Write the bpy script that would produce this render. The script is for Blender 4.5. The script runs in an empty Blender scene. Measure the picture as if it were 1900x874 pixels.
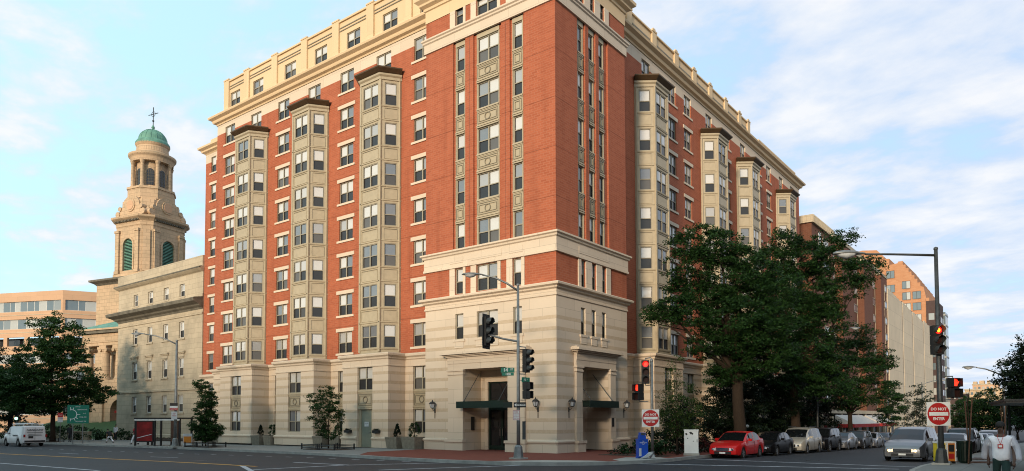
import bpy, bmesh, math, random
import numpy as np
from mathutils import Vector, Matrix
R_ = math.radians
SC = bpy.context.scene
COL = SC.collection
random.seed(11); np.random.seed(11)

# ------------------------------------------------------------ camera
cd = bpy.data.cameras.new('camera'); cam = bpy.data.objects.new('camera', cd); COL.objects.link(cam)
_y, _p, _r = R_(37.675), R_(2.409), R_(-0.144)
Fv = Vector((-math.sin(_y)*math.cos(_p), math.cos(_y)*math.cos(_p), math.sin(_p)))
Rv = Vector((math.cos(_y), math.sin(_y), 0)); Uv = Rv.cross(Fv)
Rr = Rv*math.cos(_r) + Uv*math.sin(_r); Ur = Uv*math.cos(_r) - Rv*math.sin(_r)
cam.matrix_world = Matrix(((Rr.x, Ur.x, -Fv.x, 22.4436), (Rr.y, Ur.y, -Fv.y, -33.2068), (Rr.z, Ur.z, -Fv.z, 1.9319), (0, 0, 0, 1)))
cd.sensor_fit = 'HORIZONTAL'; cd.sensor_width = 36.0; cd.lens = 36.0*1314.59/1900.0
cd.shift_x = 0.0; cd.shift_y = (722.62-437.0)/1900.0
cd.clip_start = 0.1; cd.clip_end = 3000
SC.camera = cam
SC.cycles.filter_width = 1.05

# ------------------------------------------------------------ sun, sky, exposure
SUN_AZ = R_(13)      # measured from -Y towards +X
SUN_EL = R_(13)
sdir = Vector((math.sin(SUN_AZ)*math.cos(SUN_EL), -math.cos(SUN_AZ)*math.cos(SUN_EL), math.sin(SUN_EL)))
sl = bpy.data.lights.new('sun', 'SUN'); so = bpy.data.objects.new('sun', sl); COL.objects.link(so)
sl.energy = 2.35; sl.angle = R_(8); sl.color = (1.0, 0.82, 0.62)
so.rotation_euler = sdir.to_track_quat('Z', 'Y').to_euler()
SC.view_settings.view_transform = 'Standard'; SC.view_settings.look = 'None'
SC.view_settings.gamma = 1.0; SC.view_settings.exposure = 0.82
W = bpy.data.worlds.new('World'); SC.world = W; W.use_nodes = True
nt = W.node_tree; nt.nodes.clear()
def wn(t, **k):
    n = nt.nodes.new(t)
    for a, b in k.items(): setattr(n, a, b)
    return n
def wl(a, b): nt.links.new(a, b)
out = wn('ShaderNodeOutputWorld')
sky = wn('ShaderNodeTexSky', sky_type='NISHITA', sun_disc=False)
sky.sun_elevation = SUN_EL; sky.sun_rotation = math.atan2(sdir.x, sdir.y); sky.air_density = 1.0; sky.dust_density = 1.2; sky.ozone_density = 1.5
bg1 = wn('ShaderNodeBackground'); wl(sky.outputs[0], bg1.inputs[0]); bg1.inputs[1].default_value = 0.13
tc = wn('ShaderNodeTexCoord'); sx = wn('ShaderNodeSeparateXYZ'); wl(tc.outputs['Generated'], sx.inputs[0])
def wm(op, a, b=None, c=None, clamp=False):
    n = wn('ShaderNodeMath', operation=op, use_clamp=clamp)
    for i, v in enumerate((a, b, c)):
        if v is None: continue
        if isinstance(v, (int, float)): n.inputs[i].default_value = v
        else: wl(v, n.inputs[i])
    return n.outputs[0]
den = wm('ADD', wm('MAXIMUM', sx.outputs[2], 0.0), 0.16)
cx = wm('DIVIDE', sx.outputs[0], den); cyy = wm('DIVIDE', sx.outputs[1], den)
cmb = wn('ShaderNodeCombineXYZ'); wl(cx, cmb.inputs[0]); wl(cyy, cmb.inputs[1])
mp = wn('ShaderNodeMapping'); wl(cmb.outputs[0], mp.inputs[0]); mp.inputs['Rotation'].default_value = (0, 0, R_(30)); mp.inputs['Scale'].default_value = (1.0, 1.25, 1); mp.inputs['Location'].default_value = (1.3, 0.4, 0)
n1 = wn('ShaderNodeTexNoise'); wl(mp.outputs[0], n1.inputs[0]); n1.inputs['Scale'].default_value = 3.4; n1.inputs['Detail'].default_value = 7; n1.inputs['Roughness'].default_value = 0.58; n1.inputs['Distortion'].default_value = 0.15
n2 = wn('ShaderNodeTexNoise'); wl(mp.outputs[0], n2.inputs[0]); n2.inputs['Scale'].default_value = 0.45; n2.inputs['Detail'].default_value = 3
# more cloud on the right (towards +Y) and near the horizon
yr = wm('MULTIPLY_ADD', sx.outputs[1], 0.42, wm('MULTIPLY_ADD', sx.outputs[0], 0.25, 0.13))
cov = wm('ADD', wm('MULTIPLY_ADD', n2.outputs[0], 0.5, wm('MULTIPLY', n1.outputs[0], 0.9)), wm('MULTIPLY', yr, 0.32))
mr = wn('ShaderNodeMapRange'); mr.interpolation_type = 'SMOOTHSTEP'; wl(cov, mr.inputs[0])
mr.inputs[1].default_value = 0.62; mr.inputs[2].default_value = 0.86; mr.inputs[3].default_value = 0.0; mr.inputs[4].default_value = 0.9
hz = wm('POWER', wm('SUBTRACT', 1.0, wm('MAXIMUM', sx.outputs[2], 0.0), clamp=True), 7.0)
mask = wm('MAXIMUM', mr.outputs[0], wm('MULTIPLY', hz, 0.8))
# cloud tone: white with pale lilac thick parts
cr = wn('ShaderNodeValToRGB'); wl(n1.outputs[0], cr.inputs[0])
cr.color_ramp.elements[0].position = 0.38; cr.color_ramp.elements[0].color = (0.36, 0.44, 0.57, 1)
cr.color_ramp.elements[1].position = 0.66; cr.color_ramp.elements[1].color = (0.58, 0.58, 0.59, 1)
bg2 = wn('ShaderNodeBackground'); wl(cr.outputs[0], bg2.inputs[0]); bg2.inputs[1].default_value = 0.95
# thin bright veil: cyan to the west, lilac blue to the north
side = wn('ShaderNodeMapRange'); wl(wm('ADD', sx.outputs[1], wm('MULTIPLY', sx.outputs[0], .9)), side.inputs[0]); side.inputs[1].default_value = -.55; side.inputs[2].default_value = .95
vc = wn('ShaderNodeMix', data_type='RGBA'); wl(side.outputs[0], vc.inputs[0]); vc.inputs[6].default_value = (.46, .72, .80, 1); vc.inputs[7].default_value = (.34, .48, .66, 1)
bg3 = wn('ShaderNodeBackground'); wl(vc.outputs[2], bg3.inputs[0]); bg3.inputs[1].default_value = 0.95
mv = wn('ShaderNodeMixShader'); mv.inputs[0].default_value = .72; wl(bg1.outputs[0], mv.inputs[1]); wl(bg3.outputs[0], mv.inputs[2])
mx = wn('ShaderNodeMixShader'); wl(mask, mx.inputs[0]); wl(mv.outputs[0], mx.inputs[1]); wl(bg2.outputs[0], mx.inputs[2])
wl(mx.outputs[0], out.inputs[0])

# ------------------------------------------------------------ materials
MATS = {}
class NT:
    def __init__(s, name):
        s.m = bpy.data.materials.new(name); s.m.use_nodes = True; s.t = s.m.node_tree
        s.p = s.t.nodes['Principled BSDF']; MATS[name] = s.m
    def n(s, t, **k):
        n = s.t.nodes.new(t)
        for a, b in k.items(): setattr(n, a, b)
        return n
    def l(s, a, b): s.t.links.new(a, b)
    def math(s, op, a, b=None, c=None, clamp=False):
        n = s.n('ShaderNodeMath', operation=op, use_clamp=clamp)
        for i, v in enumerate((a, b, c)):
            if v is None: continue
            if isinstance(v, (int, float)): n.inputs[i].default_value = v
            else: s.l(v, n.inputs[i])
        return n.outputs[0]
    def mix(s, f, a, b, blend='MIX'):
        n = s.n('ShaderNodeMix', data_type='RGBA', blend_type=blend)
        for i, v in ((0, f), (6, a), (7, b)):
            if isinstance(v, (int, float)): n.inputs[i].default_value = v
            elif isinstance(v, tuple): n.inputs[i].default_value = (*v[:3], 1)
            else: s.l(v, n.inputs[i])
        return n.outputs[2]
    def obj(s): return s.n('ShaderNodeTexCoord').outputs['Object']
    def noise(s, sc, det=3, vec=None, rough=.55):
        n = s.n('ShaderNodeTexNoise'); n.inputs['Scale'].default_value = sc; n.inputs['Detail'].default_value = det; n.inputs['Roughness'].default_value = rough
        s.l(vec if vec is not None else s.obj(), n.inputs[0]); return n.outputs[0]
    def set(s, rough=None, metal=None, spec=None, coat=None, trans=None):
        if rough is not None: s.p.inputs['Roughness'].default_value = rough
        if metal is not None: s.p.inputs['Metallic'].default_value = metal
        if spec is not None: s.p.inputs['Specular IOR Level'].default_value = spec
        if coat is not None: s.p.inputs['Coat Weight'].default_value = coat
    def color(s, c):
        if isinstance(c, tuple): s.p.inputs['Base Color'].default_value = (*c, 1)
        else: s.l(c, s.p.inputs['Base Color'])
    def bump(s, h, st=.3, d=.02):
        b = s.n('ShaderNodeBump'); b.inputs['Strength'].default_value = st; b.inputs['Distance'].default_value = d
        s.l(h, b.inputs['Height']); s.l(b.outputs[0], s.p.inputs['Normal'])
def simple(name, col, rough=.6, metal=0., var=.12, nsc=3., spec=.4, coat=0., bump=0.):
    k = NT(name); k.set(rough, metal, spec, coat)
    if var:
        a = k.noise(nsc, 5)
        f = k.n('ShaderNodeMapRange'); k.l(a, f.inputs[0]); f.inputs[1].default_value = .3; f.inputs[2].default_value = .7
        k.color(k.mix(f.outputs[0], tuple(c*(1-var) for c in col), tuple(min(1, c*(1+var)) for c in col)))
        if bump: k.bump(a, bump, .02)
    else: k.color(col)
    return k.m
def uvface(k):
    """planar coordinate in metres that follows whichever way a wall faces"""
    o = k.n('ShaderNodeSeparateXYZ'); k.l(k.obj(), o.inputs[0])
    g = k.n('ShaderNodeNewGeometry'); nn = k.n('ShaderNodeSeparateXYZ'); k.l(g.outputs['True Normal'], nn.inputs[0])
    ax = k.math('ABSOLUTE', nn.outputs[0]); ay = k.math('ABSOLUTE', nn.outputs[1])
    u = k.math('ADD', k.math('MULTIPLY', o.outputs[0], ay), k.math('MULTIPLY', o.outputs[1], ax))
    c = k.n('ShaderNodeCombineXYZ'); k.l(u, c.inputs[0]); k.l(o.outputs[2], c.inputs[1])
    return c.outputs[0], o.outputs[2], u
def brickmat(name, c1, c2, mortar, bw=.42, rh=.14, joints=None, soil=.16):
    k = NT(name); v, z, u = uvface(k)
    b = k.n('ShaderNodeTexBrick'); k.l(v, b.inputs['Vector']); b.inputs['Scale'].default_value = 1
    b.inputs['Brick Width'].default_value = bw; b.inputs['Row Height'].default_value = rh; b.inputs['Mortar Size'].default_value = .016; b.inputs['Mortar Smooth'].default_value = .3
    b.inputs['Color1'].default_value = (*c1, 1); b.inputs['Color2'].default_value = (*c2, 1); b.inputs['Mortar'].default_value = (*mortar, 1)
    n = k.noise(.35, 5); n2 = k.noise(14, 2)
    col = k.mix(k.math('MULTIPLY', n, soil*2.2), b.outputs[0], tuple(c*.72 for c in c1))
    sp = k.n('ShaderNodeMapRange'); k.l(n2, sp.inputs[0]); sp.inputs[1].default_value = .60; sp.inputs[2].default_value = .72
    col = k.mix(k.math('MULTIPLY', sp.outputs[0], .35), col, tuple(min(1, c*1.7) for c in c2))
    if joints:
        so_ = k.n('ShaderNodeMapping'); k.l(v, so_.inputs[0]); so_.inputs['Scale'].default_value = (1.6, .12, 1); sn_ = k.n('ShaderNodeTexNoise'); k.l(so_.outputs[0], sn_.inputs[0]); sn_.inputs['Scale'].default_value = 1.0; sn_.inputs['Detail'].default_value = 6
        s2_ = k.n('ShaderNodeMapRange'); k.l(sn_.outputs[0], s2_.inputs[0]); s2_.inputs[1].default_value = .5; s2_.inputs[2].default_value = .75; col = k.mix(k.math('MULTIPLY', s2_.outputs[0], .32), col, tuple(c*.55 for c in c1))
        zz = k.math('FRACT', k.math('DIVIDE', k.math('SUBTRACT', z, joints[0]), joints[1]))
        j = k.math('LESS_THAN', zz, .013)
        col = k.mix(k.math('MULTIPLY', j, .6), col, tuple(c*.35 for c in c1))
    k.color(col); k.set(.85, 0, .25); k.bump(b.outputs[1], -.25, .01)
    return k.m
brickmat('brick', (.325, .086, .039), (.405, .116, .054), (.39, .15, .085), joints=(23.38, 2.885))
brickmat('brick_brown', (.125, .046, .024), (.16, .06, .03), (.19, .10, .07))
brickmat('brick_orange', (.42, .19, .09), (.48, .235, .12), (.46, .27, .16), bw=.8, rh=.28)
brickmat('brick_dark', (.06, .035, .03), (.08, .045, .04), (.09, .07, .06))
def stonemat(name, c, blocks=(1.9, .655), z0=1.12, band=None, soil=.3, grime=(.30, .24, .17), jw=.008):
    k = NT(name); v, z, u = uvface(k)
    m = k.n('ShaderNodeMapping'); k.l(v, m.inputs[0]); m.inputs['Location'].default_value = (0, -z0, 0)
    b = k.n('ShaderNodeTexBrick'); k.l(m.outputs[0], b.inputs['Vector']); b.inputs['Scale'].default_value = 1
    b.inputs['Brick Width'].default_value = blocks[0]; b.inputs['Row Height'].default_value = blocks[1]; b.inputs['Mortar Size'].default_value = jw; b.inputs['Bias'].default_value = 0
    b.inputs['Color1'].default_value = (*[x*.95 for x in c], 1); b.inputs['Color2'].default_value = (*[min(1, x*1.05) for x in c], 1); b.inputs['Mortar'].default_value = (*[x*.55 for x in c], 1)
    n = k.noise(.5, 6, rough=.65); mrr = k.n('ShaderNodeMapRange'); k.l(n, mrr.inputs[0]); mrr.inputs[1].default_value = .45; mrr.inputs[2].default_value = .75; mrr.inputs[4].default_value = soil
    col = k.mix(mrr.outputs[0], b.outputs[0], grime)
    h = k.noise(9, 4)
    if band:
        fz = k.math('FRACT', k.math('DIVIDE', k.math('SUBTRACT', z, band[0]), band[1]))
        top = k.math('LESS_THAN', z, band[3])
        bm = k.math('MULTIPLY', k.math('MULTIPLY', k.math('LESS_THAN', fz, band[2]), top), k.math('GREATER_THAN', z, band[0]))
        n3 = k.noise(5, 5, rough=.7)
        rc = k.mix(n3, (.40, .285, .165), tuple(x*.98 for x in c))
        col = k.mix(bm, col, rc)
    k.color(col); k.set(.8, 0, .3); k.bump(h, .12, .01)
    return k.m
CREAM = (.60, .49, .365)
stonemat('stone', CREAM, band=(1.12, .655, .31, 7.95), soil=.12)
stonemat('stone_plain', CREAM, blocks=(2.2, .9), soil=.10)
stonemat('stucco', (.62, .455, .27), blocks=(4.1, 3.0), soil=.08, jw=.004)
stonemat('limestone', (.46, .38, .265), blocks=(1.3, .52), z0=0, soil=.75, grime=(.26, .22, .155), jw=.012)
stonemat('tower_stone', (.50, .35, .215), blocks=(1.2, .6), z0=0, soil=.7, grime=(.27, .21, .13), jw=.025)
stonemat('concrete_panel', (.62, .50, .345), blocks=(14, 2.7), z0=0, soil=.3, grime=(.38, .32, .23), jw=.02)
stonemat('office_stone', (.52, .32, .19), blocks=(3, 1.0), z0=0, soil=.12)
simple('soot_stone', (.13, .115, .085), .9, var=.35, nsc=1.5)
simple('khaki', (.385, .32, .212), .55, var=.08)
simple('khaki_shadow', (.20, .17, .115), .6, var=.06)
simple('bronze_roof', (.10, .062, .032), .45, metal=.3, var=.15)
simple('taupe_frame', (.30, .265, .19), .5, var=.05)
simple('white_frame', (.62, .60, .54), .5, var=.05)
simple('dark_frame', (.028, .022, .018), .45, var=.1)
simple('green_metal', (.006, .018, .012), .4, var=.15)
simple('door_paint', (.19, .205, .155), .5, var=.06)
simple('copper', (.11, .25, .185), .7, var=.28, nsc=1.2)
simple('roof_gravel', (.22, .20, .17), .95, var=.2)
simple('steel', (.21, .215, .205), .5, metal=.6, var=.2, nsc=5)
simple('steel_dark', (.055, .06, .06), .5, metal=.4, var=.25, nsc=5)
simple('black_metal', (.018, .018, .018), .45, var=.2)
simple('rust_brown', (.085, .04, .022), .8, var=.3, nsc=6)
simple('lens_dark', (.03, .012, .01), .25, var=0)
simple('lamp_lens', (.50, .52, .52), .25, var=0)
simple('white_paint', (.75, .75, .73), .5, var=.08)
simple('sign_white', (.72, .72, .68), .5, var=.06)
simple('sign_red', (.42, .018, .016), .45, var=.05)
simple('sign_green', (.01, .16, .10), .45, var=.05)
simple('sign_black', (.015, .015, .015), .45, var=0)
simple('concrete', (.34, .325, .28), .9, var=.16, nsc=2.5, bump=.15)
simple('kerb', (.30, .29, .26), .9, var=.2, nsc=2)
simple('planter', (.20, .175, .13), .9, var=.18, nsc=6, bump=.2)
simple('soil', (.055, .035, .022), .95, var=.4, nsc=8, bump=.5)
simple('hill', (.05, .07, .05), .95, var=.2)
def emis(name, col, st, base=(.02, .02, .02)):
    k = NT(name); k.color(base); k.p.inputs['Emission Color'].default_value = (*col, 1); k.p.inputs['Emission Strength'].default_value = st; return k.m
emis('red_light', (1, .012, .008), .9); emis('red_core', (1, .03, .012), 1.6); emis('amber_core', (1, .32, .02), 1.8); emis('hand_light', (1, .03, .01), 1.5); emis('warm_bulb', (1, .60, .22), 5)
emis('headlight_on', (1, .62, .36), .75, (.5, .45, .4)); emis('green_light', (.45, 1, .75), 1.6)
def glassmat(name, lo, hi, rough=.04, ior=1.9, thr=.5, amp=.0):
    """window pane: reflective, with the blind or dark room behind it chosen per window"""
    k = NT(name); g = k.n('ShaderNodeNewGeometry'); oi = k.n('ShaderNodeObjectInfo')
    r = k.math('FRACT', k.math('ADD', k.math('MULTIPLY', g.outputs['Random Per Island'], 3.7), k.math('MULTIPLY', oi.outputs['Random'], 5.3)))
    s = k.n('ShaderNodeMapRange'); k.l(r, s.inputs[0]); s.inputs[1].default_value = thr-.12; s.inputs[2].default_value = thr+.12
    col = k.mix(s.outputs[0], lo, hi)
    nn = k.noise(1.3, 3); col = k.mix(k.math('MULTIPLY', nn, .35), col, tuple(x*.55 for x in hi))
    k.color(col); k.set(rough, 0, .5); k.p.inputs['IOR'].default_value = ior
    if amp: k.bump(k.noise(1.7, 2), amp, .05)
    return k.m
glassmat('pane_upper', (.13, .145, .16), (.60, .58, .53), thr=.30, amp=.12)
glassmat('pane_lower', (.026, .027, .028), (.12, .115, .105), rough=.25, ior=1.45, thr=.7)
glassmat('pane_dark', (.01, .01, .012), (.04, .04, .042), rough=.04, ior=1.6)
glassmat('pane_office', (.10, .14, .16), (.42, .42, .38), rough=.08, ior=1.7, thr=.55)
simple('sheer_blind', (.55, .50, .42), .8, var=.1)
def groundmat(name, c, sc=1.2, var=.25, rough=.9, bump=.2, patch=None):
    k = NT(name); a = k.noise(sc*.18, 5, rough=.6); b_ = k.noise(sc*14, 3); c_ = k.noise(sc*2.2, 6, rough=.7)
    col = k.mix(a, tuple(x*(1-var) for x in c), tuple(x*(1+var) for x in c))
    col = k.mix(k.math('MULTIPLY', c_, .5), col, tuple(x*.62 for x in c)); col = k.mix(k.math('MULTIPLY', b_, .35), col, tuple(min(1, x*1.5) for x in c))
    k.color(col); k.set(rough, 0, .3); k.bump(b_, bump, .01); return k
k = groundmat('asphalt', (.025, .027, .031), rough=.72, var=.35)
base_c = k.p.inputs['Base Color'].links[0].from_socket
vo = k.n('ShaderNodeTexVoronoi'); vo.feature = 'DISTANCE_TO_EDGE'; k.l(k.obj(), vo.inputs['Vector']); vo.inputs['Scale'].default_value = .16; vo.inputs['Randomness'].default_value = .9
wv = k.n('ShaderNodeTexNoise'); wv.inputs['Scale'].default_value = .9; k.l(k.obj(), wv.inputs[0])
ad = k.n('ShaderNodeVectorMath', operation='MULTIPLY_ADD'); k.l(wv.outputs['Color'], ad.inputs[0]); ad.inputs[1].default_value = (1.6, 1.6, 0); k.l(k.obj(), ad.inputs[2]); k.l(ad.outputs[0], vo.inputs['Vector'])
cra = k.math('LESS_THAN', vo.outputs['Distance'], .0035); st_ = k.n('ShaderNodeMapRange'); k.l(k.noise(.5, 6, rough=.75), st_.inputs[0]); st_.inputs[1].default_value = .55; st_.inputs[2].default_value = .68
cc = k.mix(k.math('MULTIPLY', cra, .75), base_c, (.012, .012, .012)); cc = k.mix(k.math('MULTIPLY', st_.outputs[0], .35), cc, (.05, .05, .05)); k.color(cc)
def gridmat(name, c, sx_, sy_, mort):
    k = NT(name); b = k.n('ShaderNodeTexBrick'); k.l(k.obj(), b.inputs['Vector']); b.inputs['Scale'].default_value = 1; b.offset = 0 if sx_ > 1 else .5
    b.inputs['Brick Width'].default_value = sx_; b.inputs['Row Height'].default_value = sy_; b.inputs['Mortar Size'].default_value = .012 if sx_ > 1 else .006
    b.inputs['Color1'].default_value = (*[x*.92 for x in c], 1); b.inputs['Color2'].default_value = (*[x*1.08 for x in c], 1); b.inputs['Mortar'].default_value = (*mort, 1)
    n = k.noise(.9, 6, rough=.7); col = k.mix(k.math('MULTIPLY', n, .55), b.outputs[0], tuple(x*.6 for x in c)); k.color(col); k.set(.9, 0, .25); return k.m
gridmat('pavement', (.25, .245, .225), 1.5, 1.5, (.12, .12, .11)); gridmat('pavers', (.21, .055, .034), .22, .11, (.12, .05, .04))
def leafmat(name, c1, c2):
    k = NT(name); g = k.n('ShaderNodeNewGeometry')
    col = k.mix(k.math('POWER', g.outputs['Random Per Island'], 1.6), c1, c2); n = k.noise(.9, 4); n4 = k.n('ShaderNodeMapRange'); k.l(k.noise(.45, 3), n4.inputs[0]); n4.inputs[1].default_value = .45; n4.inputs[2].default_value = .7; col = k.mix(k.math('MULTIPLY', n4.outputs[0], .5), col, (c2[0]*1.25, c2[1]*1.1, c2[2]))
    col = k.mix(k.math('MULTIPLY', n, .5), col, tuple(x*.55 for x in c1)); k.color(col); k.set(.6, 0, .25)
    t = k.n('ShaderNodeBsdfTranslucent'); k.l(col, t.inputs[0]); mxx = k.n('ShaderNodeMixShader'); mxx.inputs[0].default_value = .25
    o = k.t.nodes['Material Output']; k.l(k.p.outputs[0], mxx.inputs[1]); k.l(t.outputs[0], mxx.inputs[2]); k.l(mxx.outputs[0], o.inputs[0]); return k.m
leafmat('leaf', (.006, .026, .006), (.030, .084, .016)); leafmat('leaf_mid', (.012, .044, .010), (.050, .115, .022)); leafmat('leaf_light', (.022, .055, .008), (.065, .11, .02)); leafmat('leaf_dark', (.004, .013, .005), (.012, .028, .008))
leafmat('leaf_grey', (.02, .035, .02), (.055, .075, .045)); leafmat('leaf_red', (.06, .012, .012), (.12, .03, .02))
k = NT('bark'); w = k.n('ShaderNodeTexNoise'); mpp = k.n('ShaderNodeMapping'); k.l(k.obj(), mpp.inputs[0]); mpp.inputs['Scale'].default_value = (9, 9, 1.6); k.l(mpp.outputs[0], w.inputs[0]); w.inputs['Detail'].default_value = 5
k.color(k.mix(w.outputs[0], (.010, .007, .005), (.055, .037, .024))); k.set(.95, 0, .2); k.bump(w.outputs[0], .8, .04)
simple('grass', (.035, .075, .018), .95, var=.4, nsc=5)
def paint(name, c, metal=.0, rough=.3): simple(name, c, rough, metal, var=.03, coat=.3, spec=.2)
paint('paint_red', (.50, .012, .012)); simple('paint_black', (.006, .006, .007), .3, 0, var=0, spec=.12); paint('paint_white', (.48, .48, .45)); paint('paint_silver', (.20, .205, .215), .6); paint('paint_dark', (.03, .032, .036), .3); paint('paint_beige', (.40, .37, .31), .3); paint('paint_vanwhite', (.62, .62, .60)); paint('paint_blue', (.01, .07, .42), 0, .45); paint('paint_navy', (.02, .03, .06), .4)
simple('tyre', (.008, .008, .008), .9, var=.2); simple('alloy', (.34, .35, .36), .35, metal=.8, var=.1); simple('chrome', (.6, .6, .6), .15, metal=1., var=0); simple('black_plastic', (.015, .015, .015), .6, var=.1)
simple('headlamp', (.55, .55, .55), .1, var=0, coat=1.); simple('amber', (.5, .10, .01), .2, var=0, coat=1.); simple('tail_red', (.25, .01, .01), .2, var=0, coat=1.)
k = NT('car_glass'); k.color((.006, .007, .008)); k.set(.03, 0, .5); k.p.inputs['IOR'].default_value = 1.5
simple('skin_dark', (.07, .035, .022), .6, var=.08); simple('skin_tan', (.28, .15, .09), .6, var=.05); simple('hair', (.008, .007, .006), .7, var=0)
simple('cloth_white', (.72, .72, .75), .9, var=.1, nsc=6, bump=.3); simple('cloth_dark', (.015, .018, .02), .9, var=.2); simple('cloth_green', (.012, .032, .028), .9, var=.2); simple('cloth_red', (.35, .02, .03), .9, var=.15); simple('cloth_tan', (.30, .25, .18), .9, var=.15)
k = NT('sheer'); k.color((.55, .55, .60)); k.set(.5, 0, .4); tr = k.n('ShaderNodeBsdfTransparent'); mm = k.n('ShaderNodeMixShader'); mm.inputs[0].default_value = .50; o = k.t.nodes['Material Output']; k.l(k.p.outputs[0], mm.inputs[1]); k.l(tr.outputs[0], mm.inputs[2]); k.l(mm.outputs[0], o.inputs[0])
simple('poster_red', (.20, .012, .012), .4, var=.5, nsc=1.6); simple('poster_orange', (.42, .10, .015), .35, var=.4, nsc=2.5); simple('yellow_plastic', (.62, .48, .03), .5, var=.1); simple('orange_plastic', (.60, .20, .02), .5, var=.1)
simple('awning_white', (.50, .48, .44), .9, var=.1); simple('canvas_red', (.30, .015, .015), .8, var=.15); simple('yellow_paint', (.50, .27, .05), .8, var=.25, nsc=4); simple('road_white', (.42, .43, .44), .85, var=.3, nsc=5)
simple('paper', (.55, .55, .53), .9, var=.15)

# ------------------------------------------------------------ mesh builder
def TL(Y0):                       # wall that faces -Y: u = X, d = outwards
    return lambda u, d, z: (u, Y0-d, z)
def TR(X0):                       # wall that faces +X: u = Y, d = outwards
    return lambda u, d, z: (X0+d, u, z)
def TROT(x, y, ang, z0=0.):       # free frame: u along ang, d outwards (to the right-hand viewer side)
    c, s = math.cos(ang), math.sin(ang)
    return lambda u, d, z: (x+u*c+d*s, y+u*s-d*c, z0+z)
ID = lambda x, y, z: (x, y, z)
class MB:
    def __init__(s, T=ID): s.v = []; s.f = []; s.mi = []; s.ms = []; s.T = T
    def _m(s, m):
        if m not in s.ms: s.ms.append(m)
        return s.ms.index(m)
    def poly(s, pts, m):
        b = len(s.v); s.v += [s.T(*p) for p in pts]; s.f.append(tuple(range(b, b+len(pts)))); s.mi.append(s._m(m))
    def box(s, x0, y0, z0, x1, y1, z1, m):
        b = len(s.v); s.v += [s.T(x, y, z) for z in (z0, z1) for y in (y0, y1) for x in (x0, x1)]
        for f in ((0, 1, 3, 2), (4, 6, 7, 5), (0, 4, 5, 1), (2, 3, 7, 6), (0, 2, 6, 4), (1, 5, 7, 3)): s.f.append(tuple(b+i for i in f)); s.mi.append(s._m(m))
    def tube(s, pts, rs, m, n=8, cap=True):
        pts = [Vector(p) for p in pts]; rings = []
        for i, p in enumerate(pts):
            d = (pts[min(i+1, len(pts)-1)]-pts[max(i-1, 0)]).normalized(); a = d.orthogonal().normalized() if abs(d.z) < .999 else Vector((1, 0, 0)); 
            if abs(d.z) < .95: a = d.cross(Vector((0, 0, 1))).normalized()
            else: a = (Vector((1, 0, 0)) - d*d.x).normalized()
            c = d.cross(a); r = rs[i] if isinstance(rs, (list, tuple)) else rs; b = len(s.v)
            for k in range(n):
                t = 2*math.pi*k/n; q = p+(a*math.cos(t)+c*math.sin(t))*r; s.v.append(s.T(*q))
            rings.append(b)
        mi = s._m(m)
        for i in range(len(rings)-1):
            for k in range(n): s.f.append((rings[i]+k, rings[i]+(k+1) % n, rings[i+1]+(k+1) % n, rings[i+1]+k)); s.mi.append(mi)
        if cap: s.f.append(tuple(rings[0]+k for k in range(n))[::-1]); s.mi.append(mi); s.f.append(tuple(rings[-1]+k for k in range(n))); s.mi.append(mi)
    def lathe(s, c, prof, m, n=24, a0=0, a1=2*math.pi):
        full = abs(a1-a0-2*math.pi) < 1e-6; k_ = n if full else n+1; b = len(s.v)
        for r, z in prof:
            for k in range(k_):
                t = a0+(a1-a0)*k/n; s.v.append(s.T(c[0]+r*math.cos(t), c[1]+r*math.sin(t), c[2]+z))
        mi = s._m(m)
        for i in range(len(prof)-1):
            for k in range(n): k2 = (k+1) % k_; s.f.append((b+i*k_+k, b+i*k_+k2, b+(i+1)*k_+k2, b+(i+1)*k_+k)); s.mi.append(mi)
    def prism(s, poly, z0, z1, m):
        n = len(poly); b = len(s.v); s.v += [s.T(x, y, z0) for x, y in poly]+[s.T(x, y, z1) for x, y in poly]; mi = s._m(m)
        for i in range(n): j = (i+1) % n; s.f.append((b+i, b+j, b+n+j, b+n+i)); s.mi.append(mi)
        s.f.append(tuple(b+i for i in range(n))[::-1]); s.mi.append(mi); s.f.append(tuple(b+n+i for i in range(n))); s.mi.append(mi)
    def plate(s, poly, d0, d1, m):   # polygon in (u,z), thickness along d
        n = len(poly); b = len(s.v); s.v += [s.T(x, d0, z) for x, z in poly]+[s.T(x, d1, z) for x, z in poly]; mi = s._m(m)
        for i in range(n): j = (i+1) % n; s.f.append((b+i, b+j, b+n+j, b+n+i)); s.mi.append(mi)
        s.f.append(tuple(b+i for i in range(n))); s.mi.append(mi); s.f.append(tuple(b+n+i for i in range(n))[::-1]); s.mi.append(mi)
    def sweep(s, path, prof, m, closed=False, caps=True):
        """path: XY points, outwards is to the right of travel; prof: (out, z) pairs"""
        P = [Vector((x, y, 0)) for x, y in path]; n = len(P); offs = []
        for i in range(n):
            d1 = (P[i]-P[i-1]).normalized() if (i > 0 or closed) else None; d2 = (P[(i+1) % n]-P[i]).normalized() if (i < n-1 or closed) else None
            if d1 is None: d1 = d2
            if d2 is None: d2 = d1
            a = Vector((d1.y, -d1.x, 0)); c = Vector((d2.y, -d2.x, 0)); q = (a+c); L = q.length
            offs.append(q/L/max(.25, (q/L).dot(a)) if L > 1e-4 else a)
        rows = []
        for o, z in prof:
            b = len(s.v)
            for i in range(n): q = P[i]+offs[i]*o; s.v.append(s.T(q.x, q.y, z))
            rows.append(b)
        mi = s._m(m)
        for j in range(len(prof)-1):
            for i in range(n if closed else n-1):
                k = (i+1) % n; s.f.append((rows[j]+i, rows[j]+k, rows[j+1]+k, rows[j+1]+i)); s.mi.append(mi)
        if caps and not closed:
            s.f.append(tuple(r for r in rows)); s.mi.append(mi); s.f.append(tuple(r+n-1 for r in rows)[::-1]); s.mi.append(mi)
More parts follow.
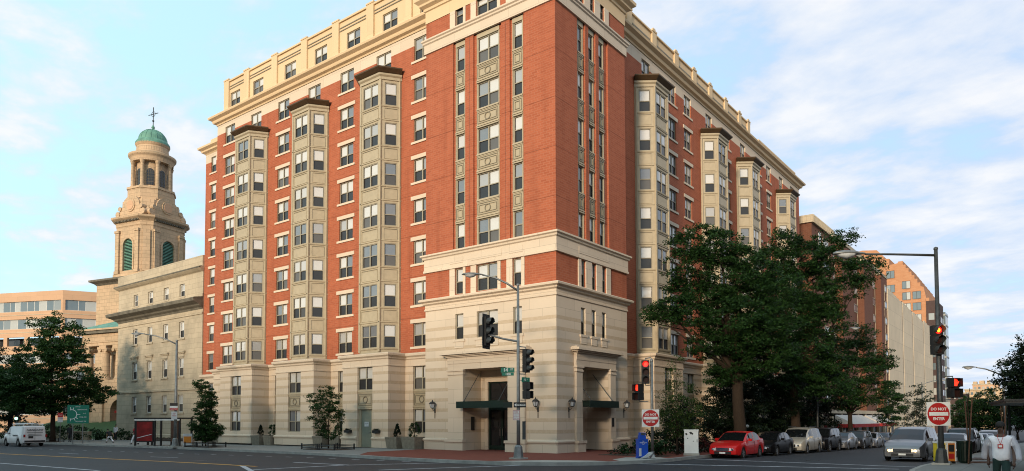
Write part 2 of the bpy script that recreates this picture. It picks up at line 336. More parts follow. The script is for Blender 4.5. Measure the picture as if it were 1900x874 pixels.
    def wall(s, u0, u1, z0, z1, ops, m, d=0., rev=.17, rm=None):
        """wall sheet with rectangular openings (u0,z0,u1,z1) and their reveals"""
        ops = [o for o in ops if o[2] > u0+1e-4 and o[0] < u1-1e-4 and o[3] > z0+1e-4 and o[1] < z1-1e-4]
        us = sorted({u0, u1, *[min(max(x, u0), u1) for o in ops for x in (o[0], o[2])]}); zs = sorted({z0, z1, *[min(max(x, z0), z1) for o in ops for x in (o[1], o[3])]})
        for j in range(len(zs)-1):
            zc = (zs[j]+zs[j+1])/2; run = None
            for i in range(len(us)-1):
                uc = (us[i]+us[i+1])/2; hole = any(o[0] < uc < o[2] and o[1] < zc < o[3] for o in ops)
                if hole:
                    if run is not None: s.poly([(run, d, zs[j]), (us[i], d, zs[j]), (us[i], d, zs[j+1]), (run, d, zs[j+1])], m); run = None
                elif run is None: run = us[i]
            if run is not None: s.poly([(run, d, zs[j]), (us[-1], d, zs[j]), (us[-1], d, zs[j+1]), (run, d, zs[j+1])], m)
        rm = rm or m
        for a, b, c, e in ops:
            b2, e2 = max(b, z0), min(e, z1)
            s.poly([(a, d, b2), (a, d-rev, b2), (a, d-rev, e2), (a, d, e2)], rm); s.poly([(c, d, b2), (c, d, e2), (c, d-rev, e2), (c, d-rev, b2)], rm)
            if b >= z0: s.poly([(a, d, b), (c, d, b), (c, d-rev, b), (a, d-rev, b)], rm)
            if e <= z1: s.poly([(a, d, e), (a, d-rev, e), (c, d-rev, e), (c, d, e)], rm)
    def mesh(s, name, smooth=False):
        me = bpy.data.meshes.new(name); me.from_pydata(s.v, [], s.f)
        for m in s.ms: me.materials.append(MATS[m])
        me.polygons.foreach_set('material_index', s.mi)
        if smooth: me.polygons.foreach_set('use_smooth', [True]*len(s.f))
        me.update(); return me
    def build(s, name, parent=None, smooth=False, fix=True):
        me = s.mesh(name, smooth)
        if fix and len(s.f) < 60000:
            bm = bmesh.new(); bm.from_mesh(me); bmesh.ops.recalc_face_normals(bm, faces=bm.faces); bm.to_mesh(me); bm.free()
        return link(name, me, parent)
def link(name, me, parent=None, loc=None, rz=None):
    o = bpy.data.objects.new(name, me); COL.objects.link(o)
    if parent is not None:
        o.parent = parent
        if parent.type == 'EMPTY' and loc is None and rz is None and parent.get('_abs'): pass
    if loc is not None: o.location = loc
    if rz is not None: o.rotation_euler = (0, 0, rz)
    return o
def tag(o, label=None, cat=None, group=None, kind=None):
    if label: o['label'] = label
    if cat: o['category'] = cat
    if group: o['group'] = group
    if kind: o['kind'] = kind
    return o
def empty(name, label, cat, loc=(0, 0, 0), rz=0., group=None):
    o = bpy.data.objects.new(name, None); COL.objects.link(o); o.location = loc; o.rotation_euler = (0, 0, rz); o.empty_display_size = .2
    return tag(o, label, cat, group)
def struct(o): o['kind'] = 'structure'; return o
def sub(par, name, mb, smooth=False):       # part given in the thing's own local frame
    return mb.build(name, par, smooth)
def sstep(a, b, x): t = min(1, max(0, (x-a)/(b-a))); return t*t*(3-2*t)
def G(x, y):                                # lie of the land
    return -.006*min(120, max(0., -x-10.)) - .018*min(95, max(0., y-3.))*sstep(-25, 0, x)
def inst(me, name, par, x, y, z, rz=0., label=None):
    o = bpy.data.objects.new(name, me); COL.objects.link(o); o.parent = par; o.location = (x, y, z); o.rotation_euler = (0, 0, rz)
    if label: o['label'] = label
    return o
def text_mesh(txt, size, m, ext=.004, bold=0.):
    cu = bpy.data.curves.new('t', 'FONT'); cu.body = txt; cu.size = size; cu.align_x = 'CENTER'; cu.align_y = 'CENTER'; cu.extrude = ext; cu.offset = bold; cu.resolution_u = 3
    ob = bpy.data.objects.new('t', cu); COL.objects.link(ob); dg = bpy.context.evaluated_depsgraph_get(); dg.update()
    me = bpy.data.meshes.new_from_object(ob.evaluated_get(dg)); bpy.data.objects.remove(ob); me.materials.clear(); me.materials.append(MATS[m]); return me
def text(par, txt, size, m, loc, rz=0., ext=.004, bold=0., name='lettering', sxx=1.):
    """upright lettering: its face looks along local -Y turned by rz"""
    o = bpy.data.objects.new(name, text_mesh(txt, size, m, ext, bold)); COL.objects.link(o); o.parent = par; o.location = loc; o.rotation_euler = (R_(90), 0, rz); o.scale = (sxx, 1, 1); return o
# ============================================================ ground
def strip_sheet(name, xs, ys, dz, m, inside=None):
    mb = MB(); idx = {}
    for i in range(len(xs)-1):
        for j in range(len(ys)-1):
            q = [(xs[i], ys[j]), (xs[i+1], ys[j]), (xs[i+1], ys[j+1]), (xs[i], ys[j+1])]
            mb.poly([(x, y, G(x, y)+dz) for x, y in q], m)
    return mb.build(name)
rng = lambda a, b, n: [a+(b-a)*i/n for i in range(n+1)]
xs = [-2500, -900, -400, -200]+rng(-130, 20, 50)+[30, 60, 150, 400, 900, 2500]
ys = [-600, -200, -80]+rng(-40, 100, 56)+[150, 300, 700, 2500]
struct(strip_sheet('road', xs, ys, -.15, 'asphalt'))
def slab(name, poly, m, top=0., kerb=True, dens=2.5, z_extra=0.):
    """pavement slab that follows the ground: triangulated polygon with kerb face"""
    bm = bmesh.new(); vs = [bm.verts.new((x, y, 0)) for x, y in poly]; f = bm.faces.new(vs)
    x0, x1 = min(p[0] for p in poly), max(p[0] for p in poly); y0, y1 = min(p[1] for p in poly), max(p[1] for p in poly)
    for ax, a, b in ((0, x0, x1), (1, y0, y1)):
        st = max(dens, (b-a)/60); t = a+st
        while t < b:
            g = bm.verts[:]+bm.edges[:]+bm.faces[:]; no = (1, 0, 0) if ax == 0 else (0, 1, 0); co = (t, 0, 0) if ax == 0 else (0, t, 0)
            bmesh.ops.bisect_plane(bm, geom=g, plane_co=co, plane_no=no); t += st
    bmesh.ops.triangulate(bm, faces=[f for f in bm.faces if len(f.verts) > 4])
    for v in bm.verts: v.co.z = G(v.co.x, v.co.y)+top
    be = [e for e in bm.edges if e.is_boundary]
    if kerb:
        r = bmesh.ops.extrude_edge_only(bm, edges=be)
        for v in [g for g in r['geom'] if isinstance(g, bmesh.types.BMVert)]: v.co.z -= .22
    bmesh.ops.recalc_face_normals(bm, faces=bm.faces)
    me = bpy.data.meshes.new(name); bm.to_mesh(me); bm.free(); me.materials.append(MATS[m]); return link(name, me)
KL = [(-130, -5.4), (-60, -5.5), (-41, -5.8), (-26.5, -6.1), (-14, -6.9), (-9, -7.6), (-5.5, -8.0), (-.9, -8.2), (2.5, -7.9), (4.6, -7.0), (6.1, -5.4), (7.0, -3.5), (7.4, -1.2), (7.4, 2.0), (7.3, 60), (7.3, 200)]
struct(slab('sidewalk', KL+[(-1, 200), (-1, 30), (-20, 40), (-130, 40)], 'pavement'))
# raised kerb stones
def kerbline(name, path, m='kerb'):
    pts = []
    for i in range(len(path)-1):
        a, b = path[i], path[i+1]; n = max(1, int(math.dist(a, b)/3))
        pts += [(a[0]+(b[0]-a[0])*k/n, a[1]+(b[1]-a[1])*k/n) for k in range(n)]
    pts.append(path[-1]); mb = MB()
    T0 = []
    mb.sweep(pts, [(.02, -.2), (.02, .004), (-.15, .006), (-.15, -.05)], m)
    mb.v = [(x, y, z+G(x, y)) for x, y, z in mb.v]
    return struct(mb.build(name))
kerbline('kerb', KL)
struct(slab('brick_paving', [(-10.2, -5.0), (-8.2, -7.3), (-5.5, -7.8), (-.9, -8.0), (2.5, -7.7), (4.5, -6.8), (5.95, -5.3), (6.85, -3.5), (7.2, -1.2), (7.2, 2.0), (7.1, 22), (3.2, 22), (3.2, 9.), (0, 9), (-10.5, 2)], 'pavers', top=.005, kerb=False))
KR = [(18.3, 200), (18.2, 60), (18.1, 4), (17.9, 0), (17.95, -3), (18.6, -7), (20.5, -11), (24, -15), (60, -17)]
struct(slab('sidewalk', [(60, 200)]+KR, 'pavement')); kerbline('kerb', KR)
# pale concrete kerb ramps
for pl in ([(1.6, -8.0), (3.2, -5.9), (5.3, -4.9), (6.3, -5.0), (4.5, -6.95), (2.5, -7.8)], [(5.6, -3.6), (5.2, -1.6), (6.6, -.6), (7.35, -1.2), (6.95, -3.5), (6.5, -4.5)]):
    struct(slab('kerb_ramp', pl, 'concrete', top=.012, kerb=False))
# painted road markings
def marks(lines, m, name):
    for a, b, w in lines:
        n = max(1, int(math.dist(a, b)/3)); dx, dy = b[0]-a[0], b[1]-a[1]; L = math.hypot(dx, dy); px, py = -dy/L*w/2, dx/L*w/2
        mb = MB()
        for k in range(n):
            p, q = (a[0]+dx*k/n, a[1]+dy*k/n), (a[0]+dx*(k+1)/n, a[1]+dy*(k+1)/n)
            mb.poly([(x+s*px, y+s*py, G(x, y)-.144) for (x, y), s in ((p, 1), (p, -1), (q, -1), (q, 1))], m)
        struct(mb.build(name))
marks([((-90, -19.4), (-6.0, -15.05), .22)], 'yellow_paint', 'yellow_line')
marks([((-60, -21.9), (-9.0, -20.4), .16), ((-7.0, -15.15), (-3.4, -16.9), .22), ((-7.3, -12.2), (-3.4, -12.0), .16), ((-4.3, -16.3), (-3.5, -12.2), .2), ((-3.4, -12.1), (.7, -5.8), .16), ((.2, -13.4), (3.3, -7.3), .2),
       ((-31.3, -13.9), (-28, -13.9), .12), ((-19.6, -13.3), (-17, -13.0), .12), ((-45, -14.4), (-42, -14.4), .12),
       ((7.4, 1.7), (17.6, 1.25), .2), ((7.0, -3.5), (17.2, -.55), .22)], 'road_white', 'white_line')
marks([((-43.7+1.75*i, -11.6+.13*i), (-43.1+1.75*i, -11.6+.13*i), .12) for i in range(24)], 'road_white', 'white_line')

# ============================================================ the corner apartment building
B = empty('apartment_building', 'ten storey red brick and cream stone apartment building filling the street corner', 'building')
DL, DR = 1.4, -1.45
ST = 2.885; SILL = [6.97+ST*k for k in range(8)]; WH = 1.63
KH = (5.62, 6.55)                                   # stone cornice over the two storey base
# -- window objects. local: x right, y inwards, z up, origin at sill centre on the wall face
def window_mesh(w, h, pair, frame='taupe_frame', rev=.15, up='pane_upper', lo='pane_lower', glass=True, f=.055):
    mb = MB(); g = MB()
    x0, x1 = -w/2, w/2
    mb.box(x0, rev-.07, 0, x0+f, rev+.02, h, frame); mb.box(x1-f, rev-.07, 0, x1, rev+.02, h, frame)
    mb.box(x0+f, rev-.07, 0, x1-f, rev+.02, f, frame); mb.box(x0+f, rev-.07, h-f, x1-f, rev+.02, h, frame)
    cells = [(x0+f, x1-f)]
    if pair: c = .05; mb.box(-c, rev-.065, f, c, rev+.02, h-f, frame); cells = [(x0+f, -c), (c, x1-f)]
    mid = h*.49
    for a, b in cells:
        mb.box(a, rev-.055, mid-.03, b, rev+.02, mid+.03, frame)
        for z0, z1, dd, m in ((f, mid-.03, .0, lo), (mid+.03, h-f, .012, up)):
            q = .028
            mb.box(a, rev-.035, z0, a+q, rev+.012, z1, 'dark_frame'); mb.box(b-q, rev-.035, z0, b, rev+.012, z1, 'dark_frame')
            (g if glass else mb).poly([(a+q, rev+.004-dd, z0), (b-q, rev+.004-dd, z0), (b-q, rev+.004-dd, z1), (a+q, rev+.004-dd, z1)], m)
    return mb, g
_wc = {}
def wmesh(w, h, pair, **k):
    key = (round(w, 2), round(h, 2), pair, tuple(sorted(k.items())))
    if key not in _wc:
        a, g = window_mesh(w, h, pair, **k); sm = MB(); sm.box(-w/2-.22, -.07, -.16, w/2+.22, 0.0, -.005, 'stone_plain'); lm = MB(); lm.box(-w/2-.22, -.06, h+.0, w/2+.22, 0.0, h+.27, 'stone_plain')
        _wc[key] = (a.mesh('window'), g.mesh('glass'), sm.mesh('sill'), lm.mesh('lintel'))
    return _wc[key]
def put_window(side, u, z, w, h, pair, d=0., sill=True, lint=True, par=B, plane=None, **k):
    P = plane if plane is not None else (DL if side == 'L' else DR)
    f, g, s, l = wmesh(w, h, pair, **k)
    loc = (u, P-d, z) if side == 'L' else (P+d, u, z); rz = 0 if side == 'L' else R_(90)
    o = inst(f, 'window', par, *loc, rz); inst(g, 'glass', o, 0, 0, 0)
    if sill: inst(s, 'sill', o, 0, 0, 0)
    if lint: inst(l, 'lintel', o, 0, 0, 0)
    return o
STUFF = MB()                                        # the smaller windows past the hundredth
def stuff_window(side, u, z, w, h, pair, d=0., sill=True, lint=True, plane=None, **k):
    P = plane if plane is not None else (DL if side == 'L' else DR); T = TL(P-d) if side == 'L' else TR(P+d)
    a, g = window_mesh(w, h, pair, glass=False, **k)
    if sill: a.box(-w/2-.22, -.07, -.16, w/2+.22, 0, -.005, 'stone_plain')
    if lint: a.box(-w/2-.22, -.06, h, w/2+.22, 0, h+.27, 'stone_plain')
    b = len(STUFF.v); STUFF.v += [T(u+x, -y, z+zz) for x, y, zz in a.v]
    for fc, mi in zip(a.f, a.mi): STUFF.f.append(tuple(b+i for i in fc)); STUFF.mi.append(STUFF._m(a.ms[mi]))
LW = [-36.65, -28.45, -20.25, -12.15]; LB = [-32.5, -24.3, -16.1]          # single window columns, bay centres (left street)
RW = [18.8, 21.8, 30.7, 39.4, 42.65, 51.1]; RB = [14.3, 26.35, 34.9, 46.9]
def op(u, z, w, h): return (u-w/2, z, u+w/2, z+h)
# left facade wall
ops = [op(u, SILL[k], 1.6, WH) for u in LW for k in range(8)]+[op(u, SILL[7], 1.6, WH) for u in LB]
ops += [op(u, z, 1.6, h) for u in LW for z, h in ((1.0, 4.65),)]
mb = MB(TL(DL)); mb.wall(-38.8, -10.36, 6.5, 28.3, ops, 'brick'); mb.sw = 0
mbR = MB(TR(DR)); opsR = [op(u, SILL[k], 1.4, WH) for u in RW for k in range(8)]+[op(u, SILL[7], 1.4, WH) for u in RB]+[op(u, 1.0, 1.4, 4.65) for u in RW]
mbR.wall(8.3, 53.8, 6.5, 28.3, opsR, 'brick')
for a in (mb, mbR): pass
mb.v += []; base = len(mb.v); mb.v += mbR.v
for f_, m_ in zip(mbR.f, mbR.mi): mb.f.append(tuple(base+i for i in f_)); mb.mi.append(mb._m(mbR.ms[m_]))
T = mb.T; mb.T = ID
mb.poly([(-38.8, 1.4, 0), (-38.8, 16, 0), (-38.8, 16, 29), (-38.8, 1.4, 29)], 'brick')           # west end above the wing
mb.poly([(DR, 53.8, 0), (-14, 53.8, 0), (-14, 53.8, 29), (DR, 53.8, 29)], 'brick')
mb.poly([(-14, 53.8, 0), (-14, 16, 0), (-14, 16, 29), (-14, 53.8, 29)], 'brick'); mb.poly([(-14, 16, 0), (-47, 16, 0), (-47, 16, 29), (-14, 16, 29)], 'brick')
mb.build('brick_wall', B, fix=False)
# cream upper zone (top half of the top row of windows)
mb = MB(TL(DL)); mb.wall(-38.8, -10.36, 28.3, 29.35, ops, 'stone_plain'); mb.T = TR(DR); mb.wall(8.3, 53.8, 28.3, 29.35, opsR, 'stone_plain')
mb.build('upper_stone_band', B, fix=False)
# cream drops beside the windows are part of the band; main cornice
CP = [(.0, 29.2), (.06, 29.2), (.10, 29.32), (.30, 29.40), (.34, 29.50), (.36, 29.62), (.62, 29.76), (.66, 29.90), (.60, 29.98), (-.1, 30.06), (-.1, 30.45), (-.6, 30.5)]
mb = MB(); mb.sweep([(-38.8, 16), (-38.8, 1.4), (-10.36, 1.4)], CP, 'stucco'); mb.sweep([(DR, 8.3), (DR, 53.8), (-14, 53.8)], CP, 'stucco'); mb.build('main_cornice', B)
# attic storey
AL, AR = 2.0, -2.75
aops = [op(u, 30.95, 1.6, 1.3) for u in (-36.9, -33.2, -28.45, -24.3, -20.25, -16.1, -12.15)]
mb = MB(TL(AL)); mb.wall(-38.5, -9, 30.4, 33.35, aops, 'stucco')
mb.T = TR(AR); mb.wall(8, 40.5, 30.4, 33.0, [], 'stucco')
mb.T = ID; mb.poly([(-38.5, 2, 30.4), (-38.5, 12, 30.4), (-38.5, 12, 33.35), (-38.5, 2, 33.35)], 'stucco'); mb.poly([(AR, 40.5, 30.4), (-12, 40.5, 30.4), (-12, 40.5, 33), (AR, 40.5, 33)], 'stucco')
mb.poly([(-38.5, 12, 30.4), (-12, 12, 30.4), (-12, 12, 33.1), (-38.5, 12, 33.1)], 'stucco'); mb.poly([(-12, 12, 30.4), (-12, 40.5, 30.4), (-12, 40.5, 33.1), (-12, 12, 33.1)], 'stucco')
mb.poly([(-38.5, 2, 33.2), (-2.8, 2, 33.2), (-2.8, 12, 33.2), (-38.5, 12, 33.2)], 'roof_gravel'); mb.poly([(-12, 12, 32.9), (-2.8, 12, 32.9), (-2.8, 40.5, 32.9), (-12, 40.5, 32.9)], 'roof_gravel')
mb.poly([(-38.8, 1.4, 30.3), (-2, 1.4, 30.3), (-2, 16, 30.3), (-38.8, 16, 30.3)], 'roof_gravel'); mb.poly([(-14, 16, 30.3), (-1.45, 16, 30.3), (-1.45, 53.8, 30.3), (-14, 53.8, 30.3)], 'roof_gravel')
att = mb.build('attic_storey', B, fix=False)
for u in (-36.9, -33.2, -28.45, -24.3, -20.25, -16.1, -12.15): inst(wmesh(1.6, 1.3, True)[0], 'window', att, u, AL, 30.95); inst(wmesh(1.6, 1.3, True)[1], 'window_glass', att, u, AL, 30.95)
mb = MB(TL(AL))
for u in (-38.2, -34.9, -30.6, -26.4, -22.3, -18.2, -14.1, -10.6): mb.box(u-.40, .003, 30.4, u+.40, .14, 33.52, 'stucco'); mb.box(u-.44, -.1, 33.52, u+.44, .18, 33.64, 'stucco')
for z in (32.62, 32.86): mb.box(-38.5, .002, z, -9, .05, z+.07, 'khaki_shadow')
mb.box(-38.7, -.15, 33.35, -9, .12, 33.5, 'stucco')
mb.T = TR(AR)
for u in (9.9, 14, 18.2, 22.4, 26.2, 29.9, 33.8, 37.6, 40.2): mb.box(u-.38, .003, 30.4, u+.38, .14, 33.15, 'stucco'); mb.box(u-.42, -.1, 33.15, u+.42, .18, 33.28, 'stucco'); mb.box(u-.2, 0, 33.28, u+.2, .14, 33.45, 'stucco')
for u0, u1 in ((10.5, 13.4), (14.6, 17.6), (18.8, 21.8), (23, 25.6), (26.8, 29.3), (30.5, 33.2), (34.4, 37.), (38.1, 39.7)):
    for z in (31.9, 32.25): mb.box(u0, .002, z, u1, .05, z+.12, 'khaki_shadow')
mb.box(8, -.15, 33., 40.7, .12, 33.12, 'stucco')
mb.build('pilaster_band', att)
mb = MB(); mb.sweep([(DR-.35, 40.5), (DR-.35, 53.4), (-13.6, 53.4)], [(0, 30.3), (.0, 31.0), (.1, 31.05), (.1, 31.2), (-.3, 31.2), (-.3, 30.3)], 'stucco'); mb.build('parapet', B)
# recessed west wing
mb = MB(TL(4.6)); wo = [op(-45.1, SILL[k], .95, WH) for k in range(8)]+[op(-45.1, 1., .95, 4.65)]
mb.wall(-46.6, -38.8, 6.5, 28.3, wo, 'brick'); mb.wall(-46.6, -38.8, 28.3, 29.35, wo, 'stone_plain'); mb.wall(-46.6, -38.8, 0, 6.5, wo, 'stone')
mb.T = ID; mb.poly([(-46.6, 4.6, 0), (-46.6, 16, 0), (-46.6, 16, 29.4), (-46.6, 4.6, 29.4)], 'brick'); mb.poly([(-46.6, 4.6, 29.4), (-38.8, 4.6, 29.4), (-38.8, 16, 29.4), (-46.6, 16, 29.4)], 'roof_gravel')
mb.sweep([(-46.6, 16), (-46.6, 4.6), (-38.8, 4.6)], [(.0, 29.2), (.10, 29.32), (.34, 29.45), (.36, 29.6), (.62, 29.76), (.62, 29.95), (-.3, 30.0), (-.3, 30.9), (-.6, 30.9)], 'stucco')
mb.sweep([(-46.6, 16), (-46.6, 4.6), (-38.8, 4.6)], [(0, 5.6), (.06, 5.7), (.06, 6.1), (.25, 6.3), (.25, 6.5), (0, 6.55)], 'stone_plain')
mb.build('wing_wall', B, fix=False)
# -- the two storey stone base
PW = 2.4; PD = 1.6
def base_side(T, u0, u1, cols, piers, w, wp, door=None):
    mb = MB(T); o = [op(u, 1.0, w, 4.65) for u in cols]
    segs = []; a = u0
    for p in piers: segs.append((a, p-PW)); a = p+PW
    segs.append((a, u1))
    for a, b in segs: mb.wall(a, b, .0, 6.5, o, 'stone', rev=.2)
    for p in piers:
        zz = (0., 5.65) if p == door else (1.0, 4.65)
        oo = [(p-wp/2, zz[0], p+wp/2, zz[0]+zz[1] if p != door else 5.65)]
        mb.wall(p-PW, p+PW, 0., 6.5, oo, 'stone', d=PD, rev=.2)
        mb.poly([(p-PW, 0, 0), (p-PW, PD, 0), (p-PW, PD, 6.5), (p-PW, 0, 6.5)], 'stone'); mb.poly([(p+PW, 0, 0), (p+PW, PD, 0), (p+PW, PD, 6.5), (p+PW, 0, 6.5)], 'stone')
        mb.poly([(p-PW, 0, 6.5), (p+PW, 0, 6.5), (p+PW, PD, 6.5), (p-PW, PD, 6.5)], 'stone_plain')
    return mb
mb = base_side(TL(DL), -38.8, -10.36, LW, LB, 1.6, 1.6, door=LB[2]); mb.build('stone_base', B, fix=False)
mb = base_side(TR(DR), 8.3, 53.8, RW, RB, 1.4, 1.4); mb.build('stone_base', B, fix=False)
KPF = [(0, 5.6), (.05, 5.62), (.05, 5.72), (.02, 5.74), (.02, 6.08), (.10, 6.14), (.12, 6.24), (.26, 6.34), (.28, 6.47), (.24, 6.52), (-.1, 6.58)]
def pier_path(u0, u1, piers, T):
    p = [(u0, 0)]
    for c in piers: p += [(c-PW, 0), (c-PW, PD), (c+PW, PD), (c+PW, 0)]
    p.append((u1, 0)); return [T(u, d, 0)[:2] for u, d in p]
pl = [(-38.8, 4.6)]+pier_path(-38.8, -10.36, LB, TL(DL)); pr = pier_path(8.3, 53.8, RB, TR(DR))
MOULD = [(0, .50), (.02, .52), (.10, .54), (.13, .60), (.13, .66), (.08, .72), (0, .75)]
FOOT = [(0, 0), (.07, .0), (.07, .52), (0, .54)]
mb = MB(); mb.sweep(pl, KPF, 'stone_plain'); mb.sweep(pr, KPF, 'stone_plain'); mb.build('base_cornice', B)
# foot moulding, broken at the door pier
da, db = -16.1-.8, -16.1+.8
i0 = [i for i, p in enumerate(pl) if abs(p[0]-(-18.5)) < .01 and p[1] < 0][0]
mb = MB()
for path in (pl[:i0+1]+[(da, -.2)], [(db, -.2)]+pl[i0+1:], pr): mb.sweep(path, MOULD, 'stone_plain'); mb.sweep([(x, y) for x, y in path], FOOT, 'stone')
mb.build('base_moulding', B)
# windows and metal panels of the base
def spandrel(w, h, kind='wide'):
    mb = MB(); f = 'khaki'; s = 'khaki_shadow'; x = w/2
    mb.box(-x, .02, 0, x, .14, h, f)
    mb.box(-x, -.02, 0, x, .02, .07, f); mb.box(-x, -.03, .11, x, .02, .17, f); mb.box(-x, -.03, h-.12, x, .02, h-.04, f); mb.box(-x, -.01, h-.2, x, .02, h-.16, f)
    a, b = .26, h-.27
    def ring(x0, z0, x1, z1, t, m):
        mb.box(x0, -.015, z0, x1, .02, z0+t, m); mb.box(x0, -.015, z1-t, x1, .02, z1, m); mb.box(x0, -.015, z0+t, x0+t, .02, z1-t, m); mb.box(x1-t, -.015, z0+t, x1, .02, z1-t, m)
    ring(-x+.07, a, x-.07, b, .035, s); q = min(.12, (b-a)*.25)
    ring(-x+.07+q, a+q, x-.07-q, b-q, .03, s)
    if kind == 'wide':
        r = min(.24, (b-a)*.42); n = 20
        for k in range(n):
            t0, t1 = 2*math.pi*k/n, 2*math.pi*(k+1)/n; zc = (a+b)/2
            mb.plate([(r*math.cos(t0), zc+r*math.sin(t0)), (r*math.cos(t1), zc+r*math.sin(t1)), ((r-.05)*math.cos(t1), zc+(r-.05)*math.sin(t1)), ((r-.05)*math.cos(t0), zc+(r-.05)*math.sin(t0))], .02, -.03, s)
    return mb
_sp = {}
def put_panel(side, u, z, w, h, plane, d=0., kind='wide', par=B):
    key = (w, round(h, 2), kind)
    if key not in _sp: _sp[key] = spandrel(w, h, kind).mesh('spandrel_panel')
    loc = (u, plane-d, z) if side == 'L' else (plane+d, u, z)
    return inst(_sp[key], 'spandrel_panel', par, *loc, 0 if side == 'L' else R_(90))
for side, cols, piers, plane in (('L', LW, LB, DL), ('R', RW, RB, DR)):
    for lst, dd, w in ((cols, 0., 1.6 if side == 'L' else 1.4), (piers, PD, 1.6 if side == 'L' else 1.4)):
        for u in lst:
            isdoor = side == 'L' and lst is piers and u == LB[2]
            fn = put_window if (side == 'L' or u < 16) else stuff_window
            fn(side, u, 4.0, w, 1.65, True, d=dd-.05, sill=False, lint=False, plane=plane)
            put_panel(side, u, 2.66, w, 1.34, plane, d=dd-.05)
            if not isdoor: fn(side, u, 1.0, w, 1.66, True, d=dd-.05, sill=False, lint=False, plane=plane)
dr = MB(TL(-.05)); dr.box(-16.1-.8, -.12, 0, -16.1-.55, .0, 2.66, 'khaki'); dr.box(-16.1+.55, -.12, 0, -16.1+.8, 0, 2.66, 'khaki'); dr.box(-16.1-.55, -.1, .02, -16.1+.55, -.05, 2.62, 'door_paint'); dr.box(-16.65, -.12, 2.62, -15.55, 0, 2.66, 'khaki')
dr.box(-16.1-.42, -.05, .1, -16.1+.42, -.045, 2.5, 'door_paint')
d_o = dr.build('side_door', B); h = MB(TL(-.05)); h.tube([(-15.68, -.05, 1.05), (-15.68, .03, 1.05), (-15.8, .03, 1.05)], .02, 'steel'); h.build('handle', d_o)
h = MB(TL(-.05)); h.box(-16.32, -.044, 1.45, -15.88, -.03, 1.78, 'paper'); h.build('notice', d_o)
text(d_o, 'PARKING', .085, 'sign_black', (-16.1, -.017, 1.66)); text(d_o, 'ONLY', .07, 'sign_black', (-16.1, -.017, 1.56))

# -- floors of windows on the flat walls
n_w = 0
for i, u in enumerate(LW):
    for k in range(8): (stuff_window if i == 0 and k < 3 else put_window)('L', u, SILL[k], 1.6, WH, True, sill=True, lint=(k < 7))
for u in LB: put_window('L', u, SILL[7], 1.6, WH, True, lint=False)
for k in range(8): stuff_window('L', -45.1, SILL[k], .95, WH, False, lint=(k < 7), plane=4.6)
for z, h in ((1.0, 1.66), (4.0, 1.65)): stuff_window('L', -45.1, z, .95, h, False, sill=False, lint=False, plane=4.6)
for i, u in enumerate(RW):
    for k in range(8): stuff_window('R', u, SILL[k], 1.4, WH, True, lint=(k < 7))
for u in RB: stuff_window('R', u, SILL[7], 1.4, WH, True, lint=False)

# -- projecting metal bays
BPR = 1.22                                            # projection
def bay_mesh():
    """local: x right, y inwards (wall plane at y=0), front at y=-BPR"""
    mb = MB(); wf, wb = 1.03, 1.9
    path = [(-wb, 0), (-wf, -BPR), (wf, -BPR), (wb, 0)]
    top = 26.28
    ang = math.atan2(BPR, wb-wf); L = math.hypot(BPR, wb-wf)
    faces = [TROT(0, -BPR, 0.), TROT(wf+(wb-wf)/2, -BPR/2, ang), TROT(-wf-(wb-wf)/2, -BPR/2, -ang)]
    for fi, Tt in enumerate(faces):
        W2 = wf if fi == 0 else L/2; ww = 1.6 if fi == 0 else .86
        mb.T = Tt; oo = [op(0, SILL[k], ww, WH) for k in range(7)]
        mb.wall(-W2, W2, 6.6, top, oo, 'khaki', rev=.10)
        for k in range(7):
            z = SILL[k]
            if k < 6:                                 # sunk apron panel between storeys
                a, b = z+WH+.27, z+ST-.22
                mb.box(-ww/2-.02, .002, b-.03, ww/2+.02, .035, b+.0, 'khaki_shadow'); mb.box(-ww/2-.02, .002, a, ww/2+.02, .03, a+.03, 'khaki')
                mb.box(-ww/2-.05, .002, a, -ww/2-.02, .03, b, 'khaki'); mb.box(ww/2+.02, .002, a, ww/2+.05, .03, b, 'khaki')
    mb.T = ID
    for k in range(7):
        z = SILL[k]
        mb.sweep(path, [(0, z-.13), (.05, z-.12), (.07, z-.05), (0, z-.03)], 'khaki_shadow' if k == 99 else 'khaki')
        if k < 6: mb.sweep(path, [(0, z+WH+.14), (.05, z+WH+.15), (.05, z+WH+.21), (0, z+WH+.22)], 'khaki')
    # corner posts
    for x in (-wf, wf): mb.box(x-.09, -BPR-.05, 6.7, x+.09, -BPR+.06, top, 'khaki')
    for x in (-wb+.06, wb-.06): mb.box(x-.07, -.16, 6.7, x+.07, -.02, top, 'khaki')
    mb.sweep(path, [(0, top-.2), (.08, top-.18), (.08, top), (.18, top+.1), (.2, top+.22), (.05, top+.24)], 'khaki')
    roof = MB()
    roof.sweep([(-wb, .0)]+path[1:3]+[(wb, 0)], [(.1, top+.24), (.2, top+.28), (.32, top+.38), (.46, top+.50), (.48, top+.58), (.42, top+.60), (-.6, top+.68)], 'bronze_roof')
    roof.poly([(-1.7, 0, top+.67), (1.7, 0, top+.67), (.9, -BPR+.4, top+.67), (-.9, -BPR+.4, top+.67)], 'bronze_roof')
    return mb.mesh('bay_window'), roof.mesh('hood'), [(0, -BPR, 0), (wf+(wb-wf)/2, -BPR/2, ang), (-wf-(wb-wf)/2, -BPR/2, -ang)]
bm_, hood, spots = bay_mesh()
w_front, w_side = window_mesh(1.6, WH, True, rev=.10, glass=False)[0].mesh('window'), window_mesh(.86, WH, False, rev=.10, glass=False)[0].mesh('window')
for side, us in (('L', LB), ('R', RB)):
    for u in us:
        loc = (u, DL, 0) if side == 'L' else (DR, u, 0)
        b = inst(bm_, 'bay_window', B, *loc, 0 if side == 'L' else R_(90)); inst(hood, 'hood', b, 0, 0, 0)
        for si, (x, y, a) in enumerate(spots):
            for k in range(7): inst(w_front if si == 0 else w_side, 'window', b, x, y, SILL[k], a)

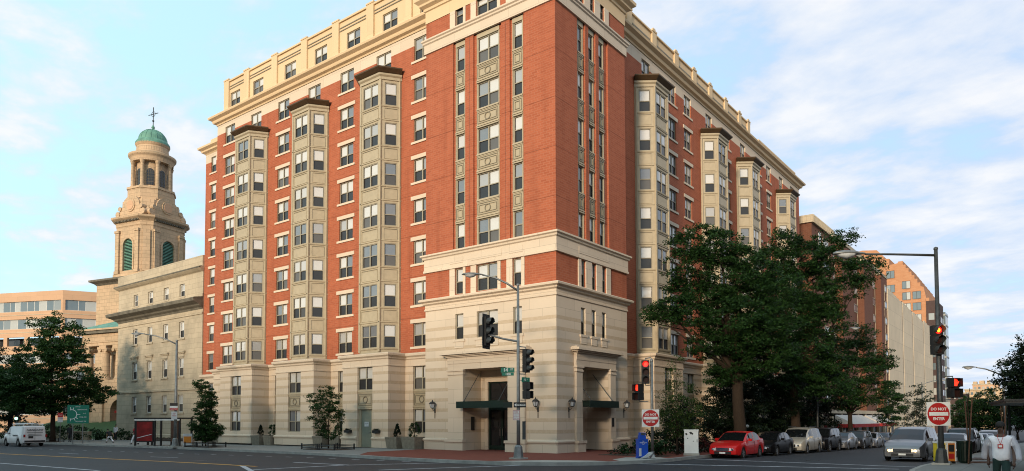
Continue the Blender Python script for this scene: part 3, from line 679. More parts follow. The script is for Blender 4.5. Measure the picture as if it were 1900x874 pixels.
# -- corner pavilion
PL, PR = -10.36, 8.3
CL = [(-7.385, .68, False), (-5.1, 1.68, True), (-2.78, .66, False)]; CR = [(2.87, .52, False), (4.1, .52, False), (5.32, .52, False)]
LZ = (-7.93, -2.26); RZ = (2.38, 6.05)                # recessed strip zones
def pav(T, u0, u1, cols, zone, ent):
    mb = MB(T)
    o = [op(u, SILL[k], w, WH) for u, w, _ in cols for k in (0, 1, 7)]
    # ground stone with entrance opening
    eo = [(ent[0], -.01, ent[1], 5.05)]
    mb.wall(u0, u1, 0, 9.1, o+eo, 'stone', rev=.2)
    mb.wall(u0, u1, 9.1, 11.6, o, 'brick')
    # brick shaft: slightly recessed strip zone
    strips = [(u-w/2-.07, 12.62, u+w/2+.07, 26.3) for u, w, _ in cols]
    mb.wall(u0, zone[0], 12.6, 26.3, [], 'brick'); mb.wall(zone[1], u1, 12.6, 26.3, [], 'brick')
    mb.wall(zone[0], zone[1], 12.6, 26.3, strips, 'brick', d=-.12, rev=.1)
    for u in zone: mb.poly([(u, 0, 12.6), (u, -.12, 12.6), (u, -.12, 26.3), (u, 0, 26.3)], 'brick')
    mb.wall(u0, u1, 26.3, 29.4, o, 'brick')
    return mb
EL = (-6.95, -3.41); ER = (2.5, 5.8)
mb = pav(TL(0), PL, 0, CL, LZ, EL); mb.build('pavilion_wall', B, fix=False)
mb = pav(TR(0), 0, PR, CR, RZ, ER)
mb.T = ID; mb.poly([(PL, 0, 0), (PL, 4, 0), (PL, 4, 34), (PL, 0, 34)], 'brick'); mb.poly([(0, PR, 0), (-4, PR, 0), (-4, PR, 34), (0, PR, 34)], 'brick')
mb.build('pavilion_wall', B, fix=False)
# pilaster strips between the window columns
mb = MB()
for T, xs_, in ((TL(0), [(-6.9, -6.22), (-3.98, -3.32)]), (TR(0), [(3.28, 3.68), (4.52, 4.9)])):
    mb.T = T
    for a, b in xs_: mb.box(a, -.12, 12.6, b, -.002, 26.3, 'brick'); mb.box((a+b)/2-.0, -.003, 12.6, (a+b)/2+.02, .0, 26.3, 'brick_dark')
mb.build('brick_pilaster', B)
pp = [(PL, 4), (PL, 0), (0, 0), (0, PR), (-4, PR)]
def pband(name, prof, m='stone_plain'): mb = MB(); mb.sweep(pp, prof, m); return mb.build(name, B)
pband('stone_band', [(0, 9.0), (.06, 9.02), (.06, 9.12), (.03, 9.14), (.03, 9.36), (.16, 9.44), (.18, 9.52), (.34, 9.6), (.36, 9.7), (.3, 9.75), (-.02, 9.8)])
pband('stone_band', [(0, 11.5), (.12, 11.52), (.12, 11.66), (.08, 11.68), (.08, 12.36), (.16, 12.42), (.18, 12.52), (.28, 12.58), (.28, 12.68), (-.15, 12.74)])
pband('stone_band', [(0, 26.2), (.10, 26.22), (.10, 26.8), (.18, 26.86), (.18, 26.96), (.26, 27.02), (.26, 27.12), (-.02, 27.2)])
pband('stone_band', [(0, 28.32), (.04, 28.32), (.04, 29.1), (.12, 29.14), (.14, 29.3), (.36, 29.42), (.38, 29.55), (.60, 29.72), (.62, 29.92), (.5, 30.0), (-.4, 30.1), (-.4, 33.4), (-.2, 33.5), (-.2, 33.8), (-.7, 33.9)], 'stucco')
mb = MB(); mb.poly([(PL, 0, 33.8), (0, 0, 33.8), (0, PR, 33.8), (PL, PR, 33.8)], 'roof_gravel'); mb.build('pavilion_roof', B)
mb = MB()
for q in ([(PL, 4), (PL, 0), (-8.3, 0)], [(-2.05, 0), (0, 0), (0, 1.75)], [(0, 6.55), (0, PR), (-4, PR)]): mb = MB(); mb.sweep(q, MOULD, 'stone_plain'); mb.sweep(q, FOOT, 'stone'); mb.build('base_moulding', B)
# stone pilasters beside the windows of the two stone-trimmed rows
mb = MB()
for T, cols, pls in ((TL(0), CL, [(-8.18, -7.73), (-7.04, -6.84), (-6.4, -5.96), (-4.25, -4.02), (-3.56, -3.12), (-2.45, -2.22)]), (TR(0), CR, [(2.29, 2.6), (3.14, 3.83), (4.37, 5.05), (5.59, 6.13)])):
    mb.T = T
    for a, b in pls:
        for z0, z1 in ((9.78, 11.5), (27.18, 28.32)): mb = MB(T); mb.box(a, .0, z0, b, .06, z1, 'stone_plain'); mb.build('window_surround', B)
    for a, b, z in [(u-w/2-.15, u+w/2+.15, SILL[0]) for u, w, _ in cols]: mb = MB(T); mb.box(a, 0, z-.14, b, .07, z, 'stone_plain'); mb.box(a+.1, 0, z-.55, b-.1, .035, z-.14, 'stone_plain'); mb.build('window_sill', B)
for T, u0, u1 in ((TL(0), -8.1, -7.0), (TL(0), -6.3, -3.9), (TL(0), -3.35, -2.3), (TR(0), 2.3, 5.9)):
    mb = MB(T); mb.box(u0, .08, 11.82, u1, .10, 12.24, 'stone_plain'); mb.build('stone_tablet', B)
# windows and panels of the pavilion
for side, cols, T in (('L', CL, 0), ('R', CR, 0)):
    for u, w, pr_ in cols:
        for k in (0, 1, 7): put_window(side, u, SILL[k], w, WH, pr_, sill=False, lint=False, plane=0)
        for k in range(2, 7):
            put_window(side, u, SILL[k], w, WH, pr_, d=-.08, sill=False, lint=False, plane=0)
            if k < 6: put_panel(side, u, SILL[k]+WH, w+.1, ST-WH, 0, d=-.06, kind='wide' if pr_ else 'narrow')
        mm_ = MB(TL(0) if side == 'L' else TR(0))
        for s_ in (-1, 1): a = u+s_*(w/2+.035); mm_.box(a-.035, -.2, 12.62, a+.035, -.10, 26.3, 'khaki')
        mm_.box(u-w/2-.07, -.2, SILL[6]+WH, u+w/2+.07, -.08, 26.3, 'khaki'); mm_.build('strip_frame', B)
tag(STUFF.build('window', B, fix=False), kind='stuff')
# -- entrances
def entrance(T, a, b, oa, ob, door):
    """a,b opening; oa,ob outer pier edges"""
    mb = MB(T); D = 1.6
    # recess
    mb.poly([(a, -.2, 0), (a, -D, 0), (a, -D, 5.05), (a, -.2, 5.05)], 'stone'); mb.poly([(b, -.2, 0), (b, -D, 0), (b, -D, 5.05), (b, -.2, 5.05)], 'stone'); mb.poly([(a, -.2, 5.05), (b, -.2, 5.05), (b, -D, 5.05), (a, -D, 5.05)], 'stone_plain')
    mb.wall(a, b, 0, 5.05, [(door[0], -.01, door[1], 4.3)], 'stone', d=-D, rev=.15)
    for x0, x1 in ((oa, a), (b, ob)):
        mb.box(x0, .0, .0, x1, .16, 4.72, 'stone_plain'); mb.box(x0-.05, .0, 4.72, x1+.05, .21, 4.82, 'stone_plain'); mb.box(x0-.02, .0, 4.82, x1+.02, .18, 4.95, 'stone_plain'); mb.box(x0-.08, 0, 4.95, x1+.08, .24, 5.05, 'stone_plain')
        mb.box(x0-.1, .0, 0, x1+.1, .30, .52, 'stone'); mb.box(x0-.14, 0, .52, x1+.14, .36, .68, 'stone_plain')
    mb.box(oa-.03, .0, 5.052, ob+.03, .17, 5.42, 'stone_plain'); mb.box(oa-.03, 0, 5.42, ob+.03, .2, 5.82, 'stone_plain')
    mb.box(oa-.1, 0, 5.82, ob+.1, .3, 5.9, 'stone_plain'); mb.box(oa-.25, 0, 5.9, ob+.25, .42, 5.98, 'stone_plain'); mb.box(oa-.4, 0, 5.98, ob+.4, .58, 6.12, 'stone_plain'); mb.box(oa-.3, 0, 6.12, ob+.3, .4, 6.2, 'stone_plain')
    mb.box(door[0]-.22, -D, 0, door[0], -D+.06, 4.52, 'stone_plain'); mb.box(door[1], -D, 0, door[1]+.22, -D+.06, 4.52, 'stone_plain'); mb.box(door[0], -D, 4.3, door[1], -D+.06, 4.52, 'stone_plain')
    e = mb.build('entrance', B, fix=False)
    g = MB(T); x0, x1 = door; c = (x0+x1)/2; Y = -D-.13
    g.poly([(x0, Y-.02, 0), (x1, Y-.02, 0), (x1, Y-.02, 4.3), (x0, Y-.02, 4.3)], 'pane_dark')
    for p0, p1 in ((x0, x0+.1), (x1-.1, x1), (c-.1, c-.01), (c+.01, c+.1)): g.box(p0, Y-.01, 0, p1, Y+.05, 4.3 if p0 in (x0, x1-.1) else 2.55, 'green_metal')
    for z0, z1 in ((0, .28), (2.5, 2.78), (3.1, 3.16), (4.22, 4.3)): g.box(x0+.1, Y-.01, z0, x1-.1, Y+.04, z1, 'green_metal')
    for s_ in (-1, 1): g.box(c+s_*.5-.18, Y, 1.45, c+s_*.5+.18, Y+.005, 1.85, 'black_metal')
    dd = g.build('entrance_door', e)
    h_ = MB(T)
    for s_ in (-.1, .1): h_.tube([(c+s_, Y+.05, .85), (c+s_, Y+.12, .9), (c+s_, Y+.12, 1.35), (c+s_, Y+.05, 1.4)], .02, 'chrome', 6)
    h_.build('door_pull', e)
    cn = MB(T); cn.box(a-.02, -.9, 2.68, b+.02, .62, 2.98, 'green_metal'); cn.box(a-.08, .62, 2.62, b+.08, .70, 3.03, 'green_metal'); cn.box(a-.08, -.2, 2.98, a, .62, 3.03, 'green_metal'); cn.box(b, .17, 2.98, b+.08, .62, 3.03, 'green_metal')
    for x in (a+.4, b-.4): cn.tube([(x, .55, 3.0), (x, -.9, 4.75)], .022, 'steel_dark', 6); cn.lathe((x, .5, 2.98), [(.06, 0), (.06, .1), (0, .12)], 'steel_dark', 8)
    cn.build('canopy', e)
    ib = MB(T); ib.box(oa+.02 if T(0, 0, 0)[0] == 0 and False else a+.0, -.9, 1.25, a+.06, -.6, 2.1, 'black_metal'); ib.build('intercom', e)
entrance(TL(0), *EL, -8.2, -2.15, (-6.35, -4.25)); entrance(TR(0), *ER, 1.85, 6.45, (3.1, 5.2))
# black plate by the right entrance
mb = MB(TR(0)); mb.box(5.92, .16, 1.45, 6.15, .19, 2.0, 'black_metal'); mb.build('intercom', B)
# wall flower boxes beside the side door
for u in (-17.6, -14.6):
    pass
# ============================================================ limestone rectory beside it
def place_box(mb, x0, y0, x1, y1, z0, z1, m, top='roof_gravel'):
    mb.poly([(x0, y0, z0), (x0, y1, z0), (x0, y1, z1), (x0, y0, z1)], m); mb.poly([(x1, y0, z0), (x1, y1, z0), (x1, y1, z1), (x1, y0, z1)], m)
    mb.poly([(x0, y1, z0), (x1, y1, z0), (x1, y1, z1), (x0, y1, z1)], m); mb.poly([(x0, y0, z1), (x1, y0, z1), (x1, y1, z1), (x0, y1, z1)], top)
LS = empty('limestone_building', 'weathered pale limestone four storey building between the red brick building and the church', 'building')
T = TL(4.5); cols = [-61.35, -57.85, -54.3, -50.85]
rows = [(15.0, 1.35, 1.1), (10.6, 1.75, 1.1), (6.55, 1.95, 1.1), (2.75, 1.85, 1.1)]
oo = [op(u, z, w, h) for z, h, w in rows for u in cols]
mb = MB(T); mb.wall(-65.7, -46.62, -1, 18.3, oo, 'limestone', rev=.25); mb.T = ID; place_box(mb, -65.7, 4.5, -46.62, 24, -1, 18.3, 'limestone'); mb.build('wall', LS, fix=False)
q = [(-65.7, 24), (-65.7, 4.5), (-46.6, 4.5)]
mb = MB(); mb.sweep(q, [(0, 13.3), (.1, 13.5), (.35, 13.65), (.45, 13.8), (1.0, 14.05), (1.05, 14.35), (.9, 14.45), (0, 14.6)], 'soot_stone'); mb.sweep(q, [(.0, 14.58), (.06, 14.6), (.06, 14.9), (0, 14.95)], 'limestone')
mb.build('cornice', LS)
mb = MB(); mb.sweep(q, [(0, 17.2), (.2, 17.32), (.42, 17.5), (.42, 17.68), (.1, 17.75), (.1, 18.85), (-.4, 18.9)], 'limestone'); mb.sweep(q, [(.43, 17.52), (.46, 17.6), (.43, 17.69), (.12, 17.765)], 'soot_stone'); mb.build('parapet', LS)
mb = MB(); mb.sweep(q, [(0, 12.75), (.09, 12.8), (.09, 12.95), (0, 13.0)], 'limestone'); mb.sweep(q, [(0, 5.0), (.14, 5.06), (.14, 5.24), (0, 5.3)], 'limestone'); mb.sweep(q, [(0, -.5), (.15, -.5), (.15, .35), (0, .45)], 'limestone'); mb.build('string_course', LS)
for u in cols:
    for i, (z, h, w) in enumerate(rows):
        wm_ = wmesh(w, h, False, frame='white_frame', rev=.22, f=.09); o = inst(wm_[0], 'window', LS, u, 4.5, z); inst(wm_[1], 'glass', o, 0, 0, 0)
        s = MB(); s.box(-.75, -.1, -.18, .75, .0, -.003, 'limestone'); inst(s.mesh('sill'), 'sill', o, 0, 0, 0)
        if i == 2: s = MB(); s.box(-.7, -.06, h+.1, .7, 0, h+.45, 'limestone'); s.box(-.85, -.14, h+.45, .85, 0, h+.58, 'limestone'); s.box(-.95, -.22, h+.58, .95, 0, h+.72, 'limestone'); inst(s.mesh('window_hood'), 'window_hood', o, 0, 0, 0)

# ============================================================ church: tower and portico
TH = R_(12.7)
CH = empty('church', 'classical stone church with green copper dome tower and columned portico', 'church', (-100.85, 24.6, 0), TH)
def octo(w, c): h = w/2; return [(-h+c, -h), (h-c, -h), (h, -h+c), (h, h-c), (h-c, h), (-h+c, h), (-h, h-c), (-h, -h+c)]
W1 = 8.6; ch = 1.35
mb = MB(); fs = [(0, 0.), (90, 0.), (180, 0.), (270, 0.)]
hw = W1/2-ch
for a, _ in fs:
    t = R_(a); mb.T = TROT((W1/2)*math.sin(t), -(W1/2)*math.cos(t), t)
    n = 14; r = 1.18; zc = 31.1; z0 = 26.4; z1 = 34.4
    mb.poly([(-hw, 0, z0), (-r, 0, z0), (-r, 0, z1), (-hw, 0, z1)], 'tower_stone'); mb.poly([(r, 0, z0), (hw, 0, z0), (hw, 0, z1), (r, 0, z1)], 'tower_stone'); mb.poly([(-r, 0, z0), (r, 0, z0), (r, 0, 26.9), (-r, 0, 26.9)], 'tower_stone')
    for k in range(n):
        a0, a1 = math.pi*k/n, math.pi*(k+1)/n; p0, p1 = (r*math.cos(a0), zc+r*math.sin(a0)), (r*math.cos(a1), zc+r*math.sin(a1))
        mb.poly([(p0[0], 0, p0[1]), (p0[0], 0, z1), (p1[0], 0, z1), (p1[0], 0, p1[1])], 'tower_stone'); mb.poly([(p0[0], 0, p0[1]), (p0[0], -.5, p0[1]), (p1[0], -.5, p1[1]), (p1[0], 0, p1[1])], 'tower_stone')
        q0, q1 = (1.28*p0[0], zc+1.28*(p0[1]-zc)), (1.28*p1[0], zc+1.28*(p1[1]-zc)); mb.plate([p0, p1, q1, q0], 0, .1, 'tower_stone')
    for s_ in (-1, 1): mb.poly([(s_*r, 0, 26.9), (s_*r, -.5, 26.9), (s_*r, -.5, zc), (s_*r, 0, zc)], 'tower_stone'); mb.box(min(s_*r, s_*r*1.28), 0, 26.9, max(s_*r, s_*r*1.28), .1, zc, 'tower_stone')
    for s_ in (-1, 1): mb.box(s_*(hw-.55)-.42, 0, 26.6, s_*(hw-.55)+.42, .28, 33.3, 'tower_stone'); mb.box(s_*(hw-.55)-.55, 0, 33.3, s_*(hw-.55)+.55, .42, 33.7, 'tower_stone'); mb.box(s_*(hw-.55)-.55, 0, 26.4, s_*(hw-.55)+.55, .4, 26.9, 'tower_stone')
    t2 = t+R_(45); rr = math.hypot(W1/2, W1/2-ch)*math.cos(math.atan2(W1/2-ch, W1/2)-R_(45)) ; mb.T = TROT(rr*math.sin(t2), -rr*math.cos(t2), t2); c2 = ch/math.sqrt(2)
    mb.poly([(-c2, 0, 26.4), (c2, 0, 26.4), (c2, 0, 34.4), (-c2, 0, 34.4)], 'tower_stone'); mb.box(-.55, 0, 26.6, .55, .25, 33.5, 'tower_stone')
mb.T = ID
mb.prism(octo(W1+.6, ch), 25.6, 26.4, 'tower_stone'); mb.build('bell_stage', CH, fix=False)
for a, _ in fs:
    lv = MB(); t = R_(a); lv.T = TROT((W1/2)*math.sin(t), -(W1/2)*math.cos(t), t)
    lv.plate([(-1.17, 26.9), (1.17, 26.9), (1.17, 31.1)]+[(1.17*math.cos(R_(x)), 31.1+1.17*math.sin(R_(x))) for x in range(15, 180, 15)]+[(-1.17, 31.1)], -.5, -.45, 'dark_frame')
    for k in range(21):
        z = 27.0+.25*k; x = 1.15 if z < 31.1 else math.sqrt(max(0, 1.15**2-(z-31.1)**2))
        if x > .1: lv.box(-x, -.42, z, x, -.2, z+.10, 'copper')
    lv.build('louvre', CH)
SQ = lambda w: [(w/2, w/2), (-w/2, w/2), (-w/2, -w/2), (w/2, -w/2)]
def ocs(mb, w, c, prof, m): mb.sweep(octo(w, c), prof, m, closed=True)
mb = MB(); ocs(mb, W1, ch, [(0, 34.3), (.1, 34.4), (.1, 35.0), (.3, 35.2), (.8, 35.6), (.85, 35.9), (.3, 36.05), (0, 36.1), (-1.5, 36.2)], 'tower_stone')
for a, _ in fs:
    t = R_(a); mb.T = TROT((W1/2)*math.sin(t), -(W1/2)*math.cos(t), t)
    for k in range(17): mb.box(-hw+.05+k*(2*hw-.3)/16, .1, 35.05, -hw+.25+k*(2*hw-.3)/16, .5, 35.35, 'soot_stone')
mb.T = ID; mb.build('cornice', CH)
# scrolled stage above the cornice
mb = MB(); mb.prism(octo(7.4, 1.3), 36.0, 38.9, 'tower_stone'); mb.prism(octo(6.6, 1.5), 38.9, 39.5, 'tower_stone')
for a, _ in fs:
    t = R_(a); mb.T = TROT(3.5*math.sin(t), -3.5*math.cos(t), t)
    arch = [(2.1*math.cos(R_(x)), 37.9+1.75*math.sin(R_(x))) for x in range(0, 181, 15)]
    mb.plate([(2.9, 36.1), (2.5, 37.3)]+arch+[(-2.5, 37.3), (-2.9, 36.1)], -.2, .45, 'tower_stone')
    mb.plate([(1.1*math.cos(R_(x)), 38.0+1.1*math.sin(R_(x))) for x in range(0, 360, 20)], .45, .6, 'tower_stone'); mb.plate([(.8*math.cos(R_(x)), 38.0+.8*math.sin(R_(x))) for x in range(0, 360, 20)], .6, .66, 'office_stone')
    for s_ in (-1, 1):
        for zz, rr in ((36.7, .5), (37.6, .38)): mb.tube([(s_*(3.1 if zz < 37 else 2.6), -.1, zz), (s_*(3.1 if zz < 37 else 2.6), .6, zz)], rr, 'tower_stone', 12)
    t2 = t+R_(45); mb.T = TROT(4.1*math.sin(t2), -4.1*math.cos(t2), t2); mb.tube([(0, 0, 36.1), (0, 0, 36.9), (0, 0, 37.6), (0, 0, 38.1)], [.45, .62, .3, .05], 'tower_stone', 10)
mb.T = ID; mb.build('scroll_stage', CH)
mb = MB(); mb.prism(octo(6.9, 1.9), 39.3, 41.2, 'tower_stone'); mb.prism(octo(7.2, 2), 41.0, 41.35, 'tower_stone')
mb.lathe((0, 0, 0), [(2.45, 41.3), (2.45, 46.0)], 'tower_stone', 32); mb.build('lantern_drum', CH)
for k in range(8):
    t = 2*math.pi*(k+.5)/8+R_(0); c = MB(); c.T = lambda x, y, z, t=t: (x+3.05*math.cos(t), y+3.05*math.sin(t), z)
    c.lathe((0, 0, 0), [(.42, 41.35), (.42, 41.6), (.31, 41.7), (.27, 45.4), (.33, 45.5), (.42, 45.9), (.45, 46.0)], 'tower_stone', 12); c.build('column', CH)
    t3 = 2*math.pi*k/8; w_ = MB(TROT(2.47*math.cos(t3), 2.47*math.sin(t3), t3+R_(90)))
    ar = [(-.55, 41.9), (.55, 41.9), (.55, 44.2)]+[(.55*math.cos(R_(x)), 44.2+.55*math.sin(R_(x))) for x in range(20, 180, 20)]+[(-.55, 44.2)]
    w_.plate(ar, -.12, .03, 'pane_dark')
    for x in (-.28, 0, .28): w_.box(x-.03, .03, 41.9, x+.03, .06, 44.6, 'soot_stone')
    for z in (42.4, 42.9, 43.4, 43.9, 44.4): w_.box(-.55, .03, z, .55, .055, z+.04, 'soot_stone')
    w_.build('arched_window', CH)
mb = MB(); mb.lathe((0, 0, 0), [(2.4, 45.9), (3.3, 45.95), (3.35, 46.3), (3.45, 46.6), (3.75, 47.0), (3.78, 47.3), (3.3, 47.55), (2.7, 47.7), (2.6, 47.75), (2.5, 48.9), (2.65, 49.1), (2.75, 49.4), (2.6, 49.5)], 'tower_stone', 40, )
mb.build('entablature', CH, smooth=False)
mb = MB(); dm = [(2.75, 49.35), (2.72, 49.7), (2.45, 50.1)]+[(2.28*math.cos(R_(x)), 50.1+2.15*math.sin(R_(x))) for x in range(0, 86, 8)]+[(.15, 52.4), (.3, 52.7), (.12, 53.1), (0, 53.2)]
mb.lathe((0, 0, 0), dm, 'copper', 36)
for k in range(16):
    t = 2*math.pi*k/16; mb.tube([(2.3*math.cos(R_(x))*math.cos(t), 2.3*math.cos(R_(x))*math.sin(t), 50.1+2.17*math.sin(R_(x))) for x in range(0, 86, 14)], .05, 'copper', 5)
mb.build('dome', CH)
mb = MB(); mb.tube([(0, 0, 53), (0, 0, 56.3)], .07, 'steel_dark', 6); mb.tube([(-1.2, 0, 55.1), (1.2, 0, 55.1)], .06, 'steel_dark', 6); mb.lathe((0, 0, 53.9), [(0, -.18), (.16, -.1), (.18, 0), (.16, .1), (0, .18)], 'steel_dark', 10)
mb.T = lambda x, y, z: (x, y, z); n = 16
for k in range(n): a0, a1 = 2*math.pi*k/n, 2*math.pi*(k+1)/n; mb.tube([(.45*math.cos(a0), 0, 55.1+.45*math.sin(a0)), (.45*math.cos(a1), 0, 55.1+.45*math.sin(a1))], .04, 'steel_dark', 5, cap=False)
mb.build('cross', CH)
# tower base and nave
mb = MB(); mb.box(-6.4, -5.2, -2, 5.6, 6, 25.2, 'tower_stone'); mb.sweep([(-6.4, 6), (-6.4, -5.2), (5.6, -5.2), (5.6, 6)], [(0, 24.6), (.3, 24.9), (.9, 25.2), (.9, 25.5), (-.5, 25.62)], 'soot_stone'); mb.prism(octo(10.5, 1.2), 25.15, 25.7, 'tower_stone'); mb.build('tower_base', CH)
# portico: its own frame u along the front, right end behind the rectory
px, py = -82.0, 12.0
cB, sB = math.cos(-TH), math.sin(-TH); lx = (px+100.85)*cB-(py-24.6)*sB; ly = (px+100.85)*sB+(py-24.6)*cB
TP = lambda u, d, z: (lx+u, ly-d, z)
mb = MB(TP); mb.box(-7.6, -.6, 12.55, 2, .55, 13.0, 'tower_stone'); mb.box(-7.7, -.6, 13.0, 2, .65, 14.3, 'tower_stone'); mb.box(-7.6, -9, 12.55, 2, -8.6, 14.3, 'tower_stone'); mb.box(-8.1, -9, 14.3, 2, 1.1, 14.7, 'soot_stone'); mb.box(-8.3, -9, 14.7, 2, 1.3, 14.95, 'tower_stone'); mb.build('portico_entablature', CH)
mb = MB(TP); v = [(-8.3, 1.3, 14.95), (2, 1.3, 14.95), (2, -9, 14.95), (-8.3, -9, 14.95)]; mb.poly([v[0], v[1], (2, -5, 17.6), (-1.5, -5, 17.6)], 'copper'); mb.poly([v[0], (-1.5, -5, 17.6), v[3]], 'copper'); mb.poly([v[3], (-1.5, -5, 17.6), (2, -5, 17.6), v[2]], 'copper'); mb.build('copper_roof', CH)
for u, d in ((-6.9, 0), (-3.25, 0), (-.4, 0), (-6.9, -4), (-5.4, -8), (-2, -4.)):
    c = MB(TP); c.lathe((u, d, 0), [(.72, 7.6), (.72, 7.85), (.6, 8.0), (.56, 8.2), (.49, 11.7), (.55, 11.8), (.6, 12.0)], 'tower_stone', 18); c.box(u-.75, d-.6, 12.0, u+.75, d+.6, 12.55, 'tower_stone')
    for s_ in (-.62, .62): c.tube([(u+s_, d-.62, 11.95), (u+s_, d+.62, 11.95)], .3, 'tower_stone', 12)
    c.build('column', CH)
mb = MB(TP); mb.box(-4.9, -8.5, 7.5, -1, -3, 12.5, 'office_stone'); mb.box(-7.8, -9, 6.9, 2, 1, 7.6, 'tower_stone'); mb.box(-7.9, -9, 6.2, 2, 1.2, 6.9, 'tower_stone')
mb.build('balcony', CH)
mb = MB(TP); r = 1.75; zc = 3.1; uc = .35; n = 12   # arched doorway in the lower wall
mb.poly([(-7.7, .6, -2), (uc-r, .6, -2), (uc-r, .6, 6.2), (-7.7, .6, 6.2)], 'tower_stone'); mb.poly([(uc+r, .6, -2), (4, .6, -2), (4, .6, 6.2), (uc+r, .6, 6.2)], 'tower_stone')
for k in range(n):
    a0, a1 = math.pi*k/n, math.pi*(k+1)/n; p0, p1 = (uc+r*math.cos(a0), zc+r*math.sin(a0)), (uc+r*math.cos(a1), zc+r*math.sin(a1))
    mb.poly([(p0[0], .6, p0[1]), (p0[0], .6, 6.2), (p1[0], .6, 6.2), (p1[0], .6, p1[1])], 'tower_stone'); mb.poly([(p0[0], .6, p0[1]), (p0[0], -.5, p0[1]), (p1[0], -.5, p1[1]), (p1[0], .6, p1[1])], 'tower_stone')
for s_ in (-1, 1): mb.poly([(uc+s_*r, .6, -2), (uc+s_*r, -.5, -2), (uc+s_*r, -.5, zc), (uc+s_*r, .6, zc)], 'tower_stone')
mb.box(-7.7, -9, -2, -7.5, .59, 6.2, 'tower_stone'); mb.box(-3.3, .6, -2, -2.7, .9, 6.2, 'tower_stone'); mb.box(-6.6, .6, -2, -6.0, .9, 6.2, 'tower_stone'); mb.build('lower_wall', CH, fix=False)
mb = MB(TP); mb.box(uc-r, -.6, -2, uc+r, -.5, 5.0, 'dark_frame'); mb.box(uc-r, -.5, -2, uc-.08, -.42, 3.0, 'canvas_red'); mb.box(uc+.08, -.5, -2, uc+r, -.42, 3.0, 'rust_brown'); mb.box(uc-r, -.5, 3.0, uc+r, -.1, 3.3, 'canvas_red'); mb.build('red_door', CH)

# ============================================================ office block at the far left
OF = empty('office_building', 'long tan office block with ribbon windows behind the church', 'office building', (-161.7, 33.1, 0), R_(37.7)); OF.scale = (1, 1, 1.015)
# two faces meeting at the corner: left face slightly turned, right face turned the other way
def office_face(ang, L, sgn, prefix):
    T = TROT(0, 0, ang) if sgn > 0 else TROT(-L*math.cos(ang), -L*math.sin(ang), ang)
    fl = [(29.8, 27.4, 25.0-.6), (25.6, 23.3, 0), (21.4, 19.3, 0), (17.4, 15.2, 0), (13.4, 11.2, 0), (9.4, 7.2, 0), (5.4, 3.2, 0)]
    mb = MB(T); bounds = [32.0]+[z for f in fl for z in f[:2]]+[-2]; oo = []
    for i in range(0, len(bounds)-1, 2): mb.poly([(0, 0, bounds[i+1]), (L, 0, bounds[i+1]), (L, 0, bounds[i]), (0, 0, bounds[i])], 'office_stone')
    for i in range(7):
        zt, zb = fl[i][:2]; mb.poly([(0, 0, zt), (L, 0, zt), (L, -.4, zt), (0, -.4, zt)], 'office_stone'); mb.poly([(0, 0, zb), (L, 0, zb), (L, -.4, zb), (0, -.4, zb)], 'office_stone')
        mb.box(0, .0, zb-.9, L, .05, zb-.75, 'limestone')
        for u in (0.25, L-.25): mb.box(u-.25, -.5, zb, u+.25, -.0, zt, 'office_stone')
        if i == 2:
            for u in np.arange(0, L, 6.2): mb.box(u-.55, -.5, zb, u+.55, -.0, zt, 'office_stone')
    mb.build('facade', OF, fix=False)
    for i in range(7):
        zt, zb = fl[i][:2]; g = MB(T); u = .5; rr = random.Random(i*7+int(L)); dp = -.35 if i != 2 else -2.4
        while u < L-.5:
            w = rr.choice((1.5, 2.1, 2.1, 2.6)); e = min(L-.5, u+w); g.poly([(u+.06, dp, zb+.1), (e-.06, dp, zb+.1), (e-.06, dp, zt-.1), (u+.06, dp, zt-.1)], 'pane_office' if i != 2 else 'pane_dark'); u = e
        g.box(.3, dp-.06, zb, L-.3, dp-.01, zt, 'white_frame'); g.build('ribbon_window', OF, fix=False)
office_face(R_(-14), 60, -1, 'l'); office_face(R_(27), 40, 1, 'r')
a1, a2 = R_(-14), R_(27); c1 = (-60*math.cos(a1), -60*math.sin(a1)); c2 = (40*math.cos(a2), 40*math.sin(a2))
mb = MB(); mb.poly([(*c1, 31.9), (0, 0, 31.9), (*c2, 31.9), (c2[0]-10, c2[1]+40, 31.9), (c1[0], c1[1]+40, 31.9)], 'roof_gravel'); mb.poly([(*c1, -2), (c1[0], c1[1]+40, -2), (c1[0], c1[1]+40, 32), (*c1, 32)], 'office_stone'); mb.poly([(*c2, -2), (c2[0]-10, c2[1]+40, -2), (c2[0]-10, c2[1]+40, 32), (*c2, 32)], 'office_stone')
mb.build('roof', OF, fix=False)

# ============================================================ street to the right: brown brick block, concrete block, orange block
BR = empty('brown_brick_building', 'dark brown brick apartment block with ridged cream roof edge and projecting bays', 'building')
mb = MB(); Y0, Y1, X1 = 58.5, 107.0, -1.3; ZT = 26.3
bays = [(74, 81), (88, 94.5), (101.7, 107)]
mb.box(-20, Y0, -3, -2.2, Y1, ZT, 'brick_brown')
mb.box(-2.2, Y0, -3, X1, 68.8, ZT, 'brick_brown')
for a, b in bays: mb.box(-2.2, a, -3, X1, b, ZT+.4, 'brick_brown')
mb.box(-6, 68.8, ZT, -2.25, Y1-1, ZT+1.2, 'brick_brown')
mb.build('wall', BR)
mb = MB(); e = .25
mb.box(-20, Y0-e, ZT, X1+e, 68.8+e, ZT+.95, 'limestone')
for k in range(int((X1+20)/.45)): x = -20+k*.45; mb.box(x, Y0-e-.08, ZT, x+.2, Y0-e, ZT+.95, 'limestone')
for k in range(int(10.3/.45)): y = Y0+k*.45; mb.box(X1+e, y, ZT, X1+e+.08, y+.2, ZT+.95, 'limestone')
for a, b in bays: mb.box(-2.5, a-.1, ZT+.4, X1+.1, b+.1, ZT+.75, 'limestone')
mb.box(-6.2, 68.9, ZT+1.2, -2.1, Y1-.8, ZT+1.9, 'limestone'); mb.build('roof_edge', BR)
Tb = TR(X1)
for a in (59.0, 60.0):
    pass
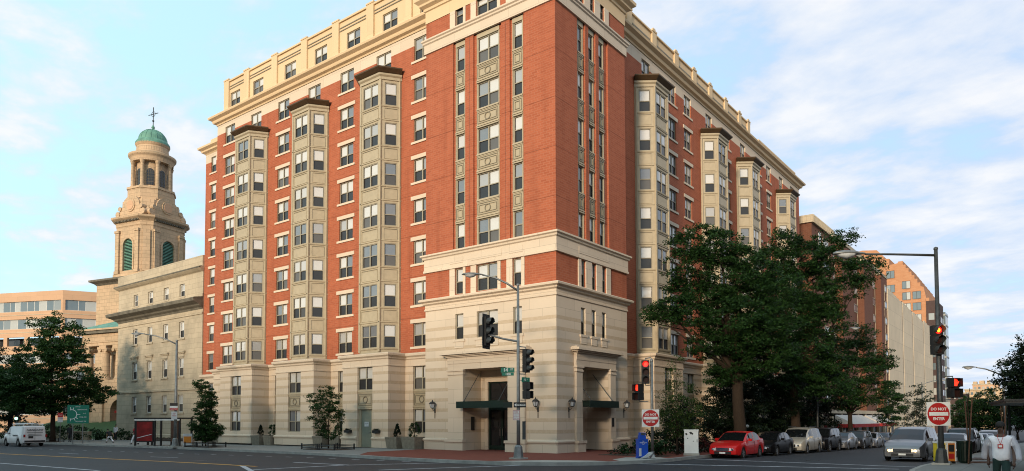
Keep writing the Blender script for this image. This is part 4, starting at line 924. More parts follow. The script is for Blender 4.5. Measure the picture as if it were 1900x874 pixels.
for (ua, z, w, h) in [(61.5, 22.6, 1.2, 3.2)]:
    m_ = MB(Tb); m_.box(ua, .0, z, ua+w, .05, z+h, 'white_frame'); m_.poly([(ua+.15, .055, z+.15), (ua+w-.15, .055, z+.15), (ua+w-.15, .055, z+h-.15), (ua+.15, .055, z+h-.15)], 'pane_upper'); m_.build('window', BR, fix=False)
for k in range(8):
    z = 24.2-2.85*k
    for u0, u1, dd in [(63.5, 66.5, 0)]+[(a-6.4, a-.5, -.9) for a, b in bays]+[(a+.8, a+2.2, 0) for a, b in bays[:0]]+[(b-2.6, b-.6, 0) for a, b in bays[2:]]:
        m_ = MB(TR(X1+dd)); m_.box(u0, 0, z-1.9, u0+.12, .05, z+1.1, 'limestone'); m_.box(u1-.12, 0, z-1.9, u1, .05, z+1.1, 'limestone'); m_.box(u0, 0.0, z-.12, u1, .06, z, 'limestone'); m_.box(u0, 0, z+1.05, u1, .06, z+1.15, 'limestone')
        m_.box(u0+.12, 0, z, u1-.12, .04, z+1.05, 'dark_frame')
        n = 3; w = (u1-u0-.5)/n
        for q_ in range(n): m_.poly([(u0+.25+w*q_+.05, .045, z+.1), (u0+.25+w*(q_+1)-.05, .045, z+.1), (u0+.25+w*(q_+1)-.05, .045, z+.95), (u0+.25+w*q_+.05, .045, z+.95)], 'pane_upper')
        m_.build('window', BR, fix=False)
mb = MB(); mb.box(X1, Y0, -2, X1+.06, Y1, 2.6, 'brick_dark'); mb.box(X1, Y0, 2.6, X1+.5, Y1, 3.1, 'limestone')
for y in range(60, 107, 5): mb.box(X1, y, -2, X1+.4, y+.7, 2.6, 'limestone'); mb.box(X1+.05, y+1, -1, X1+.1, y+4.6, 2.3, 'pane_dark')
mb.build('ground_floor', BR)
AW = empty('awning', 'long white awning with red valance along the brown building', 'awning', (X1, 0, 0))
for y0, y1, nm in ((66, 82, 'canopy'), (84, 96, 'canopy')):
    mb = MB(); mb.poly([(.5, y0, 2.4), (.5, y1, 2.4), (2.8, y1, 1.2), (2.8, y0, 1.2)], 'awning_white'); mb.poly([(.5, y0, 2.4), (2.8, y0, 1.2), (.5, y0, 1.2)], 'awning_white'); mb.box(.5, y0-.03, .75, 2.8, y0, 1.2, 'canvas_red'); mb.poly([(.5, y1, 2.4), (2.8, y1, 1.2), (.5, y1, 1.2)], 'awning_white'); mb.box(2.8, y0, .75, 2.84, y1, 1.2, 'canvas_red'); mb.build(nm, AW, fix=False)

CO = empty('concrete_building', 'pale windowless concrete building with stepped vertical panels down the side street', 'building')
for i, (a, b, zt, dd) in enumerate([(107.6, 122, 25.2, 0), (123, 134, 24.7, 0), (135, 149, 24.2, 0), (150, 163, 24.0, .0)]):
    mb = MB(); n = 5; L = (b-a)/n
    mb.box(-18, a, -4, -1.4, b, zt-.8, 'concrete_panel')
    for k in range(n): mb.box(-1.4, a+k*L, -4, -1.3, a+(k+1)*L, zt-.16*k, 'concrete_panel')
    mb.build('concrete_panel', CO)
    st = MB(); st.box(-2.2, b, -4, -1.5, b+.95, zt-.6, 'concrete_panel'); st.box(-1.5, b+.3, -4, -1.3, b+.5, zt-.4, 'dark_frame'); st.build('slot_window', CO)
OR = empty('orange_brick_building', 'tall orange brick building with stepped gable catching the sun', 'building')
SX = -12
mb = MB(TL(166)); prof = [(-31, 43.9), (-22, 44.6), (-16.8, 45.3), (-13.4, 44.9), (-11.7, 42.9), (-11.7, 42.4), (-10.6, 42.3), (-10.6, 40.7), (-8.8, 40.9), (-8.6, 41.3)]
x, z = -7.6, 41.3
for k in range(7): prof += [(x, z), (x, z-.95)]; x += .62; z -= .97
prof += [(-3.2, 34.3), (-2.7, 31.5), (-2.7, -4), (-31, -4)]
mb.plate(prof, 0, -22, 'brick_orange'); mb.build('wall', OR)
for u, z in [(-10.4, 37.1), (-6.95, 34.1), (-6.95, 31.3), (-4.7, 31.3), (-4.7, 28.5), (-6.95, 28.5), (-10.4, 33.5), (-4.7, 25.6), (-6.95, 25.6)]:
    m_ = MB(TL(166)); m_.box(u-.98, 0, z-.05, u+.98, .06, z+2.2, 'brick_orange'); m_.box(u-.92, .12, z+.12, u+.92, .14, z+2.05, 'dark_frame')
    for a in (-.85, .05): m_.poly([(u+a, .145, z+.2), (u+a+.8, .145, z+.2), (u+a+.8, .145, z+1.95), (u+a, .145, z+1.95)], 'pane_office')
    m_.build('window', OR, fix=False)
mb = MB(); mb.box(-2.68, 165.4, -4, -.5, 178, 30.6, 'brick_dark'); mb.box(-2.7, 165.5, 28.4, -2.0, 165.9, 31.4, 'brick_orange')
mb.build('glazed_bay', OR)
for k in range(9):
    z = 1.5+3.05*k; m_ = MB(TR(-.5)); 
    for y in (167, 170, 173, 176): m_.poly([(y, .03, z), (y+1.5, .03, z), (y+1.5, .03, z+1.4), (y, .03, z+1.4)], 'pane_office')
    m_.T = TL(165.4)
    m_.poly([(-2.2, .03, z), (-1.0, .03, z), (-1.0, .03, z+1.6), (-2.2, .03, z+1.6)], 'pane_office'); m_.build('window', OR, fix=False)
FB = empty('glass_tower', 'distant bluish glass tower at the end of the side street', 'building')
mb = MB(); mb.box(-6, 200, -4, -2.4, 206, 32.0, 'pane_office'); mb.build('curtain_wall', FB)
mb = MB()
for k in range(11): mb.box(-6.05, 199.95, 1+3*k, -2.35, 206, 1.5+3*k, 'steel')
mb.build('floor_band', FB)
# distant buildings past the end of the side street
for i, (x0, x1, y, z0, z1, m, lb) in enumerate([(-6.5, -1.4, 236, -3, 9.8, 'brick_dark', 'low dark building at the end of the side street'), (-3.8, 7.1, 262, -3, 11.7, 'tower_stone', 'distant tan building beyond the trees at street end'), (-3.3, 4.6, 285, -3, 14.4, 'office_stone', 'distant sand coloured block rising behind the tan building'), (-3.6, -1.6, 150, -3, 9.0, 'limestone', 'narrow pale building past the concrete building')]):
    if i == 3: continue
    b = empty('distant_building', lb, 'building', (0, 0, 0), 0, None)
    m_ = MB(); m_.box(x0, y, z0, x1, y+14, z1, m); m_.box(x0-.2, y-.2, z1, x1+.2, y+14, z1+.4, 'limestone'); m_.build('wall', b)
    for r_ in range(3):
        z = z1-1.6-r_*2.6
        for k in range(int((x1-x0-.8)/1.3)):
            g = MB(); g.poly([(x0+.5+k*1.3, y-.05, z), (x0+1.2+k*1.3, y-.05, z), (x0+1.2+k*1.3, y-.05, z+.9), (x0+.5+k*1.3, y-.05, z+.9)], 'pane_office'); g.build('window', b, fix=False)
    if i == 2:
        m_ = MB()
        for k, w in ((0, 1.2), (2.0, 1.6), (4.4, .9)): m_.box(x0+k, y+2, z1+.4, x0+k+w, y+6, z1+1.4+.3*(k > 1), 'tower_stone')
        m_.build('roof_plant', b)
# ============================================================ vehicles
def interp(tab, y):
    if y <= tab[0][0]: return tab[0][1]
    for (a, b), (c, d) in zip(tab, tab[1:]):
        if y <= c: return b+(d-b)*(y-a)/(c-a)
    return tab[-1][1]
TYPES = {
 'sedan': dict(L=4.3, W=1.72, r=.30, fw=.82, rw=3.42, top=[(0, .60), (.06, .69), (.5, .82), (1.15, .93), (1.5, 1.14), (1.95, 1.36), (2.4, 1.43), (2.9, 1.42), (3.25, 1.35), (3.7, 1.08), (3.8, 1.05), (4.22, 1.0), (4.3, .85)],
    belt=[(0, .58), (.5, .72), (1.15, .86), (3.8, .98), (4.3, .82)], gh=(1.15, 3.78), ws=(1.15, 1.95), rs=(3.2, 3.75), win=[(1.62, 2.42), (2.54, 3.32)], bot=.20),
 'minivan': dict(L=4.8, W=1.88, r=.33, fw=.95, rw=3.85, top=[(0, .66), (.05, .78), (.5, .96), (1.1, 1.08), (1.5, 1.32), (2.05, 1.62), (2.5, 1.70), (3.6, 1.72), (4.3, 1.66), (4.62, 1.30), (4.78, 1.05), (4.8, .8)],
    belt=[(0, .62), (.5, .82), (1.1, .98), (4.7, 1.08), (4.8, .8)], gh=(1.1, 4.72), ws=(1.1, 2.0), rs=(4.32, 4.62), win=[(1.62, 2.45), (2.57, 3.5), (3.6, 4.3)], bot=.22),
 'suv': dict(L=4.6, W=1.85, r=.36, fw=.9, rw=3.65, top=[(0, .78), (.05, .92), (.6, 1.05), (1.2, 1.12), (1.5, 1.4), (1.8, 1.66), (2.2, 1.74), (3.8, 1.74), (4.3, 1.68), (4.52, 1.2), (4.6, .9)],
    belt=[(0, .72), (.6, .96), (1.2, 1.06), (4.5, 1.12), (4.6, .85)], gh=(1.2, 4.52), ws=(1.2, 1.8), rs=(4.2, 4.5), win=[(1.6, 2.35), (2.47, 3.3), (3.4, 4.1)], bot=.28),
 'van': dict(L=5.0, W=1.95, r=.35, fw=.85, rw=3.9, top=[(0, .85), (.06, 1.02), (.55, 1.18), (.95, 1.25), (1.25, 1.6), (1.6, 1.92), (2.0, 2.0), (4.7, 2.02), (4.93, 1.9), (5.0, 1.2)],
    belt=[(0, .78), (.55, 1.05), (.95, 1.15), (4.9, 1.2), (5.0, 1.1)], gh=(.95, 4.97), ws=(.95, 1.6), rs=(9, 9), win=[(1.25, 1.95)], bot=.30)}
def car(name, label, cat, kind, paint, loc, rz=0., sx_=1., grille='chrome', lights='headlamp', rims='alloy', group=None, hz=1., plate=True, rack=False):
    t = TYPES[kind]; o = empty(name, label, cat, loc, rz, group); L, W = t['L'], t['W']
    ys = sorted({0, .03, .08, .16, .3, *[round(x, 2) for x in np.arange(.4, L-.1, .1)], L-.12, L-.05, L, *[a for w in t['win'] for a in w], *t['ws'], *[x for x in t['rs'] if x < L], *t['gh']})
    ys = [y for i, y in enumerate(ys) if i == 0 or y-ys[i-1] > .012]
    rr = t['r']
    def hw(y):
        f = 1.
        if y < .55: f -= .16*(1-y/.55)**2.2
        if y > L-.45: f -= .10*((y-L+.45)/.45)**2
        return W/2*f
    def low(y):
        z = t['bot']+(.04 if y < .1 or y > L-.1 else 0)
        for wy in (t['fw'], t['rw']):
            d = abs(y-wy); R0 = rr+.06
            if d < R0: z = max(z, rr+math.sqrt(R0*R0-d*d)-.02)
        return z
    tumb = .80 if kind != 'van' else .88
    rings = []
    for y in ys:
        w = hw(y); zl = low(y); top = interp(t['top'], y)*hz; be = min(interp(t['belt'], y)*hz, top-.01); gh = t['gh'][0]-.01 <= y <= t['gh'][1]+.01
        k = min(1., max(0., (top-be)/.42)) if gh else 0.
        rw = w*(.93-(.93-tumb)*k); m1 = zl+(be-zl)*.35; m2 = zl+(be-zl)*.72
        rings.append([(w*.955, zl), (w*.99, zl+(be-zl)*.12), (w*1.0, m1), (w*.995, m2), (w*.965, be), (rw, top-.055 if gh else top-.035), (rw*.9, top-.015), (rw*.6, top), (0, top+.012)])
    n = len(rings[0]); parts = {'body': MB(), 'windscreen': MB(), 'side_window': MB(), 'rear_window': MB()}
    inset = .0
    def P(i, j, s): x, z = rings[i][j]; return (x*s, ys[i], z)
    used = {}
    bodyV = {}
    mb = parts['body']
    def vid(i, j, s):
        k = (i, j, s if j < n-1 else 1)
        if k not in bodyV: bodyV[k] = len(mb.v); mb.v.append(P(i, j, s))
        return bodyV[k]
    for i in range(len(ys)-1):
        ym = (ys[i]+ys[i+1])/2
        for j in range(n-1):
            for s in (1, -1):
                tgt = None
                if j == 4 and any(a < ym < b for a, b in t['win']) and t['gh'][0] < ym < t['gh'][1]: tgt = 'side_window'
                if j >= 5 and t['ws'][0] < ym < t['ws'][1]: tgt = 'windscreen'
                if j >= 5 and t['rs'][0] < ym < t['rs'][1]: tgt = 'rear_window'
                if j == 5 and tgt in ('windscreen', 'rear_window'): tgt = None
                if tgt:
                    g = parts[tgt]; q = [P(i, j, s), P(i+1, j, s), P(i+1, j+1, s), P(i, j+1, s)]
                    g.poly(q, 'car_glass')
                else:
                    mb.f.append((vid(i, j, s), vid(i+1, j, s), vid(i+1, j+1, s), vid(i, j+1, s))); mb.mi.append(mb._m(paint if j > 0 or True else 'black_plastic'))
    for i in (0, len(ys)-1):
        ids = [vid(i, j, 1) for j in range(n)]+[vid(i, j, -1) for j in range(n-2, -1, -1)]; mb.f.append(tuple(ids)); mb.mi.append(mb._m(paint))
    bo = mb.build('body', o, smooth=True)
    bv = bo.modifiers.new('edge', 'EDGE_SPLIT'); bv.split_angle = R_(38)
    for k in ('windscreen', 'side_window', 'rear_window'):
        g = parts[k]
        if not g.f: continue
        if k == 'side_window':
            for s in (1, -1):
                for a, b in t['win']:
                    h = MB(); 
                    for f in g.f:
                        vs = [g.v[q] for q in f]; yc = sum(v[1] for v in vs)/4
                        if (vs[0][0] > 0) == (s > 0) and a < yc < b: h.poly(vs, 'car_glass')
                    if h.f: h.build('side_window', o, smooth=True)
        else: g.build(k, o, smooth=True)
    # floor and wheel housings
    mb = MB(); mb.box(-W/2*.86, .25, t['bot']-.02, W/2*.86, L-.25, rr*2+.02, 'black_plastic'); mb.build('underbody', o)
    # front: grille, bumper, lamps
    zf = interp(t['top'], 0)*hz; hd = MB(); wf = hw(0)
    f = MB(); gw = wf*(.52 if kind == 'minivan' else .46); f.box(-gw, -.03, zf-.19, gw, .05, zf-.03, 'black_plastic')
    for q in (zf-.185, zf-.12, zf-.055): f.box(-gw, -.05, q, gw, -.02, q+.034, grille)
    f.build('grille', o)
    f = MB(); f.box(-wf*.62, -.03, t['bot']+.05, wf*.62, .03, t['bot']+.19, 'black_plastic'); f.build('air_intake', o)
    if kind == 'minivan' and lights == 'headlight_on': f = MB(); f.box(-wf*.8, -.045, t['bot']+.03, wf*.8, .05, t['bot']+.06, 'chrome'); f.build('bumper_trim', o)
    for s in (1, -1):
        h = MB(); xs_ = [wf*.50, wf*.72, wf*.92, wf*1.06]; yy = [-.025, -.012, .045, .21]; z0_, z1_ = zf-.17, zf-.02
        for a in range(3): 
            e = .02*a
            h.poly([(s*xs_[a], yy[a]-.01, z0_+e), (s*xs_[a+1], yy[a+1]-.01, z0_+e+.02), (s*xs_[a+1], yy[a+1]+.03, z1_+e+.02), (s*xs_[a], yy[a]+.02, z1_+e)], lights)
            h.poly([(s*xs_[a], yy[a]+.02, z1_+e), (s*xs_[a+1], yy[a+1]+.03, z1_+e+.02), (s*xs_[a+1], yy[a+1]+.12, z1_+e+.04), (s*xs_[a], yy[a]+.12, z1_+e+.03)], paint)
        hl = h.build('headlight', o); c = MB(); c.lathe((0, 0, 0), [(.0, -.012), (.045, -.01), (.06, 0)], 'chrome' if lights != 'headlight_on' else 'warm_bulb', 12); c.v = [(s*wf*.74+a, -.03+c_, zf-.10+b) for a, b, c_ in c.v]; c.build('bulb', hl)
        if lights == 'headlight_on': a_ = MB(); a_.box(s*wf*.95-.03, .05, zf-.16, s*wf*.95+.03, .12, zf-.08, 'amber'); a_.build('indicator', o)
        m = MB(); my = t['ws'][0]+.42; bx = hw(my)*.96; bz = interp(t['belt'], my)*hz+.03; m.box(min(s*bx, s*(bx+.2)), my, bz, max(s*bx, s*(bx+.2)), my+.09, bz+.14, paint if paint != 'paint_white' else 'paint_white'); m.build('mirror', o)
        r_ = MB(); zr = interp(t['belt'], L-.1)*hz; r_.box(s*hw(L)*.97-.12, L-.06, zr-.25, s*hw(L)*.97+.03, L+.015, zr-.02, 'tail_red'); r_.build('tail_light', o)
        dh = MB(); 
        for a, b in t['win'][:2]:
            q = b-.14; x = hw(q)*.985; zz = interp(t['belt'], q)*hz-.09; dh.box(min(s*x, s*(x+.03)), q, zz, max(s*x, s*(x+.03)), q+.14, zz+.03, paint)
            x2 = hw(b)*.999; dh.box(min(s*(x2-.01), s*(x2+.004)), b+.05, t['bot']+.12, max(s*(x2-.01), s*(x2+.004)), b+.06, interp(t['belt'], b)*hz-.02, 'black_plastic')
        dh.build('door_handle', o)
    if plate: p = MB(); p.box(-.16, -.05, zf-.33, .16, -.03, zf-.24, 'sign_white'); p.build('licence_plate', o)
    if kind in ('suv', 'minivan') or rack:
        for s in (1, -1): k_ = MB(); z_ = interp(t['top'], 3)*hz; k_.tube([(s*W*.36, 2.1, z_-.0), (s*W*.36, 2.2, z_+.05), (s*W*.36, L-.8, z_+.05), (s*W*.36, L-.7, z_)], .018, 'black_plastic', 5); k_.build('roof_rail', o)
    for wy in (t['fw'], t['rw']):
        for s in (1, -1):
            w = MB(); x0 = s*(W/2-.20); x1 = s*(W/2-.005); n_ = 24
            prof = [(rr*.62, x1-s*.02), (rr*.93, x1), (rr, x1-s*.03), (rr, x0+s*.03), (rr*.9, x0), (0, x0)]
            b0 = len(w.v)
            for r0, x in prof:
                for k in range(n_): a = 2*math.pi*k/n_; w.v.append((x, wy+r0*math.cos(a), rr+r0*math.sin(a)))
            for j in range(len(prof)-1):
                for k in range(n_): k2 = (k+1) % n_; w.f.append((b0+j*n_+k, b0+j*n_+k2, b0+(j+1)*n_+k2, b0+(j+1)*n_+k)); w.mi.append(w._m('tyre'))
            wo = w.build('wheel', o, smooth=False); h = MB(); xr = x1-s*.03
            h.poly([(xr-s*.05, wy+rr*.64*math.cos(2*math.pi*k/n_), rr+rr*.64*math.sin(2*math.pi*k/n_)) for k in range(n_)], 'black_plastic')
            for k in range(6):
                a = 2*math.pi*k/6+.3; ca, sa = math.cos(a), math.sin(a); q = [(r0*ca-w2*sa, r0*sa+w2*ca) for r0, w2 in ((.03, .035), (rr*.63, .055), (rr*.63, -.055), (.03, -.035))]; h.poly([(xr, wy+a_, rr+b_) for a_, b_ in q], rims)
            h.poly([(xr+s*.004, wy+.06*math.cos(2*math.pi*k/10), rr+.06*math.sin(2*math.pi*k/10)) for k in range(10)], rims)
            for k in range(n_):
                a0, a1 = 2*math.pi*k/n_, 2*math.pi*(k+1)/n_; h.poly([(xr+s*.01, wy+rr*.66*math.cos(a0), rr+rr*.66*math.sin(a0)), (xr+s*.01, wy+rr*.66*math.cos(a1), rr+rr*.66*math.sin(a1)), (xr, wy+rr*.57*math.cos(a1), rr+rr*.57*math.sin(a1)), (xr, wy+rr*.57*math.cos(a0), rr+rr*.57*math.sin(a0))], rims)
            h.build('rim', wo, fix=False)
    return o
PK = 'cars parked along the left kerb of the side street'
def road(x, y): return G(x, y)-.146
for lb, nm, ct, kind, pt, y, kw in [
    ('bright red sedan parked first at the corner with chrome barred grille', 'parked_car', 'car', 'sedan', 'paint_red', 3.35, dict(sx_=1)),
    ('black sedan parked directly behind the red sedan', 'parked_car', 'car', 'sedan', 'paint_black', 9.0, {}),
    ('older white minivan parked behind the black sedan', 'parked_minivan', 'minivan', 'minivan', 'paint_beige', 15.0, {}),
    ('black sport utility vehicle parked behind the white minivan', 'parked_car', 'car', 'suv', 'paint_black', 20.9, {}),
    ('silver sedan parked behind the black sport utility vehicle', 'parked_car', 'car', 'sedan', 'paint_silver', 27.0, {}),
    ('dark grey sport utility vehicle parked behind the silver sedan', 'parked_car', 'car', 'suv', 'paint_dark', 32.3, dict(hz=.9)),
    ('silver grey sedan second from the far end of the left kerb row', 'parked_car', 'car', 'sedan', 'paint_silver', 38.0, {}),
    ('dark blue sedan parked at the far end of the left kerb row', 'parked_car', 'car', 'sedan', 'paint_navy', 43.4, {}),
    ('small silver car parked far down the left kerb beneath the awning', 'parked_car', 'car', 'sedan', 'paint_silver', 50, {})]:
    car(nm, lb, ct, kind, pt, (8.28, y, road(8, y+2)), group=PK, **kw)
car('moving_minivan', 'silver minivan with its headlights on driving towards the junction', 'minivan', 'minivan', 'paint_silver', (16.2, 6.6, road(16, 8)), R_(-2), lights='headlight_on')
PKR = 'cars parked along the right kerb of the side street'
for lb, kind, pt, y, x in [('dark sedan parked behind the silver minivan at the right kerb', 'sedan', 'paint_dark', 14.6, 17.25), ('black sport utility vehicle parked at the right kerb behind the dark sedan', 'suv', 'paint_black', 20.2, 17.25), ('white sedan parked at the right kerb past the brown tree stakes', 'sedan', 'paint_white', 26.2, 17.25),
    ('silver sedan far along the right kerb', 'sedan', 'paint_silver', 32.2, 17.2), ('dark blue car far along the right kerb behind the silver sedan', 'sedan', 'paint_navy', 38.0, 17.2), ('pale silver car furthest along the right kerb', 'minivan', 'paint_silver', 44.0, 17.2)]:
    car('parked_car', lb, 'car', kind, pt, (x, y, road(17, y+2)), group=PKR)
v = car('white_van', 'white cargo van with ladder roof rack and lettered side parked at the far left', 'van', 'van', 'paint_vanwhite', (-55.0, -9.1, road(-53, -9)), R_(-90), grille='black_plastic', rims='steel', hz=.92)
mb = MB()
for s in (1, -1): mb.tube([(s*.75, 1.8, 2.0), (s*.75, 4.8, 2.0)], .03, 'white_paint', 6); mb.tube([(s*.75, 2.0, 1.86), (s*.75, 2.0, 2.0)], .025, 'white_paint', 5); mb.tube([(s*.75, 4.5, 1.86), (s*.75, 4.5, 2.0)], .025, 'white_paint', 5)
for y in (2.0, 2.8, 3.6, 4.5): mb.tube([(-.8, y, 2.02), (.8, y, 2.02)], .025, 'white_paint', 6)
mb.build('roof_rack', v)
ld = MB(); 
for x in (.1, .5): ld.tube([(x, 1.6, 2.08), (x, 5.0, 2.08)], .03, 'white_paint', 6)
for k in range(11): ld.tube([(.1, 1.8+.3*k, 2.08), (.5, 1.8+.3*k, 2.08)], .018, 'white_paint', 5)
lo = ld.build('ladder', v)
rd = MB(); rd.box(-.8, 5.0, .42, .8, 5.09, .56, 'black_plastic'); rd.build('rear_bumper', v)
rd = MB(); rd.box(-.02, 5.0, .6, .0, 5.012, 1.7, 'black_plastic'); rd.box(.12, 5.0, .75, .5, 5.02, .95, 'sign_black'); rd.build('rear_door', v)
text(v, 'PARAMOUNT', .21, 'sign_black', (0, 5.03, 1.48), R_(180), bold=.004); text(v, 'MECHANICAL SERVICES', .09, 'sign_black', (0, 5.03, 1.27), R_(180)) if False else None
for z, w in ((1.24, .62), (1.1, .5), (1.0, .56)): b_ = MB(); b_.box(-w, 5.0, z, w, 5.018, z+.03, 'sign_black'); b_.build('stripe', v)
text(v, 'PARAMOUNT', .2, 'sign_black', (-.985, 3.3, 1.0), R_(-90), bold=.003) if False else text(v, 'PARAMOUNT', .2, 'sign_black', (.985, 3.3, .98), R_(90), bold=.003)
car('moving_car', 'dark car at the left frame edge in front of the white van', 'car', 'sedan', 'paint_dark', (-59.0, -10.6, road(-60, -10)), R_(90), lights='headlight_on')

# ============================================================ people
def skin(name, parent, pts, edges, rad, m, sub_=2, mats=None):
    me = bpy.data.meshes.new(name); me.from_pydata(pts, edges, []); ob = bpy.data.objects.new(name, me); COL.objects.link(ob)
    md = ob.modifiers.new('s', 'SKIN'); md.use_smooth_shade = True; sl_ = me.skin_vertices[0].data
    for i, r in enumerate(rad):
        r = r if isinstance(r, tuple) else (r, r); sl_[i].radius = r; sl_[i].use_root = (i == 0)
    if sub_: s = ob.modifiers.new('u', 'SUBSURF'); s.levels = sub_; s.render_levels = sub_
    dg = bpy.context.evaluated_depsgraph_get(); dg.update(); m2 = bpy.data.meshes.new_from_object(ob.evaluated_get(dg)); bpy.data.objects.remove(ob)
    m2.materials.clear(); m2.materials.append(MATS[m]); m2.name = name; return link(name, m2, parent)
def ball(mb, c, r, m, n=14, k=9):
    mb.lathe(c, [(r[0]*math.sin(math.pi*i/k), -r[2]*math.cos(math.pi*i/k)) for i in range(k+1)], m, n)
def person(label, x, y, z, H, rz, top, legs, skn, stride=.25, arm=(.12, .18), detail=False, shirt_long=False, bend=0., crouch=0., jacket=None):
    """faces local -Y"""
    o = empty('person', label, 'person', (x, y, z), rz); s = H/1.75; hip = .93-crouch
    c, sn = math.cos(bend), math.sin(bend)
    def B_(p):      # bend the upper body forward about the hips
        px_, py_, pz = p; dy, dz = py_, pz-.95; return (px_*s, (-dz*sn+dy*c)*s, (hip+.02+dz*c+dy*sn)*s)
    f1, f2 = -stride, stride*.9
    feet = {1: f1, -1: f2}
    legsP = {}
    for k in (1, -1):
        fy = feet[k]; ky = fy*.45-.06-crouch*.5; legsP[k] = [(k*.09, 0, hip-.02), (k*.10, ky, .50-crouch*.35), (k*.10, fy, .09)]
    S = lambda p: (p[0]*s, p[1]*s, p[2]*s)
    spine = [B_(q) for q in ((0, 0, .95), (0, 0, 1.12), (0, .01, 1.28), (0, .01, 1.42), (0, 0, 1.50), (0, -.01, 1.56), (0, -.015, 1.66))]
    pts = list(spine); rad = [(.15*s, .11*s), (.13*s, .10*s), (.15*s, .11*s), (.15*s, .10*s), (.055*s, .055*s), (.055*s, .06*s), (.078*s, .095*s)]; ed = [(i, i+1) for i in range(6)]
    for k in (1, -1):
        b = len(pts); a = arm[0]*k; sh = [(k*.19, .01, 1.41), (k*.25, .03-arm[0]*k*.5, 1.15), (k*.26, -.08-arm[0]*k*1.4, .92), (k*.255, -.12-arm[0]*k*1.6, .85)]
        pts += [B_(q) for q in sh]; rad += [.055*s, .043*s, .034*s, .03*s]; ed += [(3, b), (b, b+1), (b+1, b+2), (b+2, b+3)]
        b = len(pts); L_ = legsP[k]; pts += [S(L_[0]), S(L_[1]), S(L_[2]), S((L_[2][0], L_[2][1]-.14, .04))]; rad += [.085*s, .06*s, .042*s, .035*s]; ed += [(0, b), (b, b+1), (b+1, b+2), (b+2, b+3)]
    skin('body', o, pts, ed, rad, skn, 2 if detail else 1)
    # clothes: shirt with sleeves, trousers, shoes
    pts = [B_((0, 0, .80)), B_((0, 0, 1.1)), B_((0, .01, 1.28)), B_((0, .01, 1.42)), spine[4]]; rad = [(.21*s, .16*s), (.185*s, .15*s), (.20*s, .15*s), (.18*s, .125*s), (.075*s, .07*s)]; ed = [(0, 1), (1, 2), (2, 3), (3, 4)]
    for k in (1, -1):
        b = len(pts); pts += [B_((k*.20, .01, 1.40)), B_((k*.245, .02-arm[0]*k*.3, 1.20))]+([B_((k*.26, -.07-arm[0]*k*1.4, .94))] if shirt_long else []); rad += [.075*s, .066*s]+([.05*s] if shirt_long else []); ed += [(3, b), (b, b+1)]+([(b+1, b+2)] if shirt_long else [])
    skin('shirt', o, pts, ed, rad, top, 2 if detail else 1)
    pts = [S((0, 0, hip+.06)), S((0, 0, hip))]; rad = [(.165*s, .125*s), (.17*s, .135*s)]; ed = [(0, 1)]
    for k in (1, -1): b = len(pts); L_ = legsP[k]; pts += [S((k*.09, L_[0][1], L_[0][2]-.06)), S(L_[1]), S((L_[2][0], L_[2][1], .11))]; rad += [.105*s, .078*s, .062*s]; ed += [(1, b), (b, b+1), (b+1, b+2)]
    skin('trousers', o, pts, ed, rad, legs, 2 if detail else 1)
    for k in (1, -1): L_ = legsP[k]; m = MB(); ball(m, S((L_[2][0], L_[2][1]-.07, .05)), (.055*s, .05*s, .05*s), 'black_plastic', 10, 6); m.v = [(a, L_[2][1]*s-.07*s+(b-(L_[2][1]-.07)*s)*2.4, max(.0, c_)) for a, b, c_ in m.v]; m.build('shoe', o, smooth=True)
    hp = B_((0, .0, 1.66)); m = MB(); rh = (.088*s, .1*s, .07*s); m.lathe((hp[0], hp[1]+.015*s, hp[2]+.055*s), [(.095*s, -.03*s), (.098*s, .0), (.085*s, .05*s), (.05*s, .085*s), (0, .095*s)], 'hair', 14); m.build('hair', o, smooth=True)
    # face and hands
    fc = MB(); q = B_((0, -.11, 1.655)); fc.poly([(q[0]-.012*s, q[1], q[2]-.02*s), (q[0]+.012*s, q[1], q[2]-.02*s), (q[0], q[1]-.02*s, q[2]-.015*s)], skn); fc.poly([(q[0]-.012*s, q[1], q[2]-.02*s), (q[0], q[1]-.02*s, q[2]-.015*s), (q[0], q[1]+.005, q[2]+.02*s)], skn); fc.poly([(q[0]+.012*s, q[1], q[2]-.02*s), (q[0], q[1]-.02*s, q[2]-.015*s), (q[0], q[1]+.005, q[2]+.02*s)], skn)
    fc.box(q[0]-.022*s, q[1]+.004, q[2]-.048*s, q[0]+.022*s, q[1]+.012, q[2]-.04*s, 'hair')
    for k in (1, -1): fc.box(q[0]+k*.035*s-.012*s, q[1]+.008, q[2]+.012*s, q[0]+k*.035*s+.012*s, q[1]+.02, q[2]+.024*s, 'hair'); ball(fc, (k*.085*s, q[1]+.12*s, q[2]+.0*s), (.014*s, .02*s, .03*s), skn, 8, 5)
    fc.build('face', o, smooth=False)
    for k in (1, -1):
        w = Vector(B_((k*.255, -.12-arm[0]*k*1.6, .85))); m = MB(); m.tube([w+Vector((0, 0, .02*s)), w-Vector((0, .005*s, .04*s)), w-Vector((0, .01*s, .085*s))], [.028*s, .036*s, .03*s], skn, 8)
        for i in range(4): f0 = w+Vector((0, (i-1.5)*.017*s, -.08*s)); ln = (.055, .07, .075, .065)[i]*s; m.tube([f0, f0+Vector((-k*.004*s, -.004*s, -ln*.55)), f0+Vector((-k*.02*s, -.006*s, -ln))], [.0095*s, .009*s, .007*s], skn, 6)
        t0 = w+Vector((0, -.03*s, -.02*s)); m.tube([t0, t0+Vector((-k*.01*s, -.025*s, -.03*s)), t0+Vector((-k*.015*s, -.03*s, -.06*s))], [.011*s, .01*s, .008*s], skn, 6); m.build('hand', o, smooth=True)
